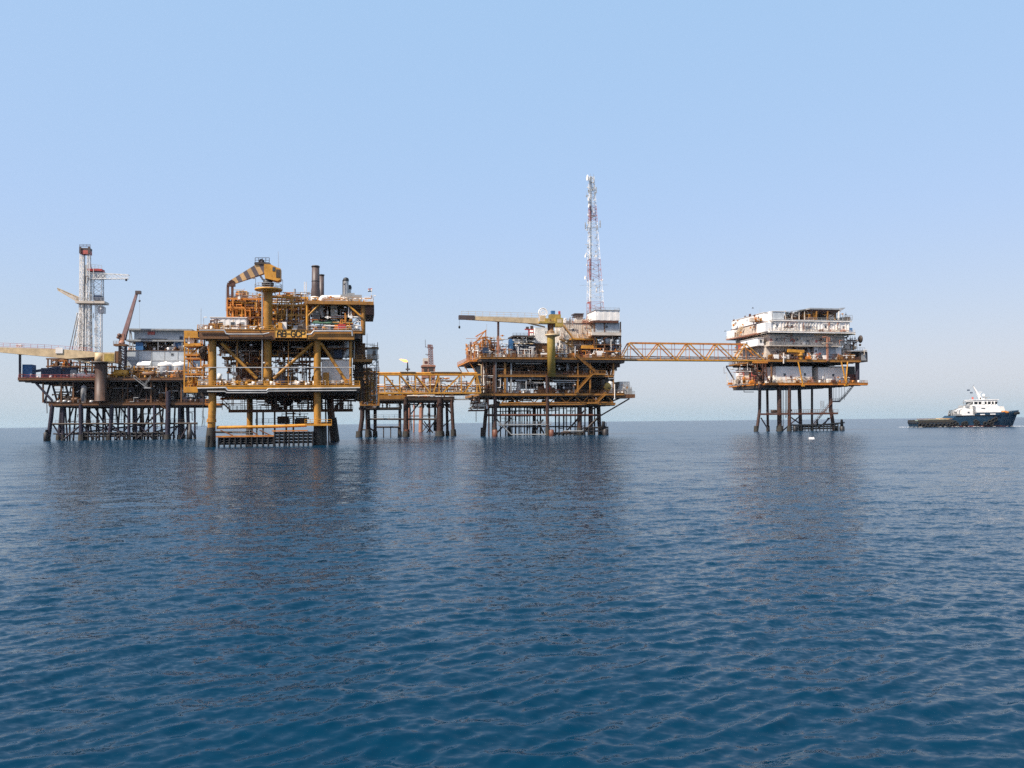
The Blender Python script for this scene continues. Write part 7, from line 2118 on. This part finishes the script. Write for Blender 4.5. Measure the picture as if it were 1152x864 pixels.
# substructure
ss = thing('derrick_base', 'brown steel drill floor under the derrick, behind the cream boom', 'steel frame', W, W(80, 425, 10))
fb = MB()
for v in (9, 15, 21):
    for x in (54, 64, 76, 90, 104, 114, 126):
        fb.bar(W(x, 425, v), W(x, 403, v), .3)
    for y in (403.5, 412):
        a, b_ = W(52, y, v), W(131, y, v)
        fb.box(a.x, b_.x, v - .3, v + .3, a.z - .35, a.z + .2)
part('frame', fb, M['brown'], ss)
part('floor', MB().pbox(W, 76, 401.6, 132, 403.4, 8.5, 22), M['dark'], ss)
part('railing', MB().rail([W(100, 401.6, 8.6), W(132, 401.6, 8.6)], 1.3, 2, .06), M['redfade'], ss)
equip(W, ss, 54, 74, 403.5, 412, 8, 14, 10, ['orange', 'rust', 'brown', 'redfade'], 65, 'mmsr', (.15, .35))
equip(W, ss, 64, 108, 404, 425, 10, 20, 22, ['brown', 'dark', 'beige', 'rust'], 66, 'mmhsr', (.15, .35))
# deck load at the left
container('bright blue container at the left edge of the dark main deck', W, pb(W, 25, 410, 36, 424.8, 1, 5), 'blue')
container('long navy open-top bin on the deck under the cream boom', W, pb(W, 46, 414, 69, 424.8, .2, 3), 'navy', name='cargo_bin', cat='bin')
container('navy cargo bin, the right one beside the white sacks', W, pb(W, 70, 413.6, 85.5, 424.8, .4, 3), 'navy', name='cargo_bin', cat='bin')
solo('pipe_bundle', MB().cone(W(39, 417, .6), W(68, 412.6, .6), .3, None, 7).cone(W(39, 418.5, .3), W(68, 413.9, .3), .3, None, 7), M['navy'], 'dark sloping pipes lying across the long navy bin', 'pipes', W, W(39, 424, .6))
for i, (x, y, s) in enumerate(((89, 419, 1.25), (93.5, 420, 1.1), (100, 418.5, 1.2), (104, 419.5, 1.1), (97, 422, .9))):
    q = W(x, 424.9, .6)
    solo('bulk_sack', MB().ball((q.x, .6 + .3 * (i % 2), q.z + s * .85), s, 10, 7, .85), M['white'], 'white bulk sack in the row left of the rusty crane caisson', 'sack', W, (q.x, .6, q.z), 'white sacks beside the caisson')
container('small dark bin beside the white sacks, nearest the caisson', W, pb(W, 79, 416, 85.5, 424.8, -1, .3), 'grey', name='cargo_bin', cat='bin')

# pink-brown knuckle crane on a lattice pedestal
kc = thing('deck_crane', 'pinkish brown deck crane with steep boom on a lattice pedestal', 'crane', W, W(137, 425, 4))
a, b_ = W(133.5, 425, 3), W(140, 425, 3)
zt_ = W(137, 389, 3)[2]
wd = b_.x - a.x
part('lattice_pedestal', MB().lattice([(a.x, 3, a.z), (b_.x, 3, a.z), (b_.x, 3 + wd, a.z), (a.x, 3 + wd, a.z)], [(a.x, 3, zt_), (b_.x, 3, zt_), (b_.x, 3 + wd, zt_), (a.x, 3 + wd, zt_)], 6, .24, .13, True), M['legblue'], kc)
part('crane_platform', MB().pbox(W, 127.5, 387, 142, 389, 2.4, 6).rail([W(127.5, 387, 2.5), W(134, 387, 2.5)], 1.2, 1.1, .06), M['brown'], kc)
part('turret', MB().lathe(W(137, 387, 4), [(1.2, 0), (1.2, 1), (1.0, 1), (1.0, 3.2), (0, 3.3)], 14).pbox(W, 134, 375.5, 139.5, 382, 3, 5), M['pinkbrown'], kc)
part('winch', MB().lathe(W(134, 377, 2.8), [(0, 0), (.8, 0), (.8, .2), (.5, .2), (.5, 1.6), (.8, 1.6), (.8, 1.8), (0, 1.8)], 12, 'v').lathe(W(132.6, 379.5, 2.8), [(0, 0), (.6, 0), (.6, 1.4), (0, 1.4)], 10, 'v'), M['rust'], kc)
a, b_ = W(138.5, 382, 4), W(154, 329.5, 4)
boom = part('boom', MB().cone(a, b_, 1.0, .5, 4), M['mauve'], kc)
part('boom_head', MB().pbox(W, 152, 327, 158, 330.5, 3.2, 4.8), M['stack'], boom)
part('boom_sheave', MB().lathe(W(157, 329.5, 3.6), [(0, 0), (.5, 0), (.5, .7), (0, .7)], 10, 'v'), M['stack'], boom)
part('luffing_ram', MB().bar(W(141, 383, 4), W(145, 362, 4), .32), M['legblue'], kc)
part('hoist_rope', MB().bar(W(157, 330, 4), W(157, 371, 4), .04), M['grey'], kc)
part('ball_hook', MB().ball(W(157, 338.5, 4), .45, 8, 6), M['stack'], kc)

# grey accommodation building
cabin('grey_building', 'large pale grey clad building with panel seams on the dark platform', 'building', W, pb(W, 141, 394.5, 214, 424.6, 8, 28), 'clad', '', 1, ((.72, .86),), (), roof='brown')
gb = pb(W, 141, 394.5, 214, 424.6, 8, 28)
sm = MB()
for x in (155.5, 170.5, 185, 200):
    u = W(x, 405, 7.9)[0]
    sm.box(u - .12, u + .12, 7.88, 7.985, gb[4], gb[5])
sm.box(gb[0], gb[1], 7.87, 7.98, W(180, 405.8, 8)[2] - .1, W(180, 405.8, 8)[2] + .1)
solo('cladding_seams', sm, M['grey'], 'dark seam strips on the front of the large grey clad building', 'trim', W, (gb[0], 7.9, gb[4]))
ub = thing('storage_shed', 'long grey shed with a flat dark roof above the open storage deck', 'shed', W, W(180, 394, 9))
part('wall', MB().pbox(W, 151, 371.8, 214, 382, 9, 26), M['clad'], ub)
part('roof', MB().pbox(W, 143.5, 369.8, 216, 371.6, 7, 28), M['grey'], ub)
part('floor', MB().pbox(W, 142, 382.2, 214, 384, 7.6, 28), M['grey'], ub)
part('slot_vent', MB().pbox(W, 155, 381, 188, 382, 8.8, 8.98), M['black'], ub)
part('post', MB().bar(W(146, 394, 8), W(146, 371.5, 8), .22).bar(W(150, 394, 8), W(147, 371.5, 8), .22).bar(W(178, 394, 8), W(178, 384, 8), .2).bar(W(205, 394, 8), W(205, 384, 8), .2), M['grey'], ub)
part('red_board', MB().pbox(W, 166, 373, 174, 376.4, 8.7, 8.97), M['redfade'], ub)
wn = part('window', MB().pbox(W, 202, 378.5, 205.5, 382, 8.85, 8.98), M['navy'], ub)
container('blue container on the open storage deck under the shed, left one', W, pb(W, 152.5, 385.2, 161, 394, 8.4, 12), 'blue')
container('blue container on the open storage deck under the shed, right one', W, pb(W, 195, 384.6, 205, 391, 9, 13), 'blue')
equip(W, ub, 143, 214, 385, 394.4, 9, 20, 26, ['rust', 'brown', 'white', 'orange', 'beige', 'dark'], 71, 'mmscch', (.12, .25))
part('dark_store', MB().pbox(W, 158, 385, 212, 394.2, 16, 27), M['dark'], ub)
aw = MB()
q = [W(153.5, 410.6, 2.5), W(168, 410.6, 2.5), W(170, 406.4, 7), W(156, 406.4, 7)]
aw.add(q + [k - Vector((0, 0, .2)) for k in q], [(0, 1, 2, 3), (7, 6, 5, 4), (0, 4, 5, 1), (1, 5, 6, 2), (2, 6, 7, 3), (3, 7, 4, 0)])
at_ = thing('awning', 'white sloping awning in front of the large grey clad building', 'awning', W, W(161, 424, 4))
part('sheet', aw, M['cleanwhite'], at_)
part('post', MB().bar(W(154, 425, 2.6), W(154, 410.6, 2.6), .1).bar(W(167.6, 425, 2.6), W(167.6, 410.6, 2.6), .1), M['grey'], at_)
for x, w_, l in ((184.5, 8.6, 'grey domed tank on a stand, left one of the pair'), (201, 8.2, 'grey domed tank on a stand, right one behind the stair tower')):
    q = W(x, 421, 2)
    r = (W(x + w_, 415, 2)[0] - W(x - w_, 415, 2)[0]) / 2
    t = thing('domed_tank', l, 'tank', W, (q.x, 2 + r, e2[2]), 'domed tanks on the dark main deck')
    H = W(x, 410.5, 2)[2] - W(x, 421.5, 2)[2]
    zt0 = W(x, 411, 2)[2]
    part('shell', MB().lathe((q.x, 2 + r, W(x, 423, 2)[2]), [(0, .3), (r * .55, 0), (r * .82, 1.2), (r, 2.6), (r, zt0 - W(x, 423, 2)[2])], 22), M['clad'], t)
    part('dome', MB().lathe((q.x, 2 + r, zt0), [(r * 1.05, -.15), (r * 1.05, .3), (r * .98, .75), (r * .8, 1.15), (r * .4, 1.55), (r * .14, 1.6), (r * .14, 1.9), (0, 1.9)], 22), M['white'], t)
    for s1_ in (-1, 1):
        part('stand_leg', MB().bar((q.x + s1_ * r * .9, 2 + r * .4, e2[2]), (q.x + s1_ * r * .9, 2 + r * .4, zt0), .16), M['galv'], t)
equip(W, wp, 141, 176, 411, 425, -.6, 6, 30, ['golden', 'golden', 'ochre', 'brown', 'white', 'golden', 'dark'], 72, 'mmshcm', (.12, .3))
equip(W, wp, 176, 222, 416, 425, -.8, 1.6, 8, ['rust', 'brown', 'white', 'orange'], 73, 'msc', (.1, .2))
equip(W, wp, 118, 146, 412, 425, 0, 8, 16, ['dark', 'legblue', 'white', 'grey', 'brown', 'golden'], 74, 'mmshc', (.12, .25))

fine(W, wp, 58, 110, 428, 453, -.3, 6, 40, ['dark', 'brown', 'legblue', 'grey'], 401, 'ssljcd')
fine(W, wp, 118, 224, 428, 453, -.3, 8, 75, ['dark', 'brown', 'legblue', 'grey', 'rust'], 402, 'ssljcdL')
fine(W, wp, 24, 110, 415, 425, -1.2, 2, 34, ['rust', 'navy', 'white', 'brown', 'redtone'], 403, 'sjdl')
fine(W, wp, 140, 222, 411, 425, -1.2, 2, 60, ['golden', 'brown', 'ochre', 'white', 'rust', 'golden'], 404, 'ssjdvlL')
fine(W, wp, 60, 222, 456, 494, 1, 18, 60, ['soot', 'legblue', 'dark'], 405, 'sscL')
fine(W, ss, 54, 130, 402, 424, 7, 12, 40, ['brown', 'rust', 'orange', 'beige', 'white'], 406, 'ssljcL')
fine(W, ub, 144, 213, 385, 394, 7.8, 10, 34, ['rust', 'brown', 'white', 'orange', 'clad'], 407, 'sjdvl')
fine(W, dk, 89, 113, 300, 400, 11.4, 13, 40, ['grey', 'galv', 'white', 'stack'], 408, 'sscLj')

# ------------------------------------------------------------------ trim that belongs to a larger thing becomes its part
def adopt(child, parent, name):
    c, p = bpy.data.objects.get(child), bpy.data.objects.get(parent)
    bpy.context.view_layer.update()
    c.parent = p
    c.matrix_parent_inverse = p.matrix_world.inverted()
    for k in ('label', 'category', 'group'):
        if k in c.keys():
            del c[k]
    c.name = name


adopt('left_wall_panel', 'living_platform', 'wall_panel')
adopt('white_end_wall', 'grey_roof_cabin', 'end_wall')
adopt('wall_grille', 'ribbed_block', 'grille')
adopt('dark_soffit_duct', 'living_platform', 'duct')
adopt('painted_shade_slab', 'living_platform', 'painted_recess')
adopt('cladding_seams', 'grey_building', 'panel_seam')
adopt('cabin_plinth', 'roof_cabin', 'plinth')
adopt('container_stand', 'process_platform', 'container_stand')
adopt('stair_enclosure', 'living_platform', 'stair_enclosure')
